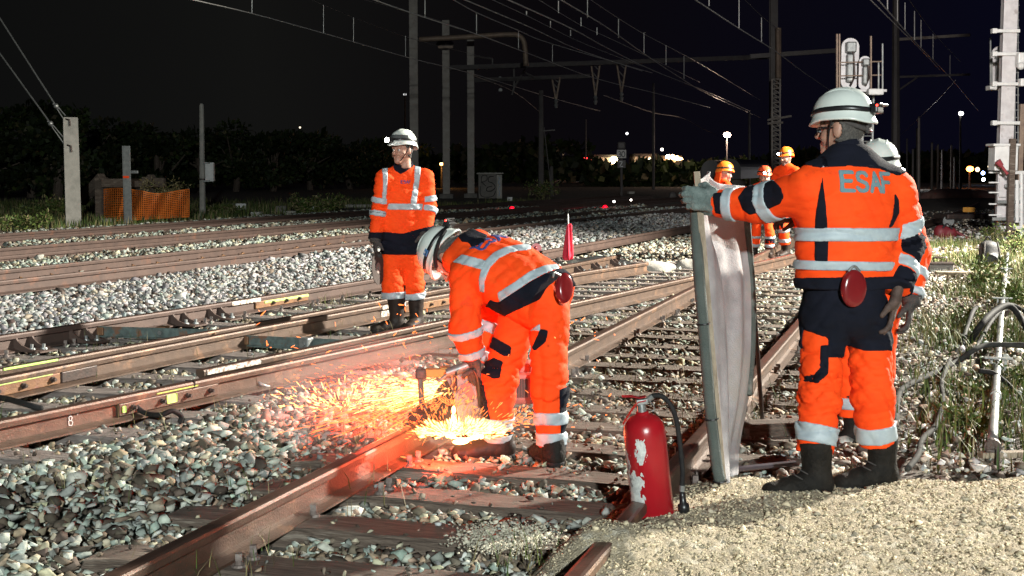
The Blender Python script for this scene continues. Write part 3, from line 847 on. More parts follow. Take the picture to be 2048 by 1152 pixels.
M_VISOR = mat('smoky_visor', (0.05, 0.055, 0.06), (0.12, 0.13, 0.13), 0.1, 0.2, 9)

def rots(front, up):
    """matrix whose columns are right, front, up"""
    u = unit(up); f = np.asarray(front, float); f = unit(f - u * (f @ u)); return np.stack([np.cross(f, u), f, u], 1)
def head_field(Q):
    """Q in head space: x right, y front, z up; origin between the ears"""
    d = ell(Q, (0, -.012, .035), (.077, .098, .088))
    d = smin(d, cone(Q, (0, .02, -.03), (0, .062, -.088), .062, .034), .045)
    d = smin(d, ell(Q, (-.04, .055, -.03), (.028, .03, .03)), .02); d = smin(d, ell(Q, (.04, .055, -.03), (.028, .03, .03)), .02)
    d = smin(d, cone(Q, (-.036, .08, .028), (.036, .08, .028), .014, .014), .018)
    d = smin(d, cone(Q, (0, .092, .018), (0, .113, -.026), .009, .015), .012)
    for s in (-1, 1):
        d = smin(d, ell(Q, (s * .012, .1, -.03), (.010, .012, .008)), .008)
        d = smax(d, -ell(Q, (s * .032, .103, .006), (.019, .017, .012)), .012)
        d = smin(d, ell(Q, (s * .079, -.008, .0), (.011, .021, .034)), .010)
    d = smin(d, cone(Q, (-.02, .087, -.058), (.02, .087, -.058), .0075, .0075), .008)
    d = smin(d, cone(Q, (-.016, .086, -.071), (.016, .086, -.071), .008, .008), .006)
    d = smax(d, -cone(Q, (-.02, .099, -.064), (.02, .099, -.064), .004, .004), .004)
    d = smin(d, cone(Q, (0, -.02, -.05), (0, -.035, -.17), .056, .062), .03)
    return d
def head(parent, c, front, up, h=0.006, beard=False, hair=True, skin=None):
    M = rots(front, up)
    g = Grid((-.1, -.125, -.17), (.1, .14, .13), h)
    d = smax(head_field(g.P), -(g.P[..., 2] + .16), .01)
    V, Q = g.mesh(d)
    hd = obj('head', (V @ M.T + c, Q), skin or M_SKIN, parent, smooth=True)
    if hair:
        P_ = g.P
        reg = np.maximum(np.maximum(P_[..., 1] - .012 - .5 * np.clip(P_[..., 2], -.02, .1), -(P_[..., 2] + .062) + .5 * np.clip(P_[..., 1] + .03, 0, 1)), -np.minimum(ell(P_, (.082, -.004, 0), (.02, .028, .04)), ell(P_, (-.082, -.004, 0), (.02, .028, .04))))
        V, Q = g.mesh(np.maximum(d - .005, reg))
        if len(V): obj('hair', (V @ M.T + c, Q), M_HAIR, parent, smooth=True)
    if beard:
        P_ = g.P
        reg = np.maximum(P_[..., 2] + .045, -(P_[..., 1] - .0)); reg = np.maximum(reg, -(P_[..., 2] + .125))
        reg = np.maximum(reg, -ell(P_, (0, .1, -.062), (.024, .03, .012)))
        V, Q = g.mesh(np.maximum(d - .004, reg))
        if len(V): obj('beard', (V @ M.T + c, Q), M_BEARD, parent, smooth=True)
    for s in (-1, 1):
        e = np.array([s * .032, .079, .006])
        obj('eye', join(ball(M @ e + c, .0135, 10, 7)), M_EYE, hd, smooth=True)
        obj('iris', ball(M @ (e + [0, .0085, 0]) + c, .0075, 8, 6), M_PUPIL, hd, smooth=True)
    return M
def helmet(parent, c, front, up, shell, strap=True, lamp=None, rear=None, visor=False, tip=0.0, sticker=None, flap=None):
    """shell in head space with brim, ridge, band; c = head centre"""
    M = rots(front, up)
    if tip: M = M @ np.array(Matrix.Rotation(R(tip), 3, 'X'))
    W = lambda V: np.asarray(V) @ M.T + c
    n = 40; an = np.arange(n) * 2 * math.pi / n
    def ring(z, k, drop=0.0, ridge=0.0):
        x = np.cos(an); y = np.sin(an)
        zz = z + drop * (0.5 * (1 + np.cos(2 * an)) * 0.0 + np.maximum(0, -y) * -0.35 + np.maximum(0, y) * 0.25 + 0.9 * np.exp(-((np.abs(x) - 1) / .35) ** 2))
        return np.stack([.108 * k * x, -.008 + .135 * k * y * np.where(y > 0, 1.03, 1.0), zz + ridge * np.exp(-(x * 6) ** 2)], 1)
    lv = [ring(.018, 1.13, .022), ring(.024, 1.145, .022), ring(.030, 1.12, .02), ring(.046, 1.06, .012), ring(.062, 1.03, .006), ring(.085, 1.0), ring(.108, .955), ring(.130, .875, 0, .001), ring(.150, .75, 0, .002), ring(.166, .58, 0, .004), ring(.177, .37, 0, .006), ring(.182, .16, 0, .007)]
    inner = [ring(.14, .55), ring(.10, .88), ring(.05, .96, .006), ring(.016, 1.08, .022)]
    L = inner + lv; V = np.vstack(L + [np.array([[0, -.008, .1895]])]); m = len(L)
    Fc = [(i * n + j, i * n + (j + 1) % n, (i + 1) * n + (j + 1) % n, (i + 1) * n + j) for i in range(m - 1) for j in range(n)]
    Fc += [((m - 1) * n + j, (m - 1) * n + (j + 1) % n, m * n) for j in range(n)] + [tuple(range(n))[::-1]]
    hm = obj('helmet', (W(V), Fc), shell, parent, smooth=True)
    for s in (-.042, .042):
        pts = np.array([[s, -.008 + .112 * math.sin(a), .079 + .102 * math.cos(a) * (1 - (abs(s) / .2) ** 2)] for a in np.linspace(-1.15, 1.15, 12)])
        obj('helmet_rib', tube(W(pts), .0055, 6), shell, hm, smooth=True)
    if strap:
        b0 = [ring(.066, 1.03, .012), ring(.069, 1.055, .012), ring(.086, 1.04, .010), ring(.090, .99, .010)]
        V = np.vstack(b0); Fc = [(i * n + j, i * n + (j + 1) % n, (i + 1) * n + (j + 1) % n, (i + 1) * n + j) for i in range(3) for j in range(n)]
        obj('helmet_strap', (W(V), Fc), M_STRAP, hm, smooth=True)
    if lamp is not None:
        a = lamp; q = np.array([.112 * math.sin(a), -.008 + .142 * math.cos(a), .075]); o = np.array([math.sin(a), math.cos(a), -.1])
        x = unit(np.cross(o, [0, 0, 1])); MM = M @ np.stack([x, unit(o), np.cross(x, unit(o))], 1)
        lh = obj('headlamp', join(bbox(W(q + o * .015), (.062, .034, .042), .006, M=MM), cyl(W(q + o * .03), W(q + o * .05), .021, .023, 14)), M_STRAP, parent)
        obj('lamp_lens', ball(W(q + o * .052), .022, 12, 8), M_LAMPW, lh)
    if rear:
        q = np.array([0, -.165, .072]); bx = obj('lamp_battery', join(bbox(W(q), (.085, .034, .036), .008, M=M), bbox(W(q + [0.03, .0, .022]), (.12, .05, .012), .004, M=M)), M_STRAP, parent)
        obj('red_led', ball(W(q + [-.038, -.014, .016]), .005, 8, 6), M_LEDR, bx)
        obj('head_cradle', join(tube(W(smooth_path([[.075, -.03, .03], [.05, -.095, .0], [0, -.115, -.012], [-.05, -.095, .0], [-.075, -.03, .03]], 6)), .011, 8), bbox(W([0, -.122, -.012]), (.05, .02, .04), .008, M=M)), M_GLOVE, parent, smooth=True)
        obj('cradle_mark', bbox(W([0.0, -.1345, -.02]), (.03, .004, .006), .001, M=M), M_REDPL, parent)
    if visor:
        V = np.vstack([ring(.088, 1.02)[2:19], ring(.112, .96)[2:19], ring(.135, .845)[2:19]]); k = 17
        Fc = [(i * k + j, i * k + j + 1, (i + 1) * k + j + 1, (i + 1) * k + j) for i in range(2) for j in range(k - 1)]
        obj('visor', (W(V), Fc), M_VISOR, hm, smooth=True)
    if sticker is not None:
        x0 = np.array([math.cos(sticker) * .112, math.sin(sticker) * .137 - .008, .098]); o = unit([math.cos(sticker), math.sin(sticker), .45]); x = unit(np.cross([0, 0, 1], o)); y = np.cross(o, x)
        obj('sticker', bbox(W(x0 + o * -.004), (.036, .03, .004), .0015, M=M @ np.stack([x, y, o], 1)), M_BLUE, hm)
    # chin strap
    obj('chin_strap', tube(W(smooth_path([[.098, .01, .045], [.082, .035, -.03], [.04, .055, -.1], [0, .06, -.124], [-.04, .055, -.1], [-.082, .035, -.03], [-.098, .01, .045]], 4)), .004, 5), M_STRAP, parent)
    if flap:
        pts = []
        for z, k in ((.05, 1.02), (-.03, 1.05), (-.11, 1.18), (-.17, 1.35)):
            rr = ring(z, k); pts.append(rr[18:36])
        V = np.vstack(pts); k = 18
        Fc = [(i * k + j, i * k + j + 1, (i + 1) * k + j + 1, (i + 1) * k + j) for i in range(3) for j in range(k - 1)]
        o = obj('neck_flap', (W(V), Fc), M_ORANGE, parent, smooth=True)
        md = o.modifiers.new('thickness', 'SOLIDIFY'); md.thickness = .004
    return M
M_BLUE = mat('blue_sticker', (0.05, 0.16, 0.35), (0.5, 0.55, 0.6), 0.4, 0, 60, lo=.55, hi=.6)
def hand(parent, wrist, along, palm, side, m, curl=0.5, size=1.0, h=0.004, spread=1.0, thumb=0.5, name='glove'):
    """five-fingered hand; along = wrist to knuckles, palm = outward from the palm, side = +1 thumb on x+"""
    y = unit(along); z = -unit(np.asarray(palm, float) - y * (np.asarray(palm, float) @ y)); x = np.cross(y, z) * side
    M = np.stack([x, y, z], 1)
    g = Grid((-.075, -.07, -.12), (.10, .21, .05), h)
    Q = g.P
    d = econe(Q, (0, -.05, 0), (0, .01, 0), (1, 0, 0), (.033, .026), (.036, .022))
    d = smin(d, econe(Q, (0, .015, 0), (0, .075, -.003), (1, 0, 0), (.042, .019), (.046, .016)), .02)
    for k, (fx, L, r) in enumerate(((.034, .078, .0115), (.012, .088, .012), (-.011, .083, .0115), (-.033, .064, .0102))):
        a = np.array([fx, .085 - abs(fx - .01) * .25, -.002]); ang = 0.15 + 0.12 * k * curl; sp = (fx * 2.2) * spread * (1 - curl * .7)
        for seg, (fr, cu) in enumerate(((.45, .75), (.32, 1.0), (.23, .75))):
            dirv = np.array([math.sin(sp) * math.cos(ang), math.cos(ang) * math.cos(sp), -math.sin(ang)])
            b = a + dirv * L * fr
            d = smin(d, cone(Q, a, b, r * (1 - seg * .06), r * (.95 - seg * .07)), .004 if seg else .008)
            a = b; ang += curl * cu * 1.45
    a = np.array([.032, .012, -.008]); b = a + np.array([.028, .03, -.012 - .02 * thumb]); c_ = b + np.array([.012 - .018 * thumb, .034, -.012 - .022 * thumb])
    d = smin(d, cone(Q, a, b, .018, .0145), .014); d = smin(d, cone(Q, b, c_, .0135, .011), .006)
    V, Qd = g.mesh(d)
    return obj(name, ((V * size) @ M.T + np.asarray(wrist), Qd if side > 0 else Qd[:, ::-1]), m, parent, smooth=True)
def boot(parent, ankle, toe, m, h=0.007, top=0.17, r=0.062, L=None, lace=True, name='boot', sole=None):
    """ankle joint (about 9 cm above the sole) and the direction to the toe"""
    a = np.asarray(ankle, float); f = np.asarray(toe, float) - a; f[2] = 0; L = L or 0.2; f = unit(f)
    M = np.stack([np.cross(f, [0, 0, 1]), f, [0, 0, 1]], 1)
    g = Grid((-.08, -.13, -.11), (.08, L + .06, top + .02), h); Q = g.P
    d = econe(Q, (0, -.05, -.045), (0, L * .5, -.05), (1, 0, 0), (.045, .052), (.054, .052))
    d = smin(d, econe(Q, (0, L * .5, -.06), (0, L * .86, -.062), (1, 0, 0), (.054, .048), (.052, .044)), .02)
    d = smin(d, cone(Q, (0, -.02, -.02), (0, L * .45, -.045), .055, .04), .03)
    d = smin(d, econe(Q, (0, -.02, -.03), (0, -.012, top - .02), (1, 0, 0), (.052, .06), (r, r + .004)), .03)
    d = smax(d, -(Q[..., 2] + .074), .01); d = np.maximum(d, Q[..., 2] - top)
    d = d + .0025 * folds(Q, 5, 1.6)
    V, Qd = g.mesh(d); o = obj(name, (V @ M.T + a, Qd), m, parent, smooth=True)
    ds = np.maximum(np.maximum(np.minimum(econe(Q, (0, -.05, -.07), (0, L * .5, -.07), (1, 0, 0), (.047, .05), (.055, .05)), econe(Q, (0, L * .5, -.07), (0, L * .86, -.07), (1, 0, 0), (.055, .05), (.053, .045))), -(Q[..., 2] + .092)), Q[..., 2] + .066)
    ds = np.maximum(ds, -np.maximum(np.abs(Q[..., 1] - .035) - .018, Q[..., 2] + .08))
    V, Qd = g.mesh(ds)
    obj('sole', (V @ M.T + a, Qd), sole or M_BLACK, o)
    if lace:
        for i in range(5):
            y0 = .10 - i * .025; z0 = -.012 + i * .022; pts = [[-.04, y0 - .01, z0 - .012], [-.015, y0 + .018, z0 + .004], [.015, y0 + .018, z0 + .004], [.04, y0 - .01, z0 - .012]]
            obj('boot_lace', tube(np.array(pts) @ M.T + a, .0035, 5), M_GLOVE, o)
    return o
def person(label, J, h, seed=1, base=None, jacket=True, group=None, **o):
    """J: joints in world space. Builds trousers, jacket and their tapes and panels as children of one thing."""
    root = thing('person', label, 'person', base if base is not None else (J['ankleL'] + J['ankleR']) / 2 * [1, 1, 0], group)
    up = unit(J['neck'] - J['pelvis']); r = unit(J['shR'] - J['shL']); r = unit(r - up * (r @ up)); f = np.cross(up, r)
    fold = o.get('fold', .007)
    # trousers
    jj = np.array([J[k] for k in ('pelvis', 'hipL', 'hipR', 'kneeL', 'kneeR', 'ankleL', 'ankleR')])
    lo, hi = jj.min(0) - [.22, .22, .1], jj.max(0) + [.22, .22, .14]
    lo[2] = min(J['ankleL'][2], J['ankleR'][2]) - .06
    g = Grid(lo, hi, h); Q = g.P
    rl = o.get('rleg', (.105, .088, .078)); cuff = o.get('cuff', -.02)
    hr = unit(J['hipR'] - J['hipL'])
    wl = folds(Q, seed, 1.0) * fold + folds(Q, seed + 3, 1.9) * fold * .4
    legs = {}
    for s in 'LR':
        k, a, hp = J['knee' + s], J['ankle' + s], J['hip' + s]
        d = smin(cone(Q, hp, k, rl[0], rl[1]), cone(Q, k, a, rl[1], rl[2]), .03)
        d = d + wl * (1.0 + 1.2 * np.exp(-((Q - A3(k)) ** 2).sum(-1) / .02))
        ax = A3(unit(a - k)); d = np.maximum(d, (Q - A3(a + unit(a - k) * cuff)) @ ax)
        legs[s] = d
    hips = econe(Q, J['pelvis'] - up * o.get('hipdrop', .04), J['pelvis'] + up * .10, hr, o.get('rhip', (.175, .14)), o.get('rwaist', (.165, .13)))
    dT = smin(smin(legs['L'], legs['R'], .025), hips + wl * .6, .05)
    V, Qd = g.mesh(dT); obj('trousers', (V, Qd), o.get('mtrouser', M_ORANGE), root, smooth=True)
    for (s, t0, t1, z) in o.get('leg_tapes', ()):
        k, a = J['knee' + s], J['ankle' + s]
        b0 = k + (a - k) * t0; L = np.linalg.norm(a - k); ax = A3((a - k) / L)
        w = (Q - A3(k)) @ ax / L
        tilt = (Q - A3(k)) @ A3(hr) * z / L
        d = np.maximum(legs[s] - .0095, np.abs(w + tilt - (t0 + t1) / 2) - (t1 - t0) / 2)
        d = np.maximum(np.maximum(d, -(legs[s] + .012)), cone(Q, k, a, .17, .17))
        V, Qd = g.mesh(d)
        if len(V): obj('reflective_tape', (V, Qd), M_TAPE, root, smooth=True)
    for fn, m, nm in o.get('trouser_panels', ()):
        V, Qd = g.mesh(np.maximum(np.maximum(dT - .006, fn(Q, dT)), -(dT + .012))); V, Qd = largest(V, Qd)
        if len(V): obj(nm, (V, Qd), m, root, smooth=True)
    # jacket
    jj = np.array([J[k] for k in ('pelvis', 'neck', 'shL', 'shR', 'elL', 'elR', 'wrL', 'wrR')])
    lo, hi = jj.min(0) - [.22, .22, .22], jj.max(0) + [.22, .22, .14]
    g = Grid(lo, hi, h); Q = g.P
    wj = folds(Q, seed + 7, .9) * fold + folds(Q, seed + 9, 1.7) * fold * .5
    st = o['torso']     # (height along the spine, offset right, offset front, half width, half depth)
    pts = [J['pelvis'] + up * a + r * b + f * c for a, b, c, _, _ in st]
    dt = None
    for i in range(len(st) - 1):
        e_ = econe(Q, pts[i], pts[i + 1], r, st[i][3:], st[i + 1][3:])
        dt = e_ if dt is None else smin(dt, e_, .04)
    hem = o.get('hem', -.02)
    dt = np.maximum(dt + wj * .8, -((Q - A3(J['pelvis'])) @ A3(up) - hem))
    arms = {}; ra = o.get('rarm', (.085, .068, .052))
    for s in 'LR':
        sh, el, wr = J['sh' + s], J['el' + s], J['wr' + s]
        d = smin(cone(Q, sh, el, ra[0], ra[1]), cone(Q, el, wr, ra[1], ra[2]), .03)
        d = d + wj * (.8 + 1.2 * np.exp(-((Q - A3(el)) ** 2).sum(-1) / .012))
        d = np.maximum(d, (Q - A3(wr)) @ A3(unit(wr - el)))
        arms[s] = d
    dJ = smin(smin(dt, arms['L'], o.get('karm', .05)), arms['R'], o.get('karm', .05))
    tr = o.get('trap', .062)
    for s in 'LR':
        dJ = smin(dJ, cone(Q, J['neck'] - up * .012, J['sh' + s] * .8 + J['neck'] * .2 + up * .01, tr, tr * .85), .05)
    for fn in o.get('extra', ()): dJ = smin(dJ, fn(Q), .04)
    if o.get('collar', True):
        nk = J['neck']; hd = J['head']; ax = unit(hd - nk)
        co = smax(cone(Q, nk - ax * .03, nk + ax * .07, .095, .078), (Q - A3(nk)) @ A3(ax) - .075, .01)
        co = np.maximum(co, -cone(Q, nk, nk + ax * .3, .066, .066))
    else: co = None
    V, Qd = g.mesh(dJ); jk = obj('jacket', (V, Qd), M_ORANGE, root, smooth=True)
    if co is not None:
        V, Qd = g.mesh(co); obj('collar', (V, Qd), M_NAVY, root, smooth=True)
    for (s, seg, t0, t1) in o.get('arm_tapes', ()):
        a, b = (J['sh' + s], J['el' + s]) if seg == 0 else (J['el' + s], J['wr' + s])
        L = np.linalg.norm(b - a); w = (Q - A3(a)) @ A3((b - a) / L) / L
        d = np.maximum(np.maximum(np.maximum(arms[s] - .0095, np.abs(w - (t0 + t1) / 2) - (t1 - t0) / 2), -(arms[s] + .012)), cone(Q, a, b, .13, .13))
        V, Qd = g.mesh(d)
        if len(V): obj('reflective_tape', (V, Qd), M_TAPE, root, smooth=True)
    hgt = (Q - A3(J['pelvis'])) @ A3(up)
    arm_min = np.minimum(arms['L'], arms['R'])
    for (h0, h1, tilt) in o.get('torso_tapes', ()):
        hh = hgt + tilt * ((Q - A3(J['pelvis'])) @ A3(r))
        d = np.maximum(np.maximum(np.maximum(dt - .0095, np.abs(hh - (h0 + h1) / 2) - (h1 - h0) / 2), -(dt + .012)), -(arm_min - .004))
        V, Qd = g.mesh(d)
        if len(V): obj('reflective_tape', (V, Qd), M_TAPE, root, smooth=True)
    for fn, m, nm in o.get('jacket_panels', ()):
        V, Qd = g.mesh(np.maximum(np.maximum(dJ - .006, fn(Q, dt, arms, hgt)), -(dJ + .012))); V, Qd = largest(V, Qd)
        if len(V): obj(nm, (V, Qd), m, root, smooth=True)
    root_info = dict(root=root, up=up, r=r, f=f, grid=g, dJ=dJ, hgt=hgt)
    return root_info
def proj(Q):
    x, y, z = Q[..., 0], Q[..., 1], Q[..., 2] - f32(CAMZ)
    dep = y * f32(cP) - z * f32(sP); v = y * f32(sP) + z * f32(cP)
    return 1024 + f32(F_PX) * x / dep, 576 - f32(F_PX) * v / dep, dep
def traced(poly, J, front=None):
    """panel whose outline on the near side of a garment follows the given outline; lies on the cloth itself"""
    poly = np.asarray(poly, float)
    def fn(Q, *a):
        px, py, dep = proj(Q)
        d = sd_poly(px, py, poly) * dep / f32(F_PX)
        if front is not None: d = np.maximum(d, dep - f32(front))
        return d.astype(f32)
    return fn
def sample_field(g, vals, p):
    q = (np.asarray(p, f32) - g.lo) / g.h; i = np.clip(q.astype(int), 0, np.array(vals.shape) - 2); t = q - i
    v = 0
    for a in (0, 1):
        for b in (0, 1):
            for c in (0, 1):
                v += vals[i[0] + a, i[1] + b, i[2] + c] * (t[0] if a else 1 - t[0]) * (t[1] if b else 1 - t[1]) * (t[2] if c else 1 - t[2])
    return v
GLYPH = {'E': [[(.6,1),(0,1),(0,0),(.6,0)],[(0,.52),(.5,.52)]], 'S': [[(.6,.84),(.5,.98),(.3,1),(.1,.95),(.02,.78),(.1,.6),(.3,.52),(.52,.42),(.6,.24),(.5,.06),(.3,0),(.1,.03),(0,.17)]],
 'A': [[(0,0),(.33,1),(.66,0)],[(.12,.36),(.54,.36)]], 'F': [[(0,0),(0,1),(.6,1)],[(0,.52),(.5,.52)]]}
def word_on(info, text, O, U, Vv, out, size, w, m, name='lettering', h=.004, gap=.26):
    """letters raised 2 mm on the garment: strokes of the word cut out of a thin shell over the cloth"""
    g, dJ = info['grid'], info['dJ']
    segs = []; x = 0
    for chh in text:
        for pl in GLYPH[chh]:
            for a, b in zip(pl[:-1], pl[1:]): segs.append((np.array([(a[0] + x) * size, a[1] * size]), np.array([(b[0] + x) * size, b[1] * size])))
        x += .62 + gap
    Wd = x * size
    cs = np.array([O + U * a + Vv * b + out * c for a in (-.03, Wd) for b in (-.03, size + .03) for c in (-.09, .09)])
    G = Grid(cs.min(0), cs.max(0), h); Q = G.P
    q = (Q - g.lo) / g.h; i = np.clip(q.astype(int), 0, np.array(dJ.shape) - 2); t = np.clip(q - i, 0, 1); v = 0
    for a in (0, 1):
        for b in (0, 1):
            for c in (0, 1):
                v = v + dJ[i[..., 0] + a, i[..., 1] + b, i[..., 2] + c] * (t[..., 0] if a else 1 - t[..., 0]) * (t[..., 1] if b else 1 - t[..., 1]) * (t[..., 2] if c else 1 - t[..., 2])
    u_ = (Q - A3(O)) @ A3(U); v_ = (Q - A3(O)) @ A3(Vv); m2 = np.full(u_.shape, 1e3, f32)
    for a, b in segs:
        e = b - a; L2 = e @ e + 1e-9; tt = np.clip(((u_ - a[0]) * e[0] + (v_ - a[1]) * e[1]) / L2, 0, 1)
        m2 = np.minimum(m2, np.hypot(u_ - a[0] - tt * e[0], v_ - a[1] - tt * e[1]))
    d = np.maximum(np.maximum(v - .0045, m2 - w / 2), -(v + .006))
    d = np.maximum(d, np.abs((Q - A3(O)) @ A3(out)) - .09)
    V, Qd = G.mesh(d)
    if len(V): obj(name, (V, Qd), m, info['root'], smooth=False)
M_LETTER = mat('worn_teal_lettering', (0.10, 0.22, 0.26), (0.16, 0.23, 0.24), 0.8, 0, 50, c3=(0.45, 0.12, 0.06), thr3=0.66)
M_LETTERB = mat('navy_lettering', (0.03, 0.05, 0.20), (0.06, 0.07, 0.22), 0.8, 0, 30)

# ---- the worker seen from behind who holds the screen
J = dict(pelvis=D(1688,600,6.1), neck=D(1697,318,6.13), head=D(1684,262,6.16), shL=D(1618,376,6.03), shR=D(1790,382,6.18), elL=D(1520,408,6.22), wrL=D(1432,407,6.36),
 elR=D(1812,485,6.22), wrR=D(1796,578,6.06), hipL=D(1650,640,6.08), hipR=D(1735,640,6.14), kneeL=D(1640,790,5.99), kneeR=D(1744,785,6.13), ankleL=D(1626,953,5.93), ankleR=D(1758,930,6.17))
upR = unit(J['neck'] - J['pelvis'])
rR = unit(J['shR'] - J['shL']); rR = unit(rR - upR * (rR @ upR)); fR = np.cross(upR, rR)
def pv(J, Q): return Q - A3(J['pelvis'])
hR = lambda px, py: float((D(px, py, 6.0) - J['pelvis']) @ upR)
sR = lambda px, py: float((D(px, py, 5.98) - J['pelvis']) @ rR)
def elbowpatch(s, seg, t0, t1, jj):
    def fn(Q, dt, arms, hgt):
        a, b = (jj['sh' + s], jj['el' + s]) if seg == 0 else (jj['el' + s], jj['wr' + s])
        L = np.linalg.norm(b - a); w = (Q - A3(a)) @ A3((b - a) / L) / L
        return np.maximum(np.maximum(np.abs(w - (t0 + t1) / 2) - (t1 - t0) / 2, cone(Q, a, b, .12, .12)), arms[s] - .006)
    return fn
def strip(px, py, jj, d, w):
    """a narrow panel along a line on the near side"""
    pts = [D(a, b, d) for a, b in zip(px, py)]
    def fn(Q, dT, *a):
        return np.minimum.reduce([np.maximum(cone(Q, p, q, w, w), -1) for p, q in zip(pts[:-1], pts[1:])])
    return fn
J_R = J
zR = lambda py: float(D(1660, py, 6.0)[2])
YOKE = [(1540,150),(1590,322),(1612,330),(1640,336),(1700,332),(1760,338),(1796,352),(1850,330),(1850,150)]
BPL = [(1645,352),(1653,420),(1657,480),(1655,538),(1640,538),(1629,520),(1630,440),(1636,395)]
BPR = [(1790,385),(1798,400),(1799,425),(1786,452),(1776,458),(1786,430)]
ELB = [(1475,395),(1490,375),(1515,362),(1545,358),(1562,375),(1568,395),(1560,408),(1545,415),(1520,425),(1500,430),(1485,420)]
CUF = [(1424,386),(1446,384),(1450,410),(1447,430),(1430,426)]
TNV = [(1560,540),(1800,540),(1795,702),(1730,702),(1692,690),(1688,716),(1654,716),(1656,677),(1606,659),(1560,655)]
PKT = [(1658,690),(1657,748),(1636,767),(1606,764),(1608,752),(1628,748),(1639,736),(1641,690)]
def tro_front(Q, dT):
    return np.maximum(zR(700) - Q[..., 2], (A3(J_R['pelvis']) - Q) @ A3(fR) + .01)
info = person('worker seen from behind in orange and navy, arm stretched to hold the screen', J, .0075, 3, base=P(1690, 975, .05), fold=.013,
  rleg=(.102, .088, .074), rhip=(.18, .152), rwaist=(.18, .145), cuff=-.105, rarm=(.094, .077, .06), trap=.08,
  leg_tapes=(('L', .37, .60, -.10), ('R', .42, .65, 0.0)),
  torso=((-.0, 0, .0, .198, .14), (.08, 0.0, .01, .212, .15), (.22, .0, .0, .222, .155), (.40, .0, -.01, .23, .155), (.53, .0, -.012, .20, .12), (.60, 0, .0, .12, .09)), hem=.055,
  torso_tapes=((hR(1690, 482), hR(1690, 455), -.02), (hR(1690, 541), hR(1690, 522), .0)),
  arm_tapes=(('L', 0, .66, .90), ('L', 1, .52, .75), ('R', 1, .46, .68), ('R', 0, .55, .82)),
  jacket_panels=((traced(YOKE, J), M_NAVY, 'yoke'), (traced(BPL, J, 6.15), M_NAVY, 'back_panel'), (traced(BPR, J, 6.15), M_NAVY, 'back_panel'),
     (traced(ELB, J), M_NAVY, 'elbow_patch'), (traced(CUF, J), M_NAVY, 'cuff_panel'),
     (elbowpatch('R', 1, .02, .44, J), M_NAVY, 'elbow_patch'), (elbowpatch('R', 1, .70, 1.0, J), M_NAVY, 'cuff_panel'), (elbowpatch('R', 0, .84, 1.0, J), M_NAVY, 'elbow_patch'),
     (traced([(1560,556),(1850,552),(1850,575),(1560,590)], J), M_NAVY, 'waistband'),
     (traced([(1637,312),(1656,309),(1660,334),(1643,336)], J, 6.12), M_TAPE, 'shoulder_tape')),
  trouser_panels=((traced(TNV, J, 6.22), M_NAVY, 'trouser_top'), (tro_front, M_NAVY, 'trouser_top'), (traced(PKT, J, 6.16), M_NAVY, 'pocket_edge')))
rt = info['root']
O = D(1681, 381, 5.97)
word_on(info, 'ESAF', O, rR, upR, -fR, .082, .0185, M_LETTER, gap=.22)
fh = unit([-.82, .55, -.03]); uh = unit([.03, .0, 1])
head(rt, J['head'], fh, uh, .005)
helmet(rt, J['head'] + np.array([.0, 0, .008]), fh, uh, M_HELM, rear=True, tip=-6)
obj('glasses', tube(J['head'] + (np.array([[-.078, -.01, .012], [-.074, .05, .012], [-.06, .085, .01], [-.035, .103, .004], [-.035, .1, -.01], [-.062, .08, -.006]]) @ rots(fh, uh).T), .005, 6), M_STRAP, rt)
dl = unit(J['wrL'] - J['elL'])
hand(rt, D(1431, 402, 6.335), unit([-1, .06, .12]), unit([.05, 1, -.12]), 1, M_GLOVEG, curl=.95, size=1.22, thumb=.9)
obj('glove_cuff', tube([J['wrL'] - dl * .01, J['wrL'] + dl * .06, J['wrL'] + dl * .10], [.062, .056, .045], 16), M_GLOVEG, rt, smooth=True)
hand(rt, J['wrR'] + np.array([-.01, -.0, -.045]), unit([-.18, -.05, -1]), unit([-.9, .2, .1]), 1, M_BROWNH, curl=.35, size=1.1, thumb=.3)
def pouch(rt, pq, rr, back, uu, rad):
    Mq = np.stack([rr, back, uu], 1); gq = Grid(pq - .13, pq + .13, .006)
    b_ = (gq.P - A3(pq)) @ A3(back)
    d = smax(np.maximum(ell(gq.P, pq, rad, Mq), -(b_ + .012)), b_ - .024, .012)
    V, Qd = gq.mesh(d); p_ = obj('belt_pouch', (V, Qd), M_REDPL, rt, smooth=True)
    obj('pouch_clip', tube(smooth_path([pq + uu * .075 - rr * .03, pq + uu * .098, pq + uu * .075 + rr * .03], 5), .006, 6), M_GALV, p_)
pouch(rt, D(1707, 577, 5.92), rR, -fR, upR, (.064, .036, .084))
boot(rt, J['ankleL'] + [0, 0, .0], J['ankleL'] + [-1, -.18, 0], M_BOOT, .006, .16, .07, L=.225)
boot(rt, J['ankleR'] + [0, 0, -.012], J['ankleR'] + [-.85, -.25, 0], M_BOOT, .006, .16, .07, L=.215)

# ---- the worker bent over the saw
J = dict(pelvis=D(1074,588,6.95), neck=D(948,522,7.22), head=D(902,516,7.30), shL=D(930,556,7.06), shR=D(985,512,7.42), elL=D(931,655,7.0), wrL=D(946,716,7.03),
 elR=D(985,640,7.42), wrR=D(955,725,7.35), hipL=D(1042,626,7.0), hipR=D(1098,622,6.88), kneeL=D(1000,760,7.0), kneeR=D(1099,775,6.84), ankleL=D(995,882,7.02), ankleR=D(1104,893,6.82))
fb = unit([-.6, .8, 0])
def hood(Q):
    c_ = D(938, 500, 7.2); return smin(ell(Q, c_, (.085, .10, .085)), cone(Q, D(912, 520, 7.2), D(955, 490, 7.26), .075, .085), .04)
CH = [(1062,486),(1036,489),(1012,493),(988,504),(972,519),(962,538),(957,560),(959,584),(969,586),(969,566),(974,550),(981,535),(998,517),(1022,505),(1062,499)]
SST = [(905,524),(924,508),(974,521),(964,540)]
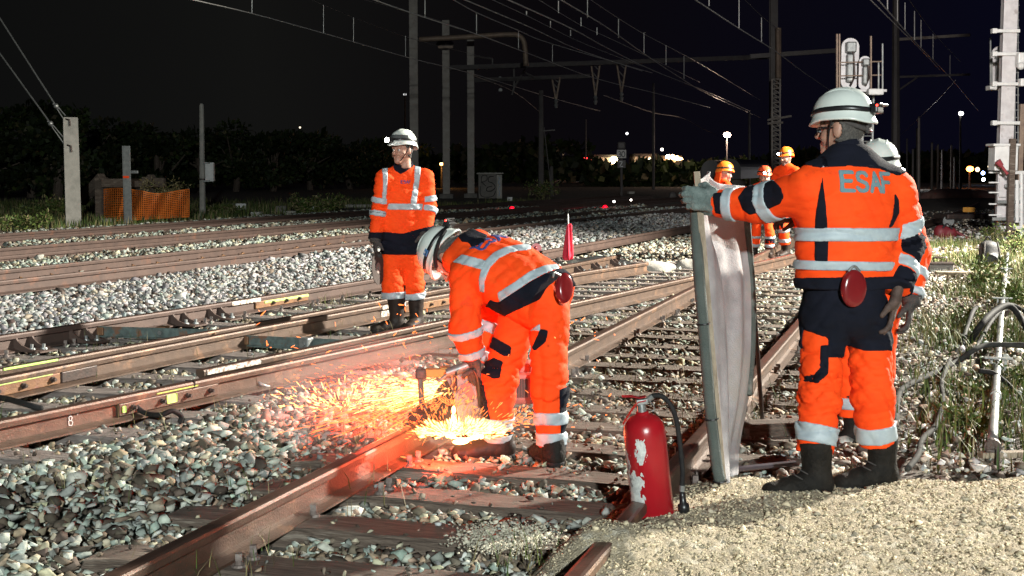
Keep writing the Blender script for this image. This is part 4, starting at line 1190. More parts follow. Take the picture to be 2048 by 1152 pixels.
LOW = [(994,586),(1030,563),(1060,542),(1090,530),(1114,527),(1120,536),(1090,547),(1062,562),(1035,580),(998,605)]
NAV = [(996,605),(1035,580),(1062,562),(1090,547),(1120,536),(1150,540),(1160,570),(1111,584),(1031,622),(993,640),(965,622),(979,600)]
HDN = [(914,470),(920,455),(940,455),(976,470),(970,484),(944,496),(938,486),(924,484)]
info = person('worker in orange bent double over the sparking rail saw', J, .0075, 12, base=P(1040, 905, .0), fold=.014,
  rleg=(.102, .084, .064), rhip=(.150, .128), rwaist=(.16, .14), hipdrop=.03, cuff=.0, rarm=(.078, .072, .056), trap=.06, collar=False,
  torso=((-.13, 0, -.005, .172, .15), (-.02, 0, .0, .182, .16), (.08, 0, -.01, .195, .165), (.2, .0, -.02, .205, .165), (.32, .0, -.02, .205, .155), (.40, 0, -.01, .17, .13)), hem=-.10,
  leg_tapes=(('L', .60, .80, 0.), ('L', .87, 1.0, 0.), ('R', .40, .62, 0.), ('R', .75, .98, 0.)),
  arm_tapes=(('L', 1, .02, .28), ('L', 1, .72, .97), ('R', 1, .1, .34), ('R', 1, .72, .97)), extra=(hood,),
  jacket_panels=((traced(CH, J, 7.35), M_TAPE, 'reflective_tape'), (traced(SST, J, 7.3), M_TAPE, 'shoulder_tape'), (traced(LOW, J, 7.2), M_TAPE, 'reflective_tape'), (traced(NAV, J, 7.1), M_NAVY, 'jacket_back_panel'), (traced(HDN, J), M_NAVY, 'hood_lining')),
  trouser_panels=((traced([(970,664),(1023,694),(1021,712),(1008,713),(971,690)], J, 7.25), M_NAVY, 'pocket_flap'), (traced([(961,717),(976,722),(987,715),(1006,723),(1000,756),(987,758),(958,744)], J, 7.25), M_NAVY, 'cargo_pocket'),
     (traced([(1080,658),(1097,660),(1092,684),(1070,702),(1063,697)], J, 7.25), M_NAVY, 'crotch_gusset'), (traced([(1058,662),(1081,646),(1081,662)], J, 7.15), M_TAPE, 'pocket_trim'), (traced([(1119,651),(1122,640),(1137,649)], J, 7.15), M_TAPE, 'pocket_trim'),
     (traced([(1118,780),(1140,770),(1138,900),(1122,900)], J, 7.15), M_NAVY, 'leg_panel'), (traced([(955,770),(968,770),(985,860),(970,880),(950,880)], J, 7.25), M_NAVY, 'leg_panel')))
rt = info['root']; upB, rB_, fB_ = info['up'], info['r'], info['f']
# lettering across the shoulders, running over the back
word_on(info, 'ESAF', J['neck'] - rB_ * .135 - upB * .15 - fB_ * .13, rB_, upB, -fB_, .075, .018, M_LETTERB, gap=.22)
fh = unit([-.38, .12, -.9]); uh = unit([-.88, .32, .42])
head(rt, J['head'], fh, uh, .006, beard=True)
helmet(rt, J['head'] + uh * .01, fh, uh, M_HELM, rear=True, sticker=math.pi * .95, tip=0)
obj('goggle_strap', tube(smooth_path([J['head'] + rots(fh, uh) @ np.array(q) for q in ([-.108, .06, .02], [-.124, .0, .045], [-.112, -.08, .06], [-.06, -.135, .07])], 5), .011, 8), M_STRAP, rt)
hand(rt, J['wrL'] + np.array([0.0, .0, -.01]), unit([.08, .1, -1]), unit([.6, .75, -.1]), 1, M_BROWNH, curl=.95, size=1.05, thumb=.9)
hand(rt, J['wrR'], unit([-.2, -.1, -1]), unit([-.6, -.7, 0]), -1, M_BROWNH, curl=.95, size=1.05, thumb=.9)
pouch(rt, D(1128, 576, 6.74), unit(np.cross(upB, -fB_)) , unit([.55, -.75, .2]), unit([-.5, -.3, .8]), (.052, .040, .062))
boot(rt, J['ankleL'] + [0, 0, -.0], J['ankleL'] + [-1, -.1, 0], M_BOOTB, .007, .07, .066, L=.235, lace=False)
boot(rt, J['ankleR'] + [0, 0, -.0], J['ankleR'] + [-.35, 1, 0], M_BOOT, .007, .05, .064, L=.23, lace=False)

# ---- the worker standing with the spare cutting disc
J = dict(pelvis=D(806,500,12.4), neck=D(808,338,12.4), head=D(805,302,12.34), shR=D(769,357,12.3), shL=D(850,356,12.42), elR=D(758,425,12.3), wrR=D(751,478,12.22), elL=D(857,415,12.42), wrL=D(850,466,12.32),
 hipR=D(785,520,12.36), hipL=D(825,520,12.42), kneeR=D(787,572,12.3), kneeL=D(826,572,12.38), ankleR=D(790,640,12.3), ankleL=D(831,636,12.42))
info = person('standing worker with lit headlamp looking left, cutting disc in hand', J, .0095, 31, base=P(805, 655, .0), fold=.015,
  rleg=(.092, .094, .098), rhip=(.175, .14), rwaist=(.18, .14), cuff=-.20, rarm=(.083, .068, .055), trap=.058,
  torso=((-.06, 0, .0, .19, .14), (.08, 0, .01, .198, .148), (.25, .0, .012, .195, .145), (.50, .0, .0, .20, .145), (.64, .0, -.005, .17, .11), (.72, 0, .0, .10, .08)), hem=-.03,
  leg_tapes=(('R', .16, .37, 0.), ('L', .17, .40, 0.)),
  torso_tapes=((.372, .432, 0.0),),
  arm_tapes=(('R', 0, .56, .74), ('R', 0, .95, 1.1), ('R', 1, .0, .16), ('L', 0, .60, .82), ('L', 1, .02, .24)),
  jacket_panels=((traced([(763,330),(776,331),(775,372),(772,406),(763,406),(766,365)], J, 12.6), M_TAPE, 'shoulder_tape'), (traced([(830,325),(842,333),(841,350),(833,408),(820,408),(828,360)], J, 12.6), M_TAPE, 'shoulder_tape'),
    (traced([(784,322),(832,318),(826,334),(802,349),(788,340)], J, 12.4), M_NAVY, 'neck_panel'), (traced([(720,464),(775,464),(805,467),(830,460),(870,450),(870,520),(720,520)], J), M_NAVY, 'shirt_tail')),
  trouser_panels=((traced([(838,512),(852,510),(852,540),(846,538)], J, 12.5), M_ORANGE, 'cargo_pocket'),))
rt = info['root']
fh = unit([-.62, -.78, -.05]); uh = unit([.0, .02, 1])
head(rt, J['head'], fh, uh, .006, beard=False)
helmet(rt, J['head'] + np.array([0, 0, .012]), fh, uh, M_HELM, lamp=.12, visor=True, sticker=.15, strap=True, tip=4)
hand(rt, J['wrR'] + [0, 0, -.01], unit([-.05, -.12, -1]), unit([1, .3, 0]), -1, M_GLOVE, curl=.75, size=1.12, h=.006)
hand(rt, J['wrL'] + [0, 0, -.01], unit([-.1, -.18, -1]), unit([-1, .2, 0]), 1, M_GLOVE, curl=.55, size=1.12, h=.006)
for s, w in (('R', .06), ('L', .06)):
    d_ = unit(J['wr' + s] - J['el' + s]); obj('glove_cuff', tube([J['wr' + s] - d_ * .02, J['wr' + s] + d_ * .035], [w, .05], 14), M_GLOVE, rt, smooth=True)
boot(rt, J['ankleR'] + [0, 0, -.01], J['ankleR'] + [-1, -.55, 0], M_BOOTB, .008, .33, .088, L=.23, lace=False)
boot(rt, J['ankleL'] + [0, 0, -.01], J['ankleL'] + [-.3, -1, 0], M_BOOTB, .008, .33, .088, L=.22, lace=False)
# lettering on his chest
word_on(info, 'ESAF', D(806, 367, 12.2), info['r'] * -1, info['up'], info['f'], .026, .006, M_LETTERB, h=.004, gap=.3)
# the spare cutting disc
dc = D(756, 536, 12.16); nx_ = unit([1, -.28, .05])
t = thing('cutting_disc', 'dark round cutting disc held edge-on by the standing worker', 'disc', dc)
def disc_geo(c_, n_, r, th, hole=.0127, k=40):
    x, y, a = frame(n_); an = np.arange(k) * 2 * math.pi / k; rg = np.cos(an)[:, None] * x + np.sin(an)[:, None] * y
    V = np.vstack([c_ + rg * q + a * z for q, z in ((hole, -th / 2), (r, -th / 2), (r, th / 2), (hole, th / 2))])
    return V, [(i * k + j, i * k + (j + 1) % k, ((i + 1) % 4) * k + (j + 1) % k, ((i + 1) % 4) * k + j) for i in range(4) for j in range(k)]
M_DISC = mat('brown_abrasive', (0.035, 0.026, 0.022), (0.065, 0.05, 0.042), 0.85, 0, 60, 0.4)
obj('abrasive_wheel', disc_geo(dc, nx_, .152, .006), M_DISC, t)
obj('paper_label', join(disc_geo(dc + nx_ * .0036, nx_, .05, .001), disc_geo(dc - nx_ * .0036, nx_, .05, .001)), mat('grey_paper', (.25, .2, .18), rough=.7), t)

# ---- the worker half hidden behind the screen holder
J = dict(pelvis=D(1742,600,7.25), neck=D(1762,384,7.3), head=D(1755,350,7.34), shL=D(1692,425,7.2), shR=D(1810,428,7.38), elL=D(1660,490,7.3), wrL=D(1600,440,7.6), elR=D(1832,505,7.36), wrR=D(1823,594,7.22),
 hipL=D(1712,620,7.25), hipR=D(1764,620,7.3), kneeL=D(1700,740,7.22), kneeR=D(1757,745,7.3), ankleL=D(1705,870,7.2), ankleR=D(1752,858,7.32))
info = person('worker mostly hidden behind the screen holder, gloved hand hanging', J, .011, 47, base=P(1730, 880, .0), fold=.01,
  torso=((-.0, 0, .0, .17, .13), (.15, 0, .0, .18, .14), (.40, .0, -.01, .20, .14), (.55, .0, -.01, .18, .11), (.62, 0, .0, .11, .09)), hem=.03,
  rleg=(.09, .075, .066), rhip=(.16, .13), rwaist=(.16, .13), rarm=(.085, .07, .056), cuff=-.1,
  arm_tapes=(('R', 1, .40, .60), ('R', 1, .84, 1.0), ('L', 0, .5, .8)), torso_tapes=((.2, .26, 0),), leg_tapes=(('R', .4, .6, 0), ('L', .4, .6, 0)),
  jacket_panels=((strip((1826, 1832), (470, 510), J, 7.28, .014), M_NAVY, 'sleeve_zip'),), trouser_panels=())
rt = info['root']
fh = unit([.3, .95, -.1]); head(rt, J['head'], fh, unit([0, 0, 1]), .008)
helmet(rt, J['head'] + [0, 0, .01], fh, unit([.02, 0, 1]), M_HELM, visor=False)
V_ = J['head']
hand(rt, J['wrR'] + [0, 0, -.03], unit([-.12, -.15, -1]), unit([-.9, .3, .1]), 1, M_GLOVE, curl=.45, size=1.12, thumb=.4, h=.005)
obj('glove_cuff', tube([J['wrR'] + [0, 0, .012], J['wrR'] + [-.003, -.005, -.05]], [.057, .047], 14), M_GLOVE, rt, smooth=True)
hand(rt, J['wrL'], unit([-.9, .4, 0]), unit([0, 0, -1]), -1, M_GLOVE, curl=.6, h=.007)
boot(rt, J['ankleL'], J['ankleL'] + [-1, -.1, 0], M_BOOT, .009, .26, .075, L=.22, lace=False)
boot(rt, J['ankleR'] + [0, 0, -.02], J['ankleR'] + [-.4, .9, 0], M_BOOT, .009, .26, .075, L=.22, lace=False)

# ---- three far workers by the next points
def far_worker(label, px, d, ztop, face, shell, bend=0.0, seed=60, lamp=None, flap=False, beard=False, step=(.1, -.1)):
    b = D(px, 332, d); b[2] = -.03; H = ztop; k = H / 1.86
    f = unit(face); r = np.cross(f, [0, 0, 1.0]); w = lambda a, c_, z: b + r * a * k + f * c_ * k + np.array([0, 0, z * k])
    B = bend
    J = dict(pelvis=w(0, -.25 * B, .98 - .1 * B), neck=w(0, .35 * B, 1.52 - .1 * B), head=w(0, .45 * B + .02, 1.66 - .1 * B), shL=w(-.19, .28 * B, 1.44 - .1 * B), shR=w(.19, .28 * B, 1.44 - .1 * B),
      elL=w(-.25, .3 * B + .06, 1.14 - .1 * B), elR=w(.25, .3 * B + .06, 1.14 - .1 * B), wrL=w(-.2, .3 * B + .24, .95 - .1 * B), wrR=w(.22, .3 * B + .22, .95 - .1 * B),
      hipL=w(-.09, -.2 * B, .92 - .1 * B), hipR=w(.09, -.2 * B, .92 - .1 * B), kneeL=w(-.11, .06 + step[0], .52), kneeR=w(.12, .06 + step[1], .52), ankleL=w(-.12, step[0], .11), ankleR=w(.13, step[1], .11))
    i = person(label, J, .018, seed, base=b, torso=((-.02, 0, 0, .18 * k, .13 * k), (.2 * k, 0, 0, .19 * k, .14 * k), (.42 * k, 0, 0, .2 * k, .13 * k), (.52 * k, 0, 0, .13 * k, .09 * k)), hem=-.06, fold=.008,
      rleg=(.095 * k, .085 * k, .085 * k), rarm=(.08 * k, .066 * k, .055 * k), rhip=(.165 * k, .13 * k), rwaist=(.16 * k, .13 * k), cuff=-.12, collar=False,
      torso_tapes=((.2 * k, .27 * k, 0),), arm_tapes=(('L', 0, .5, .75), ('R', 0, .5, .75), ('L', 1, .3, .6), ('R', 1, .3, .6)), leg_tapes=(('L', .05, .22, 0), ('R', .05, .22, 0), ('L', .45, .62, 0), ('R', .45, .62, 0)),
      trouser_panels=((lambda Q, dT: np.abs(Q[..., 2] - .36 * k) - .05, M_NAVY, 'knee_panel'),))
    rt = i['root']; u = unit(np.array([0, 0, 1.0]) + f * .35 * B)
    head(rt, J['head'], f - np.array([0, 0, .5 * B]), u, .011, beard=beard, hair=False)
    helmet(rt, J['head'] + u * .01, f - np.array([0, 0, .5 * B]), u, shell, lamp=lamp, flap=flap)
    for s, q in (('L', -1), ('R', 1)):
        hand(rt, J['wr' + s], f * .4 + np.array([0, 0, -1]), -r * q, -q, M_GLOVE, curl=.7, h=.010)
        boot(rt, J['ankle' + s] + [0, 0, .0], J['ankle' + s] + f, M_BOOTB, .016, .30 * k, .08, L=.2, lace=False)
far_worker('far worker with orange helmet and neck flap, above the screen edge', 1437, 20.5, 1.60, [.9, .35, 0], M_HELMO, .25, 61, flap=True)
far_worker('far worker with bright red helmet and headlamp, between screen and outstretched arm', 1527, 22.0, 1.52, [.1, -1, 0], M_HELMR, .15, 62, lamp=.3)
far_worker('far bearded worker with orange helmet and headlamp, above the outstretched arm', 1575, 22.6, 1.86, [-.75, -.65, 0], M_HELMO, .05, 63, lamp=.1, beard=True, step=(.16, -.12))

# ------------------------------------------------------------------ fire extinguisher
GLYPH.update({'M': [[(0,0),(0,1),(.35,.4),(.7,1),(.7,0)]], 'O': [[(.1,.1),(0,.5),(.1,.9),(.3,1),(.5,.9),(.6,.5),(.5,.1),(.3,0),(.1,.1)]], 'U': [[(0,1),(0,.2),(.15,0),(.45,0),(.6,.2),(.6,1)]],
 'R': [[(0,0),(0,1),(.45,1),(.6,.78),(.45,.52),(0,.5)],[(.3,.5),(.62,0)]], '3': [[(0,.9),(.25,1),(.55,.85),(.5,.6),(.25,.52),(.55,.4),(.58,.15),(.3,0),(0,.1)]], '0': [[(.1,.1),(0,.5),(.1,.9),(.3,1),(.5,.9),(.6,.5),(.5,.1),(.3,0),(.1,.1)]], 'Z': [[(0,1),(.6,1),(0,0),(.6,0)]]})
def text_geo(txt, O, U, Vv, N, size, w, depth=.002, gap=.3):
    gs = []; x = 0
    for ch in txt:
        for pl in GLYPH[ch]: gs.append(strokes([[((a + x) * size, b * size) for a, b in pl]], w, depth, O, U, Vv, N))
        x += .62 + gap
    return join(*gs)
M_RED = mat('scuffed_red_paint', (0.36, 0.010, 0.016), (0.29, 0.008, 0.013), 0.28, 0, 5, 0.05, 60, c3=(0.22, 0.02, 0.02), thr3=0.7)
M_LABEL = mat('torn_paper_label', (0.62, 0.64, 0.60), (0.42, 0.43, 0.42), 0.8, 0, 40, 0.2, c3=(0.13, 0.13, 0.14), thr3=0.6)
eb = P(1308, 1036, .055); et = D(1283, 812, eb[1] - .02)
t = thing('fire_extinguisher', 'scuffed red fire extinguisher with torn labels standing on the pale path', 'fire extinguisher', eb)
ez = unit(et - eb); ex = unit(np.cross([0, 1.0, 0], ez)); ey = np.cross(ez, ex); EM = np.stack([ex, ey, ez], 1)
er = .086; EH = .435
prof = [(.04, .004), (.078, .0), (er, .004), (er, .028), (er - .003, .031), (er - .003, .036), (er, .04), (er, .355), (er * .985, .375), (er * .93, .396), (er * .8, .416), (er * .6, .431), (er * .38, .439), (.026, .443), (.026, .452)]
obj('cylinder_body', lathe(prof, 48, eb, EM), M_RED, t, smooth=True)
def ext_label(a0, a1, z0, z1, seed, dens):
    k, m = 44, 60; V = []; 
    r = np.random.default_rng(seed)
    for i in range(m + 1):
        for j in range(k + 1):
            a = a0 + (a1 - a0) * j / k; V.append([(er + .0012) * math.cos(a), (er + .0012) * math.sin(a), z0 + (z1 - z0) * i / m])
    Fc = []
    u, v = np.meshgrid(np.linspace(0, 1, k), np.linspace(0, 1, m)); ed = np.minimum(np.minimum(u, 1 - u), np.minimum(v, 1 - v) * 1.4)
    nzv = vnoise(u * 9, v * 14, seed, 1.0) * .55 + vnoise(u * 25, v * 40, seed + 1, 1.0) * .35
    msk = nzv + ed * 2.2 > dens
    for i in range(m):
        for j in range(k):
            if msk[i, j]: Fc.append((i * (k + 1) + j, i * (k + 1) + j + 1, (i + 1) * (k + 1) + j + 1, (i + 1) * (k + 1) + j))
    obj('torn_label', (np.array(V) @ EM.T + eb, Fc), M_LABEL, t)
ext_label(-2.25, -1.62, .25, .36, 3, .22)
ext_label(-3.0, -1.9, .03, .23, 9, .25)
ext_label(-3.1, -2.5, .17, .33, 14, .5)
EW = lambda q: np.asarray(q, float) @ EM.T + eb
vb = obj('valve', join(cyl(EW((0, 0, .45)), EW((0, 0, .485)), .019, .017, 14), bbox(EW((.004, 0, .492)), (.05, .026, .022), .004, M=EM)), M_GALV, t)
def plate(pts, w, m, name, par, th=.003):
    pts = np.asarray(pts, float); out = []
    for s in (-1, 1): out += [EW(q + np.array([0, s * w / 2, 0])) for q in pts]
    n = len(pts); V = np.vstack([np.array(out), np.array(out) - ez * th]); Fc = []
    for i in range(n - 1): Fc += [(i, i + 1, n + i + 1, n + i), (2 * n + i, 3 * n + i, 3 * n + i + 1, 2 * n + i + 1), (i, 2 * n + i, 2 * n + i + 1, i + 1), (n + i, n + i + 1, 3 * n + i + 1, 3 * n + i)]
    Fc += [(0, n, 3 * n, 2 * n), (n - 1, 3 * n - 1, 4 * n - 1, 2 * n - 1)]
    return obj(name, (V, Fc), m, par)
plate([(.022, 0, .515), (-.005, 0, .512), (-.035, 0, .522), (-.075, 0, .526)], .030, M_RED, 'squeeze_lever', t)
plate([(.02, 0, .50), (-.012, 0, .497), (-.04, 0, .468), (-.078, 0, .418), (-.084, 0, .412)], .028, M_RED, 'carry_handle', t, .005)
obj('safety_pin', tube(EW(smooth_path([(.03, -.02, .50), (.045, -.022, .478), (.05, -.02, .458), (.036, -.02, .452)], 4)), .0022, 6), M_GALV, t)
hp = [(.025, 0, .495), (.052, -.005, .512), (.088, -.012, .505), (.118, -.018, .465), (.133, -.02, .40), (.137, -.02, .30), (.135, -.02, .19), (.125, -.02, .12)]
hs = obj('hose', tube(EW(smooth_path(hp, 7)), .0105, 10), M_BLACK, t, smooth=True)
obj('hose_ferrule', cyl(EW((.026, 0, .495)), EW((.05, -.004, .511)), .0125, n=12), M_GALV, hs); obj('hose_ferrule', cyl(EW((.128, -.02, .13)), EW((.124, -.02, .105)), .0125, n=12), M_GALV, hs)
obj('nozzle', lathe([(.011, 0), (.0125, -.02), (.0145, -.05), (.023, -.055), (.024, -.085), (.02, -.088)], 18, EW((.124, -.02, .105)), EM), M_STRAP, hs, smooth=True)

# ------------------------------------------------------------------ welding screen on two stakes
M_CANVAS = mat('stained_grey_canvas', (0.43, 0.415, 0.42), (0.26, 0.25, 0.25), 0.9, 0, 3.2, 0.35, 120, c3=(0.33, 0.31, 0.285), thr3=0.56)
M_CANVAS_SHADE = mat('shade_toned_canvas_hem', (0.085, 0.10, 0.09), (0.055, 0.068, 0.06), 0.9, 0, 7, 0.35, 120, c3=(0.19, 0.19, 0.165), thr3=0.6)  # shade on the wrapped edge is put into this darker canvas colour
t = thing('welding_screen', 'grey canvas spark screen on stakes held by the worker at right', 'screen', P(1448, 975, .03))
rows = [((1397, 358), 6.46, (1489, 372), 6.95), ((1395, 432), 6.42, (1498, 445), 6.98), ((1403, 560), 6.28, (1506, 560), 6.96), ((1414, 690), 6.20, (1508, 680), 6.88), ((1425, 820), 6.12, (1499, 785), 6.74), ((1438, 930), 6.05, (1480, 880), 6.52), ((1446, 968), 6.02, (1474, 948), 6.18)]
vr = np.linspace(0, 1, len(rows)); NU, NVv = 60, 90
Lp = smooth_path([D(*q[0], q[1]) for q in rows], 15); Rp = smooth_path([D(*q[2], q[3]) for q in rows], 15)
NVv = len(Lp); cv = []
for i in range(NVv):
    v = i / (NVv - 1)
    for j in range(NU + 1):
        u = j / NU; b = Lp[i] * (1 - u) + Rp[i] * u
        nrm = unit(np.cross(Rp[i] - Lp[i], [0, 0, 1.0]))
        a = .035 * math.sin(u * 6.3 + v * 1.2 - .3) * math.sin(math.pi * min(1, u * 1.0)) - .045 * math.exp(-((u - .42 - .12 * v) / .13) ** 2) * (1 - .4 * v) + .03 * math.exp(-((u - .75 + .1 * v) / .08) ** 2) * math.sin(math.pi * v)
        a -= .10 * math.exp(-((v - .12) / .13) ** 2) * math.sin(math.pi * u) ** 2
        a += .006 * math.sin(u * 31 + v * 9) * (.4 + .6 * math.sin(v * 7) ** 2)
        top = .05 * math.sin(math.pi * min(1, u * 1.5)) ** 2 * max(0, 1 - v * 8)
        cv.append(b + nrm * a + np.array([0, 0, top]))
cv = np.array(cv); k = NU + 1
Fc = [(i * k + j, i * k + j + 1, (i + 1) * k + j + 1, (i + 1) * k + j) for i in range(NVv - 1) for j in range(NU)]
o = obj('canvas_sheet', (cv, Fc), M_CANVAS, t, smooth=True)
md = o.modifiers.new('thickness', 'SOLIDIFY'); md.thickness = .004; md.offset = 0
obj('rolled_hem', tube(smooth_path([p + np.array([-.012, -.02, 0]) for p in Lp[4::14]], 4), .027, 12), M_CANVAS_SHADE, t, smooth=True)
obj('stake', bbox((D(1394, 350, 6.42) + P(1449, 990, .02)) / 2 + np.array([-.0, .012, 0]), (.03, .022, np.linalg.norm(D(1394, 338, 6.43) - P(1449, 990, .02))), .002, M=np.stack(frame(D(1394, 338, 6.43) - P(1449, 990, .02)), 1)), M_WOODP, t)
a_, b_ = D(1497, 420, 7.0), P(1522, 800, .03) + np.array([0, 0, 0]); b_ = D(1522, 800, 7.6); b_ = b_ + (b_ - a_) * .12
obj('stake', cyl(D(1494, 400, 6.99), b_, .012, .012, 10), M_DARKST, t)
obj('hem_strip', tube(smooth_path([D(x_, y_, d_) for x_, y_, d_ in ((1493, 425, 6.95), (1503, 560, 6.93), (1505, 680, 6.84), (1497, 790, 6.7))], 8), .018, 8), M_CANVAS_SHADE, t, smooth=True)
# loose flap below, lit by the sparks
fl = []
for i in range(24):
    v = i / 23; l = D(1412 + 10 * v, 690 + 250 * v, 6.30 - .17 * v); r_ = D(1418 + 26 * v, 690 + 252 * v, 6.24 - .16 * v)
    for j in range(9):
        u = j / 8; fl.append(l * (1 - u) + r_ * u + np.array([0, .008 * math.sin(u * 5 + v * 4), 0]))
o = obj('canvas_flap', (np.array(fl), [(i * 9 + j, i * 9 + j + 1, (i + 1) * 9 + j + 1, (i + 1) * 9 + j) for i in range(23) for j in range(8)]), M_CANVAS, t, smooth=True)
o.modifiers.new('thickness', 'SOLIDIFY').thickness = .003
for i in (40, 62, 86):
    i = min(i, NVv - 1); c_ = Lp[i] + np.array([-.012, -.02, 0]); an = np.linspace(0, 6.28, 16)
    obj('cable_tie', tube([c_ + np.array([.031 * math.cos(q), .031 * math.sin(q), .003 * math.cos(q)]) for q in an], .004, 6, cap=False), M_STRAP, t)

# ------------------------------------------------------------------ rail saw
M_SAWBODY = mat('pale_red_saw_housing', (0.55, 0.16, 0.12), (0.42, 0.11, 0.085), 0.4, 0, 12, 0.1, c3=(0.25, 0.10, 0.09), thr3=0.62)
M_GUARD = mat('sooty_guard_metal', (0.30, 0.24, 0.23), (0.19, 0.15, 0.145), 0.5, 0.3, 14, 0.15, c3=(0.12, 0.08, 0.075), thr3=0.6)
M_YEL = mat('dull_yellow_paint', (0.55, 0.27, 0.03), (0.42, 0.19, 0.025), 0.5, 0, 12)
t = thing('rail_saw', 'petrol rail saw with guard and clamp throwing sparks', 'rail saw', PS(2.575, float(P(900, 880, 0) @ TV), .15))
def slab(poly, d, th, m, name, par, out=None):
    a = np.array([D(x_, y_, d) for x_, y_ in poly]); n = len(a); q = np.array([0, th, 0]) if out is None else np.asarray(out) * th
    V = np.vstack([a, a + q]); Fc = [tuple(range(n)), tuple(range(2 * n - 1, n - 1, -1))] + [(i, n + i, n + (i + 1) % n, (i + 1) % n) for i in range(n)]
    return obj(name, (V, Fc), m, par)
gp = [(890, 752), (915, 742), (940, 742), (956, 765), (966, 810), (970, 850), (962, 866), (922, 868), (915, 830), (908, 790)]
gd = slab(gp, 7.10, .05, M_GUARD, 'wheel_guard', t)
slab([(921, 772), (938, 760), (950, 790), (940, 800)], 7.095, .004, M_SAWBODY, 'guard_decal', gd)
obj('abrasive_wheel', disc_geo(D(922, 815, 7.16), unit(TV + [0, 0, .02]), .165, .005), M_DISC, t)
obj('engine_housing', join(bbox(D(1040, 772, 7.22), (.17, .24, .17), .03), bbox(D(1040, 735, 7.24), (.13, .16, .07), .02)), M_SAWBODY, t, smooth=False)
for i in range(7): obj('cooling_fin', bbox(D(1035 + i * 3.2, 776, 7.09), (.0045, .02, .10), .001), M_DARKST, t)
obj('guide_arm', bbox(D(985, 772, 7.16), (.24, .05, .05), .01), M_DARKST, t)
obj('clamp_handle', join(cyl(D(897, 745, 7.05), D(944, 728, 7.05), .026, .024, 18), cyl(D(893, 746, 7.05), D(899, 744, 7.05), .021, n=18)), M_GALV, t, smooth=False)
obj('clamp_rod', cyl(D(876, 763, 7.06), D(900, 745, 7.06), .009, n=10), M_GALV, t)
obj('yellow_arm', join(bbox(D(876, 745, 7.2), (.135, .05, .042), .005), bbox(D(890, 743, 7.22), (.05, .07, .05), .005)), M_YEL, t)
obj('front_grip', cyl(D(926, 752, 7.02), D(945, 741, 7.02), .013, n=12), M_BROWNH, t)
obj('rear_handle', tube(smooth_path([D(947, 735, 7.02), D(956, 755, 7.03), D(960, 785, 7.06), D(962, 812, 7.1)], 5), .016, 10), M_STRAP, t, smooth=True)
obj('throttle_lever', bbox(D(912, 762, 7.0), (.012, .012, .10), .003), M_STRAP, t)
cl = P(848, 838, .15)
ca = obj('rail_clamp', join(bbox(cl + [0, 0, .022], (.13, .15, .05), .012, ROTZ), bbox(cl + [-.075, .0, -.045], (.03, .13, .10), .006, ROTZ), bbox(cl + [.075, 0, -.045], (.03, .13, .10), .006, ROTZ), bbox(cl + [.0, .02, .055], (.07, .09, .05), .02, ROTZ)), M_DARKST, t)
obj('guide_bracket', join(bbox((cl + [-.01, .01, .05] + D(840, 745, 7.2)) / 2, (.028, .05, .26), .006, M=rots([0, 1, 0], unit(D(840, 745, 7.2) - cl - [-.01, .01, .05]))), bbox(D(842, 748, 7.19), (.06, .06, .055), .012)), M_DARKST, t)
# ------------------------------------------------------------------ sparks
def streaks(segs, rads):
    """closed little spindles"""
    a = segs[:, 0]; b = segs[:, 1]; d = b - a; L = np.linalg.norm(d, axis=1)[:, None]; d = d / L
    x = np.cross(d, np.array([.3, .1, 1.0])); x /= np.linalg.norm(x, axis=1)[:, None]; y = np.cross(d, x)
    r = rads[:, None]; m1 = a + d * L * .3; m2 = a + d * L * .75
    V = np.stack([a] + [m1 + (x * c_ + y * s_) * r * .8 for c_, s_ in ((1, 0), (-.5, .87), (-.5, -.87))] + [m2 + (x * c_ + y * s_) * r for c_, s_ in ((1, 0), (-.5, .87), (-.5, -.87))] + [b], 1)
    f = np.array([(0, 2, 1), (0, 3, 2), (0, 1, 3), (1, 2, 4), (2, 5, 4), (2, 3, 5), (3, 6, 5), (3, 1, 6), (1, 4, 6), (4, 5, 7), (5, 6, 7), (6, 4, 7)])
    Fc = (f[None] + (np.arange(len(a)) * 8)[:, None, None]).reshape(-1, 3)
    return V.reshape(-1, 3), Fc
M_SPK = {'white_hot': emit('white_hot_spark', (1.0, 0.47, 0.13), 7), 'yellow_hot': emit('yellow_hot_spark', (1.0, 0.19, 0.036), 3.4), 'orange_hot': emit('orange_hot_spark', (1.0, 0.075, 0.02), 2.0)}
src = D(912, 772, 7.12); core = P(918, 868, .12)
def spray(n, px0, px1, t0, t1, l0, l1, r0, r1, m, label, name='sparks', src_=None, lift=0.0, hot=.0):
    s_ = src if src_ is None else src_
    tg = np.array([P(rng.uniform(*px0), rng.uniform(*px1), rng.uniform(0, .1)) for _ in range(n)])
    tt = t0 + (t1 - t0) * rng.uniform(0, 1, n) ** 1.0
    p = s_ + (tg - s_) * tt[:, None]; p[:, 2] += lift * 4 * tt * (1 - tt) + rng.normal(0, .008, n); p[:, 1] += rng.normal(0, .03, n)
    d = tg - s_; d[:, 2] += lift * 4 * (1 - 2 * tt); d /= np.linalg.norm(d, axis=1)[:, None]; d += rng.normal(0, .06, (n, 3))
    L = rng.uniform(l0, l1, n)
    p[:, 2] = np.maximum(p[:, 2], .012)
    V, Fc = streaks(np.stack([p, p + d * L[:, None]], 1), rng.uniform(r0, r1, n))
    tag(obj(name, (V, Fc), M_SPK[m]), label, 'sparks', kind='stuff')
spray(560, (600, 860), (740, 850), .05, .62, .04, .15, .0015, .0033, 'white_hot', 'white-hot spark streaks fanning left from the rail saw')
spray(900, (560, 880), (720, 875), .18, 1.0, .03, .16, .0010, .0026, 'yellow_hot', 'yellow spark streaks fanning left from the rail saw')
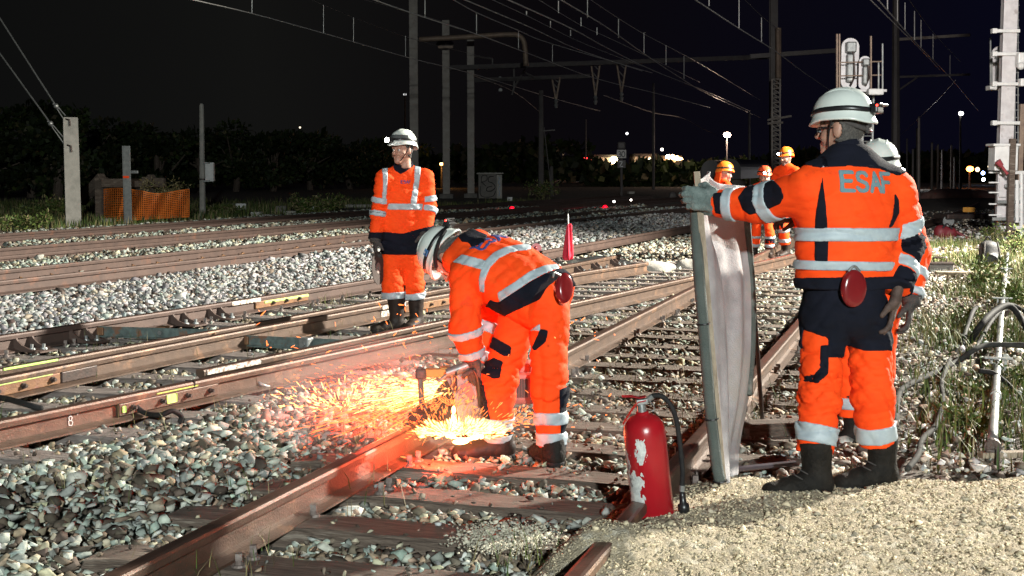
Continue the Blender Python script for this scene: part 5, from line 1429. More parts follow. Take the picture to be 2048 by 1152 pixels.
spray(900, (590, 880), (740, 880), .35, 1.05, .012, .06, .0012, .003, 'orange_hot', 'orange sparks dying on the stones left of the saw')
def burst(n, c_, rad, l0, l1, r0, r1, m, label, up=.25, sq=(1, 1, .8)):
    d = rng.normal(size=(n, 3)); d[:, 2] = np.abs(d[:, 2]) * .8 + up * .2; d /= np.linalg.norm(d, axis=1)[:, None]
    q = rng.uniform(0, 1, n) ** .7 * rad
    p = c_ + d * q[:, None] * np.asarray(sq); p[:, 2] = np.maximum(p[:, 2], .012)
    V, Fc = streaks(np.stack([p, p + d * rng.uniform(l0, l1, n)[:, None]], 1), rng.uniform(r0, r1, n))
    tag(obj('sparks', (V, Fc), M_SPK[m]), label, 'sparks', kind='stuff')
burst(620, core, .19, .012, .05, .002, .005, 'white_hot', 'dense white-hot sparks in the cut of the rail', sq=(1.3, .7, .35), up=-.1)
burst(90, D(905, 815, 7.02), .16, .012, .04, .0015, .003, 'yellow_hot', 'yellow sparks flying up before the guard', sq=(.8, .6, 1.2))
burst(420, core + np.array([-.05, -.05, .02]), .46, .012, .045, .0013, .0032, 'yellow_hot', 'yellow sparks bursting round the cut', sq=(1, .8, .45))
burst(280, P(1010, 850, .05), .42, .012, .05, .0012, .003, 'yellow_hot', 'yellow sparks bouncing round the boots of the bent worker')
burst(260, P(690, 815, .05), .42, .012, .05, .0013, .0034, 'white_hot', 'bright sparks splashing on stones left of the saw', sq=(1.1, .6, .4))
n = 210
p = np.array([D(rng.uniform(520, 1230) if rng.uniform() < .8 else rng.uniform(700, 960), rng.uniform(610, 960) ** 1.0, rng.uniform(6.4, 8.2)) for _ in range(n)]); p = p[p[:, 2] > .02]; n = len(p)
d = rng.normal(size=(n, 3)); d[:, 0] -= .8; d /= np.linalg.norm(d, axis=1)[:, None]
V, Fc = streaks(np.stack([p, p + d * rng.uniform(.008, .045, n)[:, None]], 1), rng.uniform(.0016, .0042, n))
keep = np.zeros(n, bool); pxs = np.array([[q[0]] for q in p])
tag(obj('sparks', (V, Fc), M_SPK['yellow_hot']), 'scattered single sparks flying round the bent worker', 'sparks', kind='stuff')
sl_ = join(*[ball(P(rng.normal(902, 20), rng.normal(870, 8), .012), np.array([rng.uniform(.02, .045), rng.uniform(.02, .04), rng.uniform(.010, .024)]), 10, 7) for _ in range(26)], *[ball(D(rng.normal(908, 4), rng.uniform(820, 868), 7.05), np.array([.010, .010, rng.uniform(.015, .03)]), 8, 6) for _ in range(9)])
tag(obj('molten_metal', sl_, emit('molten_glow', (1.0, 0.55, 0.18), 14), smooth=True), 'glowing molten pool under the saw guard', 'molten metal', kind='stuff')
def glow(name, loc, w, col, r):
    l = bpy.data.lights.new(name, 'POINT'); l.energy = w; l.color = col; l.shadow_soft_size = r
    o = bpy.data.objects.new(name, l); C.objects.link(o); o.location = loc
sm = bpy.data.materials.new('glow_smoke'); sm.use_nodes = True
sm.node_tree.nodes.remove(sm.node_tree.nodes['Principled BSDF']); pvn = sm.node_tree.nodes.new('ShaderNodeVolumePrincipled')
pvn.inputs['Color'].default_value = (.9, .88, .86, 1); pvn.inputs['Density'].default_value = .17  # scattering volume added so the spark lights give a soft glow
sm.node_tree.links.new(pvn.outputs['Volume'], sm.node_tree.nodes['Material Output'].inputs['Volume'])
o = obj('smoke', join(ball(D(800, 800, 7.25), (.85, .55, .34), 20, 12)), sm); tag(o, 'thin smoke added for a red glow round the sparks', 'smoke', kind='stuff')
glow('spark_light', P(872, 892, .10), 28, (1.0, 0.095, 0.04), .05)
glow('spark_fan_light', P(770, 800, .16), 115, (1.0, 0.07, 0.03), .15)

# ------------------------------------------------------------------ small things between the tracks
fb_ = P(1138, 522, .0)
t = thing('warning_flag', 'rolled red warning flag on a white stick in the stones', 'flag', fb_)
obj('flag_stick', cyl(fb_ + [0, 0, -.05], D(1136, 428, fb_[1]), .011, n=8), M_WHITE, t)
g = Grid(fb_ + [-.16, -.12, -.02], fb_ + [.16, .12, .7], .012); Q = g.P
d = cone(Q, D(1139, 452, fb_[1]), D(1136, 512, fb_[1]), .03, .075) + .02 * np.sin(np.arctan2(Q[..., 1] - fb_[1], Q[..., 0] - fb_[0]) * 5 + Q[..., 2] * 4)
V, Qd = g.mesh(np.maximum(d, -(Q[..., 2] - .01))); obj('flag_cloth', (V, Qd), mat('flag_red', (0.75, 0.03, 0.06), (0.6, 0.02, 0.05), 0.8, 0, 6), t, smooth=True)
rb = P(1073, 512, 0)
t = thing('signal_disc', 'dark red round marker disc on the stones behind the bent worker', 'marker', rb)
obj('disc_plate', cyl(D(1073, 497, rb[1] - .015), D(1073, 497, rb[1] + .01), .088, n=24), mat('deep_red_gloss', (.28, .01, .012), (.2, .008, .01), .3), t)
obj('disc_hub', ball(D(1071, 496, rb[1] - .02), .03, 10, 7), M_REDPL, t)
obj('disc_foot', cyl(rb + [0, .02, -.02], D(1073, 500, rb[1] + .02), .012, n=8), M_DARKST, t)
M_REDL = emit('red_lamp_glow', (1.0, 0.0, 0.012), 4)
for (a, b, lab) in ((1024, 427, 'small red lamp standing on the far rails, left one'), (1210, 424, 'small red lamp standing on the far rails, right one')):
    q = P(a, b, .0); t = thing('red_lamp', lab, 'lamp', q)
    obj('lamp_base', bbox(q + [0, 0, .05], (.12, .10, .12), .015), M_DARKST, t); obj('lamp_glass', ball(q + [0, -.02, .15], .075, 12, 8), M_REDL, t)
    glow('red_lamp_light', q + np.array([0, -.15, .2]), 5, (1, .03, .06), .05)
for a, b, c_, e_, lab in ((1297, 472, 1306, 464, 'short white marker peg lying on the stones'), (1306, 468, 1322, 455, 'long white marker peg lying on the stones')):
    o = obj('marker_peg', cyl(P(a, b, .04), P(c_, e_, .10), .018, n=8), M_WHITE); tag(o, lab, 'peg')
# concrete block slabs near the frog
for i, (a, b, w_, lab) in enumerate(((1197, 527, .45, 'pale concrete block lying beside the middle rails'), (1310, 540, .28, 'pale lump of limestone beside the cast rail braces'), (1385, 535, .3, 'second pale lump near the screen edge'))):
    g = Grid([-.4, -.3, -.1], [.4, .3, .2], .03); d = ell(g.P, (0, 0, .02), (w_, .16, .10)) + .04 * folds(g.P, 70 + i, .25)
    V, Qd = g.mesh(d); q = P(a, b, .0); o = obj('limestone_lump', (V + q, Qd), M_CONC, smooth=True); tag(o, lab, 'stone')

# ------------------------------------------------------------------ right verge: point rodding, cables, bags, cases
t = thing('point_rodding', 'grey steel rodding pipe running along the grassy verge', 'pipe', P(1985, 890, .0))
pp = [P(1985, 882, .10), P(1992, 770, .10), P(2001, 650, .10), P(2008, 575, .10), P(2016, 500, .10)]
obj('pipe', tube(smooth_path(pp, 8), .026, 12), M_GALV, t, smooth=True)
for x_, y_, w_ in ((1997, 722, .19), (2005, 600, .19), (2011, 540, .18)):
    q = P(x_, y_, .12); obj('roller_stand', join(bbox(q + [0, 0, .02], (w_, .06, .012), .002, ROTZ), bbox(q + [-.05, 0, -.09], (.02, .04, .2), .003, ROTZ), bbox(q + [.05, 0, -.09], (.02, .04, .2), .003, ROTZ)), M_GALV, t)
for x_, y_ in ((1991, 790), (1996, 735)): q = P(x_, y_, .10); obj('pipe_collar', cyl(q - TV * .05, q + TV * .05, .034, n=14), M_GALV, t)
q = P(1985, 893, .09); obj('base_flange', join(cyl(q - TV * .03, q + TV * .02, .042, n=14), bbox(q + [0, 0, -.09], (.07, .07, .16), .006, ROTZ)), M_DARKST, t)
o = obj('timber_board', bbox(P(2040, 908, .05), (.42, .06, .03), .004, .1), M_WOODP); tag(o, 'pale timber board at the foot of the rodding pipe', 'board')
def vcable(pts, r, m, label): return cable('track_cable', pts, r, m, label, 'cable', 7)
M_CABG = mat('grey_cable_sheath', (.03, .03, .029), (.055, .055, .05), .85, 0, 20, spec=.1)
vcable([P(2070, 700, .05), D(2048, 648, 11.5), D(2020, 612, 11.6), D(1990, 622, 11.4), D(1962, 650, 11.1), P(1940, 684, .03)], .028, M_BLACK, 'thick black cable looping over the rodding pipe')
vcable([P(2080, 640, .1), D(2048, 622, 12.6), D(2018, 610, 12.6), D(1985, 640, 12), D(1955, 690, 11), P(1938, 715, .03)], .018, M_BLACK, 'thinner black cable beside the thick loop')
vcable([D(2075, 690, 9.9), D(2030, 690, 10), D(1975, 690, 10), D(1945, 702, 9.9), P(1915, 722, .06), P(1870, 745, .05), P(1820, 768, .05), P(1797, 790, .04), P(1790, 850, .02)], .02, M_CABG, 'grey cable running from the pipe to the boots')
vcable([P(1900, 718, .08), P(1884, 762, .07), P(1886, 800, .07), P(1872, 850, .06), P(1845, 878, .06), P(1836, 910, .06), P(1815, 938, .05)], .0155, M_CABG, 'grey cable snaking down the grass to the path')
vcable([D(1958, 742, 8.9), D(1985, 746, 8.9), D(2015, 768, 8.8), D(2060, 812, 8.6)], .017, M_BLACK, 'black cable crossing the pipe above the lower one')
vcable([P(1896, 790, .0), D(1902, 812, 8.3), D(1920, 826, 8.3), D(1970, 830, 8.2), D(2010, 838, 8.1), D(2060, 856, 8.0)], .019, M_BLACK, 'lowest black cable crossing in front of the pipe')
vcable([P(1925, 690, .05), D(1932, 660, 11.5), D(1945, 625, 12), P(1952, 615, .05)], .02, M_BLACK, 'short dark cable bend in the weeds')
# backpack
qb = P(1975, 541, -.02)
t = thing('backpack', 'black backpack standing in the weeds beside the mast', 'backpack', qb)
g = Grid([-.3, -.25, -.05], [.3, .25, .6], .016); Q = g.P
d = smax(econe(Q, (0, 0, .1), (.02, .03, .34), (1, 0, 0), (.17, .12), (.14, .10)), -(Q[..., 2]), .02); d = smin(d, econe(Q, (0, -.11, .08), (0, -.10, .2), (1, 0, 0), (.12, .05), (.11, .04)), .02) + .008 * folds(Q, 4, .5)
V, Qd = g.mesh(d); obj('bag_body', (V + qb, Qd), mat('black_nylon', (.03, .03, .034), (.06, .058, .06), .6, 0, 12, .2), t, smooth=True)
obj('grab_handle', tube(smooth_path([qb + [-.05, .03, .43], qb + [0, .03, .49], qb + [.05, .03, .43]], 5), .012, 7), M_STRAP, t)
for s in (-1, 1): obj('shoulder_strap', tube(smooth_path([qb + [s * .09, -.10, .42], qb + [s * .11, -.15, .28], qb + [s * .13, -.12, .1]], 5), .014, 7), M_GLOVE, t)
# red tool bag
qb = P(1893, 479, -.02); t = thing('tool_bag', 'red tool bag lying on the stones past the workers', 'bag', qb)
g = Grid([-.5, -.3, -.05], [.5, .3, .4], .022); Q = g.P
d = smax(econe(Q, (-.14, 0, .14), (.1, 0, .12), (0, 1, 0), (.13, .16), (.12, .13)), -(Q[..., 2] - .0), .03) + .012 * folds(Q, 9, .45)
V, Qd = g.mesh(d); bd = obj('bag_body', (V + qb, Qd), mat('red_nylon', (.13, .006, .012), (.09, .005, .008), .6, 0, 8), t, smooth=True)
obj('loose_strap', tube(smooth_path([qb + [.1, 0, .2], qb + [.25, -.05, .12], qb + [.38, -.08, .04], qb + [.5, -.05, .03]], 5), .035, 8), bd.data.materials[0], t)
obj('bag_handle', tube(smooth_path([qb + [-.12, -.1, .24], qb + [-.03, -.1, .33], qb + [.08, -.1, .22]], 5), .018, 7), M_STRAP, t)
# stencilled tool case
qb = P(1879, 553, -.03); t = thing('tool_case', 'low grey tool case with white stencilled letters and a handle', 'case', qb)
obj('case_body', bbox(qb + [0, 0, .09], (.34, .2, .17), .02), mat('grey_case', (.14, .13, .125), (.2, .19, .18), .6, 0, 20), t)
obj('case_lid', bbox(qb + [0, 0, .185], (.35, .21, .03), .01), M_DARKST, t)
obj('case_handle', tube(smooth_path([qb + [-.09, 0, .2], qb + [-.08, 0, .26], qb + [.08, 0, .26], qb + [.09, 0, .2]], 5), .010, 7), M_DARKST, t)
obj('case_lettering', text_geo('MOURA', qb + np.array([-.145, -.1005, .045]), np.array([1, 0, 0.]), np.array([0, 0, 1.]), np.array([0, -1, 0.]), .066, .013), M_WHITE, t)
# trolley-like grey machine on the far right track and low timber pieces
for a, b, L_, rz_, lab in ((1850, 535, .7, .3, 'charred timber baulk lying left of the tool case'), (1940, 552, .9, -.15, 'pale plank lying right of the tool case'), (1575, 858, .5, .2, 'dark timber offcut behind the boots of the screen holder')):
    q = P(a, b, .03); o = obj('timber_baulk', bbox(q, (L_, .14, .12 if b < 800 else .10), .012, rz_), M_WOOD if lab[0] != 'p' else M_WOODP); tag(o, lab, 'timber')
q = P(1935, 452, .0); t = thing('hand_trolley', 'grey hand trolley with small wheels on the unlit right rails', 'trolley', q)
obj('trolley_deck', bbox(q + [0, 0, .25], (1.5, .7, .12), .02, .2), M_DARKST, t)
for x_ in (-.6, .6): obj('wheel', cyl(q + [x_, -.38, .14], q + [x_, -.32, .14], .14, n=16), M_GALV, t)
obj('push_bar', tube([q + [.6, 0, .3], q + [.85, -.05, .75]], .03, 8), M_GALV, t)
obj('number_plate', bbox(q + [-.1, -.36, .42], (.3, .02, .12), .004), M_YEL, t)

# ------------------------------------------------------------------ grass, weeds, bushes
def blades(x, y, z, h, w, col, lean=.35):
    N = len(x); a = rng.uniform(0, 6.28, N); ln = rng.normal(0, lean, N) * h; dx, dy = np.cos(a), np.sin(a)
    b0 = np.stack([x - dy * w, y + dx * w, z], -1); b1 = np.stack([x + dy * w, y - dx * w, z], -1)
    m0 = np.stack([x + dx * ln * .35 - dy * w * .7, y + dy * ln * .35 + dx * w * .7, z + h * .6], -1); m1 = np.stack([x + dx * ln * .35 + dy * w * .7, y + dy * ln * .35 - dx * w * .7, z + h * .6], -1)
    tp = np.stack([x + dx * ln, y + dy * ln, z + h], -1)
    V = np.stack([b0, b1, m0, m1, tp], 1).reshape(-1, 3); f = np.array([(0, 1, 3), (0, 3, 2), (2, 3, 4)])
    return V, (f[None] + (np.arange(N) * 5)[:, None, None]).reshape(-1, 3), np.repeat(col, 5, 0)
GCOL = np.array([(.065, .105, .022), (.10, .13, .03), (.045, .075, .02), (.19, .165, .07), (.24, .20, .11)])
def gcol(N, w): return np.clip(GCOL[rng.choice(5, N, p=np.array(w) / sum(w))] * rng.uniform(.7, 1.3, (N, 1)), 0, 1)
N = 170000
x, y = sample(6.6, 26, 1)[0:0] or (None, None) if False else (rng.uniform(1.8, 10.5, N), np.sqrt(rng.uniform(6.5 ** 2, 26 ** 2, N)))
p = x * NV[0] + y * NV[1]; u = rng.uniform(0, 1, N)
den = sstep(.35, -.25, p) * np.clip(vnoise(x, y, 21, 1.6) * 2.2 + .4, 0.06, 1) * sstep(-6.5, -4, p)
ok = (u < den) & (np.abs(x) < .43 * y) & (sd_poly(x, y, SAND) > -.02)
x, y = x[ok], y[ok]; N = len(x)
V, Fc, Cc = blades(x, y, ground_z(x, y) + .02, rng.uniform(.05, .16, N) * (1 + .8 * (rng.uniform(0, 1, N) < .08)), .0045 + .002 * rng.uniform(0, 1, N), gcol(N, (3, 3, 2, 3, 2.5)), .5)
tag(obj('grass', (V, Fc), M_LEAF, col=Cc), 'sparse green and dry grass on the right verge', 'grass', kind='stuff')
# dry stalks and tufts among the near rails
pts = []
for a, b, n, sx in ((120, 845, 5, .25), (300, 850, 6, .2), (440, 1130, 40, .18), (650, 990, 30, .2), (900, 660, 90, .5), (620, 600, 160, .35), (690, 870, 70, .16), (1490, 800, 160, .3), (1450, 850, 90, .2), (1260, 770, 80, .35), (40, 1010, 60, .35), (520, 775, 30, .2), (320, 690, 40, .4), (600, 700, 50, .5), (250, 760, 20, .4), (820, 690, 60, .3), (1180, 640, 60, .4), (1075, 1120, 60, .12), (180, 960, 60, .3), (560, 850, 50, .3)):
    q = P(a, b, 0); pts += [(q[0] + rng.normal(0, sx), q[1] + rng.normal(0, sx)) for _ in range(n)]
pts = np.array(pts); N = len(pts)
V, Fc, Cc = blades(pts[:, 0], pts[:, 1], np.full(N, -.02), rng.uniform(.05, .17, N), .0022, gcol(N, (1.5, 1.5, 1, 3, 4)), .9)
tag(obj('dry_stalks', (V, Fc), M_LEAF, col=Cc), 'dry grass stalks growing between the near stones and timbers', 'grass', kind='stuff')
# leafy weeds
def leaves(n, c_, rad, L, W_, col, droop=.2):
    d = rng.normal(size=(n, 3)); d /= np.linalg.norm(d, axis=1)[:, None]
    p = c_ + d * (rng.uniform(.15, 1, n) ** .6)[:, None] * rad
    a = d * .6 + rng.normal(0, .5, (n, 3)); a[:, 2] += .25 - droop; a /= np.linalg.norm(a, axis=1)[:, None]
    s_ = np.cross(a, rng.normal(size=(n, 3))); s_ /= np.linalg.norm(s_, axis=1)[:, None]
    Ls = (L * rng.uniform(.6, 1.3, n))[:, None]; Ws = (W_ * rng.uniform(.7, 1.2, n))[:, None]
    V = np.stack([p, p + a * Ls * .45 + s_ * Ws, p + a * Ls, p + a * Ls * .45 - s_ * Ws], 1).reshape(-1, 3)
    Fc = np.array([(0, 1, 2), (0, 2, 3)]); Fc = (Fc[None] + (np.arange(n) * 4)[:, None, None]).reshape(-1, 3)
    return V, Fc, np.repeat(col, 4, 0)
def weed(label, base, h, rad, n, L, W_, w, name='weed', cat='plant', group=None, stems=7, lobes=9):
    t = thing(name, label, cat, base, group)
    gs = []; Vs = []; Fs = []; Cs = []; k = 0
    for i in range(stems):
        tip = base + np.array([rng.normal(0, rad * .55), rng.normal(0, rad * .55), h * rng.uniform(.55, 1)])
        gs.append(tube(smooth_path([base + [rng.normal(0, .03), rng.normal(0, .03), -.04], (base + tip) / 2 + rng.normal(0, rad * .12, 3), tip], 4), [.006 + .004 * h] * 4 + [.004 + .003 * h] * 4 + [.002] * 1, 5))
        for j in range(max(1, lobes // stems + 1)):
            c_ = base + (tip - base) * rng.uniform(.35, 1.0)
            V, Fc, Cc = leaves(n // (stems * (lobes // stems + 1)), c_, np.array([rad * .38, rad * .38, h * .22]), L, W_, gcol(n // (stems * (lobes // stems + 1)), w))
            Vs.append(V); Fs.append(Fc + k); Cs.append(Cc); k += len(V)
    obj('stem', join(*gs), M_WEEDST, t); obj('foliage', (np.vstack(Vs), np.vstack(Fs)), M_LEAF, t, col=np.vstack(Cs))
    return t
M_WEEDST = mat('weed_stem', (.16, .13, .06), (.1, .1, .04), .8, 0, 20)
for a, b, h, r_, n, lab in ((1960, 585, .62, .42, 900, 'pale leafy shrub left of the rodding pipe'), (2035, 520, .75, .55, 900, 'leafy shrub right of the black backpack'), (1985, 490, .6, .45, 500, 'yellow-green weed in front of the white mast'), (2040, 620, .5, .4, 700, 'bushy weed at the right edge under the cables'),
     (1925, 650, .35, .3, 450, 'low weed beside the cable bend'), (2035, 780, .28, .25, 600, 'dense low weed at the right edge near the lowest cable'), (1925, 800, .22, .2, 420, 'low weed left of the pipe foot'), (1905, 860, .18, .22, 420, 'low green tuft by the snaking cable'), (1955, 870, .2, .22, 420, 'low green tuft at the pipe foot')):
    weed(lab, P(a, b, -.02), h * .68, r_ * .8, int(n * .75), .07 if h > .4 else .042, .013 if h > .4 else .009, (3, 4, 1.5, 1.5, .6), stems=9 if h > .4 else 6)
for a, b, h, r_, lab in ((612, 432, .75, .5, 'small lit bush beyond the far tracks, left one of a pair'), (650, 432, .7, .6, 'small lit bush beyond the far tracks, right one of a pair'), (55, 468, .5, .5, 'small bush by the grey concrete post'), (95, 440, .7, .8, 'dry brush left of the grey concrete post'), (445, 432, .4, .6, 'low green weeds right of the slender post'), (1085, 400, .8, .8, 'dark weeds in front of the wooden pole')):
    weed(lab, P(a, b, -.05), h, r_, 700, .12, .022, (3, 3, 2, 2, 1.2), name='bush', cat='bush', stems=9)
N = 30000
x = rng.uniform(-22, 3, N); y = rng.uniform(26, 58, N); p = x * NV[0] + y * NV[1]; s = x * TV[0] + y * TV[1]
ok = (p > np.interp(s, *LN['Hb']) + 7.9) & (np.abs(x) < .42 * y) & (vnoise(x, y, 40, .7) > -.25); x, y = x[ok], y[ok]; N = len(x)
V, Fc, Cc = blades(x, y, ground_z(x, y), rng.uniform(.08, .3, N), .012, gcol(N, (3, 2, 3, 2.5, 1.5)), .4)
tag(obj('grass', (V, Fc), M_LEAF, col=Cc), 'rough grass beyond the left tracks', 'grass', kind='stuff')

# ------------------------------------------------------------------ left: concrete anchor post with stays, posts, buffer stop, orange mesh
def hpost(bx, top, w, label, name='concrete_post', m=None, m2=None, d=None, rz=0.35, taper=1.0):
    base = P(*bx, z=-.05) if d is None else D(*bx, d); top_ = D(*top, base[1]); H = top_[2] + .3
    t = thing(name, label, 'post', base)
    Mz = np.array(Matrix.Rotation(rz, 3, 'Z')); gs = []
    prof = [(-.5,-.5),(.5,-.5),(.5,-.22),(.18,-.14),(.18,.14),(.5,.22),(.5,.5),(-.5,.5),(-.5,.22),(-.18,.14),(-.18,-.14),(-.5,-.22)]
    n = len(prof); V = []
    for z, k in ((-.4, 1.0), (H * .5, (1 + taper) / 2), (H - .34, taper), (H - .30, taper * .94)):
        V += [base + Mz @ np.array([a * w * k, b * w * k, 0]) + [0, 0, z] for a, b in prof]
    Fc = [(i * n + j, i * n + (j + 1) % n, (i + 1) * n + (j + 1) % n, (i + 1) * n + j) for i in range(3) for j in range(n)] + [tuple(range(n))[::-1], tuple(range(3 * n, 4 * n))]
    obj('shaft', (np.array(V), Fc), m or M_CONC, t)
    return t, base
t, b = hpost((147, 452), (145, 231), .38, 'thick grey concrete anchor post with two stay wires at far left', taper=.95)
for (p0, p1, ins) in (((-20, 6), (131, 238), (112, 212)), ((-20, 80), (134, 290), (101, 247))):
    d0 = b[1] - .2
    obj('stay_wire', tube([D(*p0, d0 + 1.0), D(*ins, d0)], .021, 6), M_GALV, t)
    for o_ in (-.035, .035): obj('stay_wire', tube([D(*ins, d0) + [0, 0, o_], D(*p1, d0) + [0, 0, o_ * 2.4]], .016, 6), M_GALV, t)
    obj('turnbuckle', join(ball(D(*ins, d0), .07, 10, 7), bbox(D(*ins, d0), (.2, .06, .05), .01, M=rots([0, 1, 0], [.7, 0, .7]))), M_GALV, t)
    obj('eye_bolt', tube([D(*p1, d0), D(p1[0] + 8, p1[1] + 2, d0), D(p1[0] + 9, p1[1] + 14, d0)], .025, 6), M_DARKST, t)
q = P(256, 447, -.05); tp = D(254, 301, q[1]); t = thing('steel_post', 'short galvanised steel post with orange paint dab before the mesh', 'post', q)
obj('channel', join(bbox((q + tp) / 2 + [-.07, 0, 0], (.05, .2, tp[2] + .3), .006), bbox((q + tp) / 2 + [.03, -.09, 0], (.19, .03, tp[2] + .3), .006)), M_GALV, t)
obj('paint_dab', bbox(D(252, 354, q[1] - .112), (.16, .004, .06), .001), M_ORANGE, t)
obj('cap_bracket', bbox(D(266, 344, q[1] + .1), (.3, .06, .10), .03), M_GALV, t)
# slender post with white box
q = P(405, 433, -.05); tp = D(403, 211, q[1]); t = thing('slender_post', 'slender tapered concrete post carrying a white box', 'post', q)
obj('shaft', join(cyl(q - [0, 0, .2], tp, .10, .068, 8), ball(tp, .068, 8, 5)), M_CONC, t)
obj('post_band', cyl(D(404, 360, q[1]), D(404, 357, q[1]), .095, n=8), M_DARKST, t)
bx = obj('white_box', bbox(D(420, 344, q[1] - .05), (.26, .2, .58), .012), M_WHITE, t)
obj('box_bracket', join(bbox(D(414, 326, q[1] - .1), (.2, .22, .05), .004), bbox(D(414, 362, q[1] - .1), (.2, .22, .05), .004)), M_GALV, t)
# timber buffer stop
d0 = 39.0
t = thing('buffer_stop', 'rotten timber buffer stop behind the orange mesh', 'buffer stop', D(262, 440, d0))
for x0, x1, y0, y1 in ((204, 204, 360, 440), (298, 298, 358, 440)): obj('upright', bbox((D(x0, y0, d0) + D(x1, y1, d0)) / 2, (.34, .34, 1.3), .02, .1), M_WOOD, t)
obj('cross_beam', bbox(D(266, 366, d0 - .2), (1.75, .3, .25), .03, .06), M_WOOD, t); obj('cross_beam', bbox(D(318, 365, d0 - .3), (.35, .34, .27), .05, .06), M_WOOD, t)
for a_, b_ in (((166, 398), (200, 360)), ((262, 400), (300, 362))): obj('raking_strut', bbox((D(*a_, d0 + .4) + D(*b_, d0)) / 2, (.26, .26, np.linalg.norm(D(*a_, d0 + .4) - D(*b_, d0)) + .3), .02, M=np.stack(frame(D(*b_, d0) - D(*a_, d0 + .4)), 1)), M_WOOD, t)
# orange mesh barrier
M_MESH = mat('orange_plastic_mesh', (.75, .20, .03), (.6, .15, .02), .6, 0, 9)
t = thing('mesh_barrier', 'orange plastic mesh barrier sagging round the buffer stop', 'barrier', D(290, 440, 37.0))
def mp(u, v):
    x_ = 205 + 173 * u; y0_ = 380 - 3 * math.sin(u * 9) + (7 * math.sin((u - .47) / .53 * math.pi) if u > .47 else 0); y1_ = 443 - 10 * u
    return D(x_, y0_ + (y1_ - y0_) * v, 36.6 + (.9 * abs(u - .47)) + .12 * math.sin(u * 22 + v * 3))
gs = []
for i in range(41): gs.append(tube([mp(i / 40, v) for v in np.linspace(0, 1, 8)], .011, 4))
for j in range(15): gs.append(tube([mp(u, j / 14) for u in np.linspace(0, 1, 60)], .013 if j not in (0, 14) else .02, 4))
obj('net', join(*gs), M_MESH, t)
for u in (0, .47, 1): obj('stake', cyl(mp(u, -.05), mp(u, 1.08), .02, n=8), M_DARKST, t)
weed('rusty dead brush heaped behind the orange mesh', D(342, 415, 37.6), .75, .7, 800, .10, .014, (0, .2, 0, 3, 3), name='dead_brush', cat='brush', stems=9)
# pale blocks and lids beyond the tracks
for i, (a, b_, w_, h_, m_, lab) in enumerate(((480, 420, 20, 13, M_WHITE, 'white box beside the slender post'), (452, 412, 60, 5, M_CONCD, 'long concrete trough lid right of the slender post'), (533, 438, 28, 9, M_CONC, 'broken pale block by the farthest rail'), (512, 432, 18, 8, M_WHITE, 'small white slab by the farthest rail'), (562, 424, 20, 12, M_CONCD, 'grey concrete cube left of the bushes'), (618, 424, 22, 11, M_WHITE, 'white crate among the lit bushes'), (578, 430, 24, 8, M_CONC, 'pale broken slab left of the bushes'), (715, 415, 52, 6, M_CONC, 'pale trough lid right of the bushes'), (1020, 402, 10, 8, M_WHITE, 'tiny white marker before the cabinet'), (1262, 388, 12, 5, M_CONC, 'small grey slab at the far right rails'), (215, 445, 20, 8, M_CONC, 'pale rubble block under the mesh'), (352, 437, 18, 7, M_CONC, 'pale rubble by the mesh end'))):
    q = P(a, b_, -.03); k = q[1] / F_PX; o = obj('concrete_block', bbox(q + [0, .1, h_ * k / 2], (w_ * k, .3, h_ * k), .015, rnd.uniform(-.3, .3)), m_); tag(o, lab, 'block')

# ------------------------------------------------------------------ dark trees beyond
def tree(base, H, rad, n, w=(1, .4, 2, .2, .1)):
    t = thing('tree', 'dark bushy tree in the unlit row beyond the left tracks', 'tree', base, 'trees beyond the left tracks')
    obj('trunk', join(tube(smooth_path([base + [0, 0, -.2], base + [rnd.uniform(-.2, .2), 0, H * .3], base + [rnd.uniform(-.4, .4), 0, H * .75]], 4), [.2] * 4 + [.15] * 4 + [.06], 7), *[tube([base + [0, 0, H * rnd.uniform(.2, .45)], base + [rnd.uniform(-1, 1) * rad * .7, rnd.uniform(-1, 1) * rad * .7, H * rnd.uniform(.5, .85)]], [.08, .03], 5) for _ in range(5)]), M_WOOD, t)
    Vs = []; Fs = []; Cs = []; k = 0
    for j in range(16):
        z = H * rnd.uniform(.18, .95); rr = rad * (1 - abs(z / H - .45) * .9) * rnd.uniform(.2, .95); a = rnd.uniform(0, 6.28)
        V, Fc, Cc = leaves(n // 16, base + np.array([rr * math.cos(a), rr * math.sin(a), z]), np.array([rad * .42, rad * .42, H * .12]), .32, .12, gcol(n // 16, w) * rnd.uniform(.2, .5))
        Vs.append(V); Fs.append(Fc + k); Cs.append(Cc); k += len(V)
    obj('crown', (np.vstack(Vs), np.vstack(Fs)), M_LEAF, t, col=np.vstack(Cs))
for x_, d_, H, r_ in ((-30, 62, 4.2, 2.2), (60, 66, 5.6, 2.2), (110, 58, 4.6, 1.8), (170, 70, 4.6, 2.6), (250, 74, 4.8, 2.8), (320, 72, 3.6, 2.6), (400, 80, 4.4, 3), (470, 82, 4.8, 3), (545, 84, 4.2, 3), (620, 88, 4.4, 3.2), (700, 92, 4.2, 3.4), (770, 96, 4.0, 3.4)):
    q = D(x_, 332, d_); q[2] = -.1; tree(q, H * .84, r_, 2400)

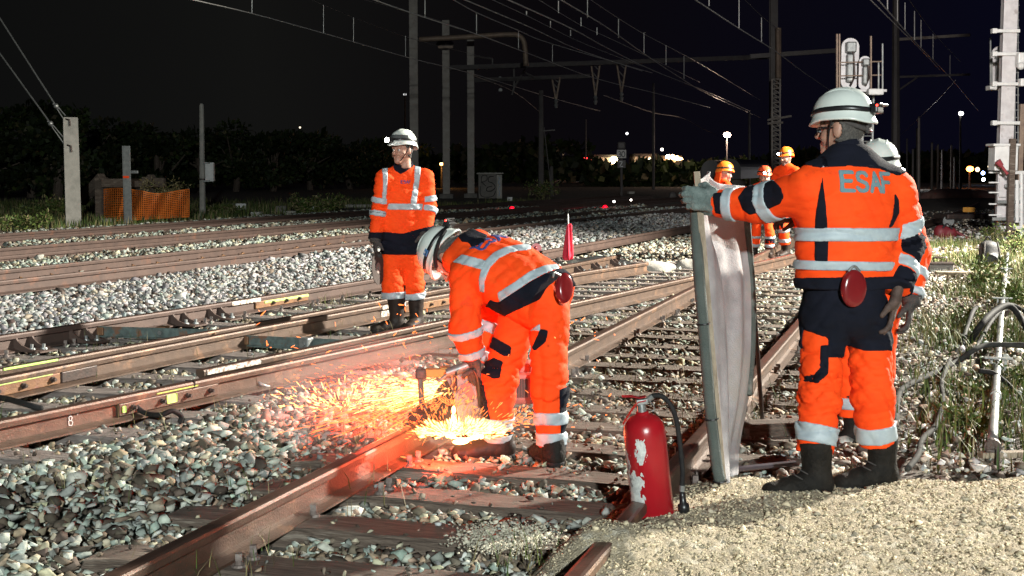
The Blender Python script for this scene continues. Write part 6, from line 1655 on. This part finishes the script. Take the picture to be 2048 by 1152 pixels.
# ------------------------------------------------------------------ catenary masts, beams and wires
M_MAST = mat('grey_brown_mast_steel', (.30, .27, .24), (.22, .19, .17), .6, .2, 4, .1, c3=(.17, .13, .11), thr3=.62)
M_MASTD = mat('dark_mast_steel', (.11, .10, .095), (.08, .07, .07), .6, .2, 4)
M_BEIGE = mat('rust_beige_tube', (.30, .22, .16), (.20, .14, .11), .6, .2, 6)
def hbeam(a, b, w, m, name, par):
    a = np.asarray(a); b = np.asarray(b); Mx = np.stack(frame(b - a, (0, 1, 0)), 1); L = np.linalg.norm(b - a)
    return obj(name, join(bbox((a + b) / 2 + Mx[:, 1] * w * .45, (w, w * .12, L), .005, M=Mx), bbox((a + b) / 2 - Mx[:, 1] * w * .45, (w, w * .12, L), .005, M=Mx), box((a + b) / 2, (w * .12, w * .78, L), M=Mx)), m, par)
def mast(x_, ytop, ybase, w, label, m, d=None, name='catenary_mast'):
    q = P(x_, ybase, -.05) if d is None else D(x_, ybase, d); q = np.array(q); q[2] = -.1
    tp = D(x_, ytop, q[1]); t = thing(name, label, 'mast', q)
    hbeam(q, [q[0], q[1], tp[2]], w, m, 'mast_column', t); obj('mast_base', bbox(q + [0, 0, .1], (w * 2, w * 2, .35), .03), M_CONCD, t)
    return t, q
tA, qA = mast(829, -90, 400, .36, 'tallest catenary mast behind the standing worker, leaving the top of the picture', M_MAST)
tB, qB = mast(893, 41, 397, .33, 'middle catenary mast with a curved bracket and hanging lamp', M_MAST)
tC, qC = mast(942, 80, 396, .33, 'catenary mast just left of the graffiti cabinet', M_MAST)
obj('curved_cantilever', tube(smooth_path([D(838, 79, qA[1]), D(930, 74, qA[1]), D(1015, 69, qA[1]), D(1038, 72, qA[1]), D(1049, 88, qA[1]), D(1052, 132, qA[1])], 6), .12, 8), M_BEIGE, tA, smooth=True)
lm = obj('hanging_lamp', join(cyl(D(876, 92, qB[1] - .4), D(906, 92, qB[1] - .4), .13, n=12), ball(D(890, 89, qB[1] - .4), (.42, .3, .25), 12, 8)), M_MASTD, tB); obj('lamp_rim', bbox(D(891, 94, qB[1] - .75), (.7, .05, .12), .01), M_BEIGE, lm)
t = thing('portal_beam', 'long dim portal beam crossing under the wires', 'beam', D(900, 136, qB[1]))
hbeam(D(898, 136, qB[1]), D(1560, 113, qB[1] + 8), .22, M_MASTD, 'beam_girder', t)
t = thing('portal_beam', 'shorter lower portal beam right of the cabinet mast', 'beam', D(946, 160, qC[1]))
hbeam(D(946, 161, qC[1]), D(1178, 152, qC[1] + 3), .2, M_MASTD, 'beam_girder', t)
def hanger(x_, y0, y1, w, d, label):
    t = thing('hanger_frame', label, 'hanger', D(x_, y0, d)); gs = []
    l, r_, b_ = D(x_ - w, y0, d), D(x_ + w, y0, d), D(x_, y1, d)
    for s in (0, .25, .5, .75): gs.append(cyl(l + (b_ - l) * s, r_ + (b_ - r_) * min(1, s + .22), .035, n=5))
    obj('lattice_leg', cyl(l, b_, .05, n=6), M_BEIGE, t); obj('lattice_leg', cyl(r_, b_, .05, n=6), M_BEIGE, t); obj('lattice_bracing', join(*gs), M_MASTD, t); obj('insulator', lathe([(.06, 0), (.1, -.1), (.06, -.2), (.1, -.3), (.05, -.45)], 10, b_ + [0, 0, .1]), M_GALV, t)
hanger(1112, 155, 202, 8, qC[1] + 2, 'leftmost dim triangular hanger under the lower beam')
hanger(1191, 125, 195, 9, qB[1] + 4, 'middle triangular hanger under the long beam'); hanger(1243, 124, 188, 10, qB[1] + 4.6, 'rightmost triangular hanger under the long beam')
t = thing('registration_arm', 'drooping arm and insulators under the long beam', 'bracket', D(1028, 130, qB[1] + 2)); d_ = qB[1] + 2
for a_, b_ in (((1028, 132), (1028, 175)), ((1028, 175), (1050, 138)), ((1028, 175), (1024, 190)), ((942, 112), (985, 117)), ((985, 117), (985, 132)), ((1050, 145), (1070, 155))): obj('strut', cyl(D(*a_, d_), D(*b_, d_), .05, n=6), M_MASTD, t)
for a_ in ((955, 136), (973, 136), (1000, 157), (1001, 180)): obj('insulator', ball(D(*a_, d_), .10, 8, 6), M_WHITE, t)
q = D(1082, 390, 68.0); q[2] = 0; t = thing('wooden_pole', 'dim wooden pole with a stay in the middle distance', 'pole', q)
obj('shaft', cyl(q, D(1082, 181, 68), .16, .11, 8), M_MASTD, t); obj('stay_wire', tube([D(1088, 255, 68), D(1103, 385, 68)], .03, 5), M_MASTD, t); obj('crossarm', cyl(D(1085, 262, 68), D(1110, 260, 68), .04, n=5), M_MASTD, t)
for x_, y0, y1, d_, w_, lab in ((1307, 168, 372, 90, .13, 'thin dark pole in front of the lit buildings'), (1172, 240, 335, 110, .10, 'thin pole left of the dim warehouse'), (1103, 335, 386, 70, .16, 'short stump of a post behind the wooden pole'), (1792, -30, 376, 58, .28, 'tall unlit mast right of the helmet'), (1838, 235, 372, 62, .11, 'thin pale pole with top light, right background'), (1834, 258, 372, 66, .09, 'thin pole beside the pale pole, right background'), (1814, 278, 370, 70, .08, 'left thin pole in the right background'), (1864, 286, 370, 80, .12, 'slim mast left of the pair in the far right'), (1876, 290, 368, 84, .11, 'slim mast of the far right pair'), (1884, 300, 368, 90, .11, 'bent top lamp mast in the far right'), (1903, 291, 366, 86, .12, 'slim mast right of the far pair'), (1909, 316, 360, 90, .12, 'short lamp post in the far right'), (1826, 300, 372, 60, .10, 'dark thin mast near the left far pole'), (810, 186, 330, 100, .10, 'dim lamp pole left of the tallest mast'), (1499, 225, 360, 95, .14, 'dark mast left of the lattice mast'), (1345, 390, 395, 60, .3, 'low marker stub on the far rails')):
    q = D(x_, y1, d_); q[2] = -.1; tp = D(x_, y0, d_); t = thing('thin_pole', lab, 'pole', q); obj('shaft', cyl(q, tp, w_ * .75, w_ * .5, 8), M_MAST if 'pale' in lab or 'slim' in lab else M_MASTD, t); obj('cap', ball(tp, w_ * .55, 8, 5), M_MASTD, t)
# lattice mast
q = D(1552, 372, 62); q[2] = -.1; t = thing('lattice_mast', 'tall dim lattice mast left of the screen holder', 'mast', q)
tp = D(1547, -60, 62); hbeam(q + [-.1, 0, 0], [tp[0], q[1], tp[2]], .34, M_MASTD, 'mast_column', t)
gs = []; 
for s in (-1, 1): obj('lattice_leg', cyl(D(1552 + s * 8, 365, 60.5), D(1552 + s * 8, 158, 60.5), .045, n=6), M_MAST, t)
for i in range(22): y_ = 158 + i * 9.4; gs.append(cyl(D(1544, y_, 60.5), D(1560, y_ + 9.4, 60.5), .02, n=5)); gs.append(cyl(D(1544, y_, 60.5), D(1560, y_, 60.5), .02, n=5))
obj('lattice_bracing', join(*gs), M_MAST, t); obj('brown_column', cyl(D(1557, 180, 61.5), D(1557, 56, 61.5), .13, n=8), M_BEIGE, t)
obj('crossarm', cyl(D(1535, 240, 60.4), D(1583, 232, 60.4), .05, n=6), M_MAST, t); obj('crossarm', cyl(D(1535, 247, 60.4), D(1566, 245, 60.4), .05, n=6), M_MAST, t)
t = thing('portal_beam', 'dim beam from the lattice mast to the signal', 'beam', D(1400, 116, 62)); hbeam(D(1500, 113, 62), D(1690, 100, 62), .2, M_MASTD, 'beam_girder', t)
t = thing('portal_beam', 'upper dim crossbeam right of the signal', 'beam', D(1800, 79, 58)); hbeam(D(1794, 79, 58), D(1940, 70, 58), .12, M_MAST, 'beam_girder', t)
t = thing('portal_beam', 'lower dim crossbeam with a strut right of the signal', 'beam', D(1800, 153, 58)); hbeam(D(1794, 154, 58), D(1940, 149, 58), .09, M_MASTD, 'beam_girder', t); obj('strut', cyl(D(1795, 182, 58), D(1834, 155, 58), .04, n=6), M_MASTD, t)
# wires
def wire(px, z, r, m, label, drops=(), zm=1.35):
    pts = [P(x_, y_, z) for x_, y_ in px]
    if px[0][1] <= 5: pts = [pts[0] + (pts[0] - pts[1]) * (6 / np.linalg.norm(pts[0] - pts[1]))] + pts
    pts = np.array(pts); t = thing('overhead_wire', label, 'wire', pts[0], 'overhead line wires')
    obj('conductor', tube(smooth_path(pts, 4), r, 5), m, t)
    for x_, y0, y1 in drops:
        i = np.argmin([abs(ray_px(q)[0] - x_) for q in pts]); xs_ = np.array([ray_px(q)[0] for q in pts]); d_ = np.interp(x_, np.sort(xs_), pts[np.argsort(xs_), 1])
        obj('dropper', cyl(D(x_, y0, d_), D(x_, y1, d_), r * .8, n=5), m, t)
    return t
def ray_px(q): a, b, c_ = proj(np.asarray(q)[None]); return a[0], b[0]
WL = 'pale overhead wire of the bundle sloping down to the right over the left tracks'
wire([(380,-2),(504,27),(649,67),(823,117),(943,147),(1108,197),(1200,222)], 5.4, .014, M_WIRE, 'lowest left overhead wire with droppers passing above the standing worker', ((504, -10, 27), (647, 10, 66), (707, 35, 85), (811, 72, 113)))
wire([(619,-2),(700,32),(760,55),(840,82),(960,112)], 6.8, .010, M_WIRED, 'faint upper wire above the lowest left overhead wire')
wire([(738,-4),(780,11),(850,35),(955,69),(1057,107),(1192,157),(1310,186),(1420,215)], 5.4, .016, M_WIRE, 'bright second overhead wire crossing the curved bracket', ((850, 0, 34), (953, 25, 68), (1037, 62, 100), (1105, 90, 123)))
wire([(720,-3),(880,42),(1010,90),(1120,130)], 6.6, .010, M_WIRED, 'faint wire below the bright second overhead wire')
for px, z, r in (([(904,-2),(955,26),(1035,60),(1105,88),(1305,146)], 6.0, .015), ([(926,-2),(1061,55),(1159,100),(1284,142)], 5.6, .015), ([(982,-2),(1057,33),(1101,55),(1170,88),(1283,132)], 6.4, .010)): wire(px, z, r, M_WIRE, WL)
wire([(1013,-2),(1145,58),(1218,98),(1309,142),(1420,186),(1500,222)], 5.4, .017, M_WIRE, 'brightest wire in the middle of the bundle, with short droppers', ((1053, 22, 30), (1101, 42, 55), (1141, 60, 72)))
for px, z, r in (([(1075,-2),(1163,51),(1250,91),(1400,165)], 6.3, .010), ([(1179,-2),(1236,36),(1290,69),(1367,109),(1420,139),(1520,200)], 6.9, .012)): wire(px, z, r, M_WIRE, WL)
wire([(1119,-2),(1214,55),(1290,109),(1363,157),(1420,190),(1520,235)], 5.4, .016, M_WIRE, 'rightmost bright wire of the bundle, hung with long droppers', ((1117, 2, 26), (1162, 35, 52), (1175, -10, 36), (1194, 55, 70), (1237, 38, 76), (1288, 65, 108), (1332, 90, 130), (1368, 112, 158)))
wire([(1388,-2),(1478,57),(1550,102),(1605,143),(1662,182)], 5.4, .017, M_WIRE, 'bright wire ending at the helmet of the screen holder', ((1418, -10, 12), (1478, -10, 57), (1523, 35, 84)))
wire([(1488,-2),(1524,33),(1560,62)], 6.8, .010, M_WIRED, 'faint upper wire near the lattice mast')
wire([(1739,-2),(1837,95),(1880,140)], 5.3, .013, M_WIRE, 'left wire of the pair at upper right')
wire([(1755,-2),(1837,91),(1902,157),(1957,222)], 5.4, .017, M_WIRE, 'bright wire at upper right ending above the street lamp', ((1775, -10, 22), (1795, -10, 45), (1810, 5, 62), (1829, 22, 80), (1842, 40, 95), (1866, 68, 120), (1900, 110, 155)))
wire([(1817,-2),(1869,68),(1921,124)], 6.9, .011, M_WIRED, 'upper wire of the pair at upper right')
wire([(1208,191),(1309,226),(1367,237),(1420,264),(1480,290)], 5.2, .018, M_WIRED, 'faint low wire over the lit buildings'); wire([(945,150),(1030,185),(1078,223)], 5.2, .016, M_WIRED, 'faint wire running down to the wooden pole')
wire([(1780,290),(1850,225),(1912,160)], 5.2, .014, M_WIRED, 'faint wire rising to the right from the tall unlit mast')

# ------------------------------------------------------------------ signals at right
def backboard(cx, y0, y1, w, d, par, m):
    a = []; r_ = w / 2
    zt, zb = D(cx, y0, d)[2], D(cx, y1, d)[2]; x_ = D(cx, 130, d)[0]
    for k in range(13): q = math.pi * k / 12; a.append((x_ + r_ * math.cos(q), zt - r_ + r_ * math.sin(q)))
    for k in range(13): q = math.pi + math.pi * k / 12; a.append((x_ + r_ * math.cos(q), zb + r_ + r_ * math.sin(q)))
    n = len(a); V = np.array([(p_, d + s, q_) for s in (0, .03) for p_, q_ in a]); Fc = [tuple(range(n)), tuple(range(2 * n - 1, n - 1, -1))] + [(i, n + i, n + (i + 1) % n, (i + 1) % n) for i in range(n)]
    b_ = obj('backboard', (V, Fc), m, par)
    obj('lamp_housing', join(bbox((x_ - .02, d - .12, zt - r_ * 1.1), (w * .55, .22, w * .6), .03), bbox((x_ - .02, d - .09, zb + (zt - zb) * .42), (w * .42, .16, (zt - zb) * .55), .04)), M_GALV, b_)
    obj('cable_gland', tube([(x_ + .03, d - .15, zt - r_ * 1.6), (x_ + .06, d - .2, zb + .3), (x_, d - .1, zb + .1)], .025, 6), M_DARKST, b_)
M_SIGG = mat('pale_grey_signal_paint', (.62, .60, .60), (.5, .48, .48), .5, .1, 7, c3=(.36, .33, .32))
q = D(1738, 340, 31); q[2] = -.1; t = thing('signal_mast', 'railway signal with two rounded backboards seen from behind above the helmet', 'signal', q)
backboard(1700, 76, 180, .40, 31, t, M_SIGG); backboard(1730, 112, 180, .27, 30.7, t, M_SIGG)
for x_, y0 in ((1674, 68), (1679, 68), (1742, 72), (1757, 125), (1765, 87)): obj('cage_post', cyl(D(x_, y0, 30.6), D(x_, 181, 30.6), .022, n=6), M_GALV if x_ > 1750 else M_BEIGE, t)
for y_ in (125, 152): obj('cage_rail', cyl(D(1674, y_, 30.6), D(1764, y_ - 2, 30.6), .015, n=6), M_BEIGE, t)
obj('platform', bbox(D(1718, 183, 30.9), (1.05, .8, .06), .01), M_SIGG, t); obj('platform_bracket', bbox(D(1750, 184, 30.4), (.34, .25, .14), .03), M_WHITE, t)
for x_ in (1727, 1747): obj('ladder_rail', cyl(D(x_, 186, 30.8), [D(x_, 186, 30.8)[0], 30.8, 0], .03, n=6), M_GALV, t)
for i in range(16): y_ = 195 + i * 11; obj('ladder_rung', cyl(D(1727, y_, 30.8), D(1747, y_, 30.8), .014, n=6), M_GALV, t)
q = P(2012, 474, 0); d_ = q[1]; t = thing('signal_mast', 'tall white signal post with box and ladder at the right edge', 'signal', q)
obj('mast_column', join(bbox(D(2013, 120, d_) , (.22, .26, 9.0), .012), bbox(D(2013, 120, d_) + [.0, -.15, 0], (.29, .04, 9.0), .006)), M_SIGG, t)
for y_ in (62, 108, 168, 246): obj('mast_clamp', join(bbox(D(2012, y_, d_ - .2), (.56, .1, .07), .01), bbox(D(1988, y_, d_ - .2), (.10, .14, .10), .01)), M_WHITE, t)
bx = obj('white_cabinet', bbox(D(2006, 316, d_ - .5), (.48, .4, .52), .015), M_WHITE, t); obj('cabinet_lid', bbox(D(2006, 290, d_ - .5), (.56, .48, .05), .01), M_WHITE, bx)
obj('lower_panel', join(bbox(D(2005, 390, d_ - .4), (.24, .12, 1.0), .01), bbox(D(2005, 375, d_ - .48), (.15, .05, .4), .01)), M_SIGG, t)
for y_ in (345, 365, 385, 408, 430): obj('cable_clip', bbox(D(1990, y_, d_ - .45), (.26, .06, .03), .005), M_WHITE, t)
obj('brown_column', bbox(D(2022, 375, d_ - .7), (.12, .12, 2.0), .01), M_WOOD, t)
obj('brown_column', bbox(D(2040, 330, d_ + .5), (.10, .12, 2.6), .01), M_BEIGE, t)
for x_, y0, y1 in ((2036, 0, 300), (2030, 20, 300)): obj('ladder_rail', cyl(D(x_, y0, d_ - .1), D(x_, y1, d_ - .1), .014, n=6), M_GALV, t)
for i in range(20): y_ = 10 + i * 15; obj('ladder_rung', cyl(D(2030, y_, d_ - .1), D(2038, y_, d_ - .1), .012, n=5), M_GALV, t)
for x_, y0, y1 in ((2043, 345, 470), (2034, 360, 445)): obj('conduit', cyl(D(x_, y0, d_ - .6), D(x_, y1, d_ - .6), .045, n=8), M_WHITE, t)
for y_, x0, x1 in ((345, 2000, 2048), (372, 2010, 2052), (404, 1995, 2050), (438, 1985, 2050), (455, 2000, 2052)): obj('bracket_arm', bbox((D(x0, y_, d_ - .6) + D(x1, y_, d_ - .6)) / 2, ((x1 - x0) * d_ / F_PX, .05, .07), .008), M_WHITE if y_ % 2 else M_GALV, t)
obj('signal_horn', join(cyl(D(1995, 322, d_ - .9), D(2003, 332, d_ - .9), .07, .05, 10), cyl(D(2003, 332, d_ - .9), D(2015, 348, d_ - .9), .03, n=8)), mat('dull_red', (.3, .05, .06), rough=.5), t)
q2 = d_ + 1; backboard(1997, 93, 175, .32, q2, t, M_SIGG)
for x_, y0 in ((1981, 75), (1984, 115), (2004, 120)): obj('cage_post', cyl(D(x_, y0, q2 - .3), D(x_, 178, q2 - .3), .018, n=6), M_GALV, t)
obj('cage_floor', bbox(D(1996, 176, q2 - .2), (.44, .3, .10), .02), M_WHITE, t)
obj('side_equipment', join(bbox(D(2040, 120, d_ - .3), (.14, .2, .3), .03), ball(D(2042, 132, d_ - .4), .08, 10, 7)), M_WHITE, t); obj('side_box', bbox(D(2044, 165, d_ - .3), (.12, .2, .16), .02), M_WHITE, t)

# ------------------------------------------------------------------ cabinet with graffiti, sign, buildings, wagons, lights
q = P(975, 399, -.05); d_ = q[1]; t = thing('relay_cabinet', 'small concrete cabinet sprayed with a looping graffiti tag', 'cabinet', q)
a_ = D(957, 398, d_); b_ = D(993, 398, d_); h_ = D(975, 348, d_)[2]; w_ = b_[0] - a_[0]
obj('cabinet_body', bbox([(a_[0] + b_[0]) / 2, d_ + .35, h_ / 2], (w_, .7, h_), .01), M_CONCD, t)
obj('cabinet_side', bbox([b_[0] + .13, d_ + .2, h_ / 2 - .02], (.25, .7, h_ - .04), .01), M_CONC, t)
obj('cabinet_roof', bbox([(a_[0] + b_[0]) / 2 + .12, d_ + .3, h_ + .03], (w_ + .4, .9, .07), .012), M_CONC, t)
GR = [[(.15,.62),(.18,.9),(.42,.95),(.48,.78),(.3,.68),(.2,.66),(.42,.5)],[(.85,.9),(.6,.88),(.55,.7),(.8,.62),(.92,.45),(.7,.3),(.45,.32),(.5,.45),(.75,.5)],[(.1,.5),(.12,.15),(.4,.05),(.8,.1),(.95,.3)]]
for pl in GR: obj('graffiti_line', tube([[a_[0] + p_[0] * w_, d_ - .012, p_[1] * h_] for p_ in smooth_path([(x_, y_, 0) for x_, y_ in pl], 5)], .018, 5), M_STRAP, t)
obj('graffiti_line', tube([[b_[0] + .03 + .2 * p_[0], d_ - .165, p_[1] * h_] for p_ in smooth_path([(.2, .9, 0), (.6, .8, 0), (.3, .65, 0), (.7, .55, 0), (.3, .4, 0), (.6, .25, 0), (.4, .1, 0)], 5)], .014, 5), M_BLUE, t)
q = D(1243, 372, 72); q[2] = -.1; t = thing('speed_sign', 'dim white sign reading 30 above a dark plate with a Z', 'sign', q)
obj('post', cyl(q, D(1243, 292, 72.1), .07, n=8), M_MASTD, t)
obj('hood_plate', bbox(D(1243, 291, 72), (.42, .06, .4), .08), M_MASTD, t)
s1 = obj('number_plate', bbox(D(1243, 308, 71.9), (.50, .04, .44), .01), mat('sign_white', (.55, .53, .5), rough=.6), t)
obj('numerals', text_geo('30', D(1243, 308, 71.9) + np.array([-.19, -.022, -.15]), np.array([1, 0, 0.]), np.array([0, 0, 1.]), np.array([0, -1., 0]), .28, .055, gap=.1), M_STRAP, s1)
s2 = obj('letter_plate', bbox(D(1243, 328, 71.9), (.44, .04, .42), .01), M_MASTD, t)
obj('letter', text_geo('Z', D(1243, 328, 71.9) + np.array([-.10, -.022, -.13]), np.array([1, 0, 0.]), np.array([0, 0, 1.]), np.array([0, -1., 0]), .26, .055), mat('sign_letter_white', (.6, .6, .6), rough=.6), s2)
def lit(name, col, k): return emit(name, col, k)
M_WALLP = mat('pale_render_wall', (.45, .36, .31), (.38, .30, .26), .9, 0, .5)
M_WALLD = mat('dark_cladding', (.06, .05, .05), (.04, .035, .035), .8, 0, .5)
def building(label, x0, x1, y0, y1, d, m, parts, lights):
    a_ = D(x0, y1, d); b_ = D(x1, y0, d); z0 = -.1; h_ = b_[2] + .1; c_ = [(a_[0] + b_[0]) / 2, d + 4, h_ / 2 - .1]
    t = thing('building', label, 'building', [c_[0], d, 0]); obj('wall', bbox(c_, (b_[0] - a_[0], 8, h_), .02), m, t)
    obj('roof', bbox([c_[0], d + 4, h_], ((b_[0] - a_[0]) * 1.03, 8.4, .35), .05), M_WALLD, t)
    for (u0, u1, v0, v1, mm, nm) in parts: p0, p1 = D(u0, v1, d - .06), D(u1, v0, d - .06); obj(nm, bbox((p0 + p1) / 2, (p1[0] - p0[0], .10, p1[2] - p0[2]), .01), mm, t)
    for i, (u, v, r_, col, k) in enumerate(lights):
        q_ = D(u, v, d - .6); obj('wall_lamp', ball(q_, r_, 8, 6), emit('wall_lamp_glow', col, k), t)
    return t
M_LITW = emit('lit_wall_light', (1, .55, .38), .22)
building('long low pinkish warehouse faintly lit in the distance', 1176, 1234, 314, 345, 150, M_WALLP, (), ((1180, 334, .25, (1, .8, .4), 9), (1192, 334, .2, (1, .7, .35), 14), (1228, 320, .4, (1, .82, .45), 30), (1174, 318, .4, (1, .03, .03), 10)))
building('pale warehouse with lit canopy and dark doors', 1270, 1312, 312, 360, 150, M_WALLP, ((1272, 1310, 330, 334, M_WALLD, 'canopy'), (1276, 1310, 336, 360, M_WALLD, 'door')), ((1300, 320, .22, (1, .7, .4), 22), (1268, 334, .25, (1, .8, .5), 18)))
building('building crowned by a row of orange lamps', 1312, 1363, 316, 365, 154, M_WALLP, ((1332, 1352, 328, 334, M_WALLD, 'canopy'), (1336, 1350, 338, 360, M_WALLD, 'door')), ((1336, 314, .28, (1, .6, .25), 30), (1345, 314, .28, (1, .6, .25), 30), (1354, 316, .25, (1, .6, .25), 26), (1362, 320, .25, (1, .6, .25), 26), (1347, 333, .18, (1, .7, .4), 20), (1353, 333, .18, (1, .7, .4), 20)))
building('small pale hut in front of the lit warehouse', 1313, 1341, 334, 362, 110, M_WALLP, ((1321, 1328, 347, 362, M_WALLD, 'door'), (1335, 1338, 340, 356, M_WALLD, 'window')), ((1316, 326, .18, (1, .75, .4), 24),))
glow('warehouse_light', D(1300, 326, 143), 330, (1, .62, .42), .3); glow('warehouse_light', D(1215, 320, 143), 160, (1, .62, .42), .3); glow('warehouse_light', D(1345, 322, 148), 280, (1, .55, .3), .3); glow('hut_light', D(1326, 338, 106), 110, (1, .66, .46), .2)
for i in range(2):
    x0, x1, d_ = ((1402, 1440, 68), (1440, 1482, 63))[i]; a_ = D(x0, 372, d_); b_ = D(x1, 320 - 2 * i, d_)
    t = thing('freight_wagon', ('dark covered freight wagon, farther of two', 'dark covered freight wagon, nearer of two')[i], 'wagon', [(a_[0] + b_[0]) / 2, d_, 0])
    w_ = (b_[0] - a_[0]); h_ = b_[2]; an = np.linspace(0, math.pi, 12)
    prof = [(-w_ / 2, .9), (-w_ / 2, h_ * .72)] + [(-w_ / 2 * math.cos(q_), h_ * .72 + h_ * .28 * math.sin(q_)) for q_ in an[1:-1]] + [(w_ / 2, h_ * .72), (w_ / 2, .9)]
    n = len(prof); cx = (a_[0] + b_[0]) / 2; V = np.array([[cx + p_[0] + s * 3.5, d_ + s * 11, p_[1]] for s in (0, 1) for p_ in prof]); Fc = [tuple(range(n)), tuple(range(2 * n - 1, n - 1, -1))] + [(j, n + j, n + (j + 1) % n, (j + 1) % n) for j in range(n)]
    obj('wagon_body', (V, Fc), mat('dark_wagon_paint', (.05, .045, .045), (.03, .03, .03), .5, .2, 2), t)
    for k in range(6): f_ = k / 5; obj('body_rib', cyl([cx - w_ / 2 + f_ * 3.5 - .03, d_ + f_ * 11, .9], [cx - w_ / 2 + f_ * 3.5 - .03, d_ + f_ * 11, h_ * .72], .05, n=5), M_MASTD, t)
    obj('underframe', bbox([cx + .3, d_ + .5, .65], (w_, .5, .35), .03), M_DARKST, t)
    for k in (-1, 1): obj('wheel', cyl([cx + k * w_ * .3, d_ - .05, .45], [cx + k * w_ * .3, d_ + .1, .45], .42, n=16), M_DARKST, t)
def lamp_post(x_, y, ybase, d, col, k, r_, label, power=0, arm=False):
    q = D(x_, ybase, d); q[2] = -.1; h_ = D(x_, y, d)
    t = thing('lamp_post', label, 'lamp post', q)
    obj('shaft', cyl(q, [h_[0], d, h_[2] - r_], .09, .05, 8), M_MASTD, t); obj('lamp_hood', bbox(h_ + [0, .15, r_ * .6], (r_ * 1.1, .2, r_ * .4), .02), M_MASTD, t)
    obj('lamp_glass', ball(h_ - [0, .1, 0], (r_, r_ * .6, r_ * .75), 12, 8), emit('lamp_glow', col, k), t)
    if power: glow('lamp_post_light', h_ - np.array([0, .6, .1]), power, col, r_)
lamp_post(1454, 270, 352, 100, (1, .72, .55), 60, .26, 'bright white floodlight on a post above the wagons', 700)
lamp_post(1803, 341, 372, 90, (.95, .97, 1), 50, .22, 'bright white lamp low beside the hidden helmet', 200)
lamp_post(1939, 338, 362, 95, (1, .23, .03), 30, .26, 'orange glowing lamp at the far right', 12)
lamp_post(883, 328, 352, 95, (1, .42, .08), 26, .13, 'small orange street lamp between the masts', 60)
lamp_post(1921, 227, 372, 85, (1, 1, .95), 18, .16, 'dim street lamp high at the right')
lamp_post(810, 189, 345, 101, (.8, .8, .8), 1.2, .12, 'lamp beside the dim pole, its pale glass put in as faint glow')  # faint emission paints the pale look of the glass
for i, (x_, y_, d_, r_, col, k, lab) in enumerate(((1966, 346, 110, .16, (.3, .45, 1), 20, 'tiny blue light at far right'), (1967, 359, 110, .14, (.9, .95, 1), 14, 'tiny white light at far right'), (1980, 333, 120, .2, (1, .8, .5), 6, 'tiny warm light under the white box'), (1955, 339, 120, .2, (1, .6, .3), 6, 'tiny warm light right of the orange lamp'), (600, 255, 200, .14, (1, .85, .6), 2, 'tiny hillside light left of the standing worker'), (1254, 267, 160, .15, (1, 1, 1), 5, 'tiny star-like light over the sign'), (1324, 299, 160, .18, (1, .9, .8), 5, 'tiny light above the buildings'), (1138, 321, 150, .2, (.9, .9, 1), 6, 'tiny white light left of the blue ones'), (1158, 318, 150, .2, (.45, .6, 1), 14, 'left tiny bluish light by the warehouse'), (1166, 317, 150, .2, (.45, .6, 1), 14, 'right tiny bluish light by the warehouse'), (1797, 325, 95, .1, (1, 1, 1), 10, 'tiny lamp above the low white lamp'), (1228, 403, 46, .04, (1, .95, .9), 10, 'tiny glowing ball painted in as a glint on the far rails'), (1262, 400, 50, .04, (1, .9, .8), 8, 'second tiny glowing ball painted in as a glint on the far rails'))):
    q_ = D(x_, y_, d_); o = obj('distant_light', ball(q_, r_, 8, 6), emit('distant_glow', col, k)); tag(o, lab, 'light')  # the two rail glints are reflections put in as emission
# far-off wood and low embankment on the skyline
def skyline(px0, px1, d, h0, h1, seed, label, w=(1, .3, 2, .3, .2)):
    N = 5000; r_ = np.random.default_rng(seed); px = r_.uniform(px0, px1, N); hh = h0 + (h1 - h0) * (.5 + .5 * vnoise(px * .03, px * 0, seed, 1.0)); z = r_.uniform(0, 1, N) ** .8 * hh
    base = np.array([D(a, 332, d) for a in px]); base[:, 2] = z - .1; base[:, 1] += r_.normal(0, 1.5, N)
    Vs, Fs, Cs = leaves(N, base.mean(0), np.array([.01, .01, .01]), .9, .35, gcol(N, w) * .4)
    Vs = (Vs.reshape(N, 4, 3) - base.mean(0) + base[:, None]).reshape(-1, 3)
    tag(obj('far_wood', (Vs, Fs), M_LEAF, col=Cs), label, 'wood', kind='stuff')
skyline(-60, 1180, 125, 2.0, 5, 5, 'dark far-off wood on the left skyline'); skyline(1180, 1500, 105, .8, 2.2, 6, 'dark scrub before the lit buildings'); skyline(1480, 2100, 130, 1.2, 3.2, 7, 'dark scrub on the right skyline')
o = thing('mound', 'pinkish spoil heap far right under the slim masts', 'heap', D(1900, 375, 66)); g = Grid([-5, -1.5, -.4], [5, 1.5, 1.2], .14); d = ell(g.P, (0, 0, 0), (2.0, 1.0, .42)) + .25 * folds(g.P, 3, .04)
V, Qd = g.mesh(d); obj('spoil', (V + np.array([D(1905, 375, 66)[0], 66, -.1]), Qd), mat('pinkish_soil', (.3, .17, .14), (.2, .11, .1), .9, 0, 1.5, .5), o, smooth=True)
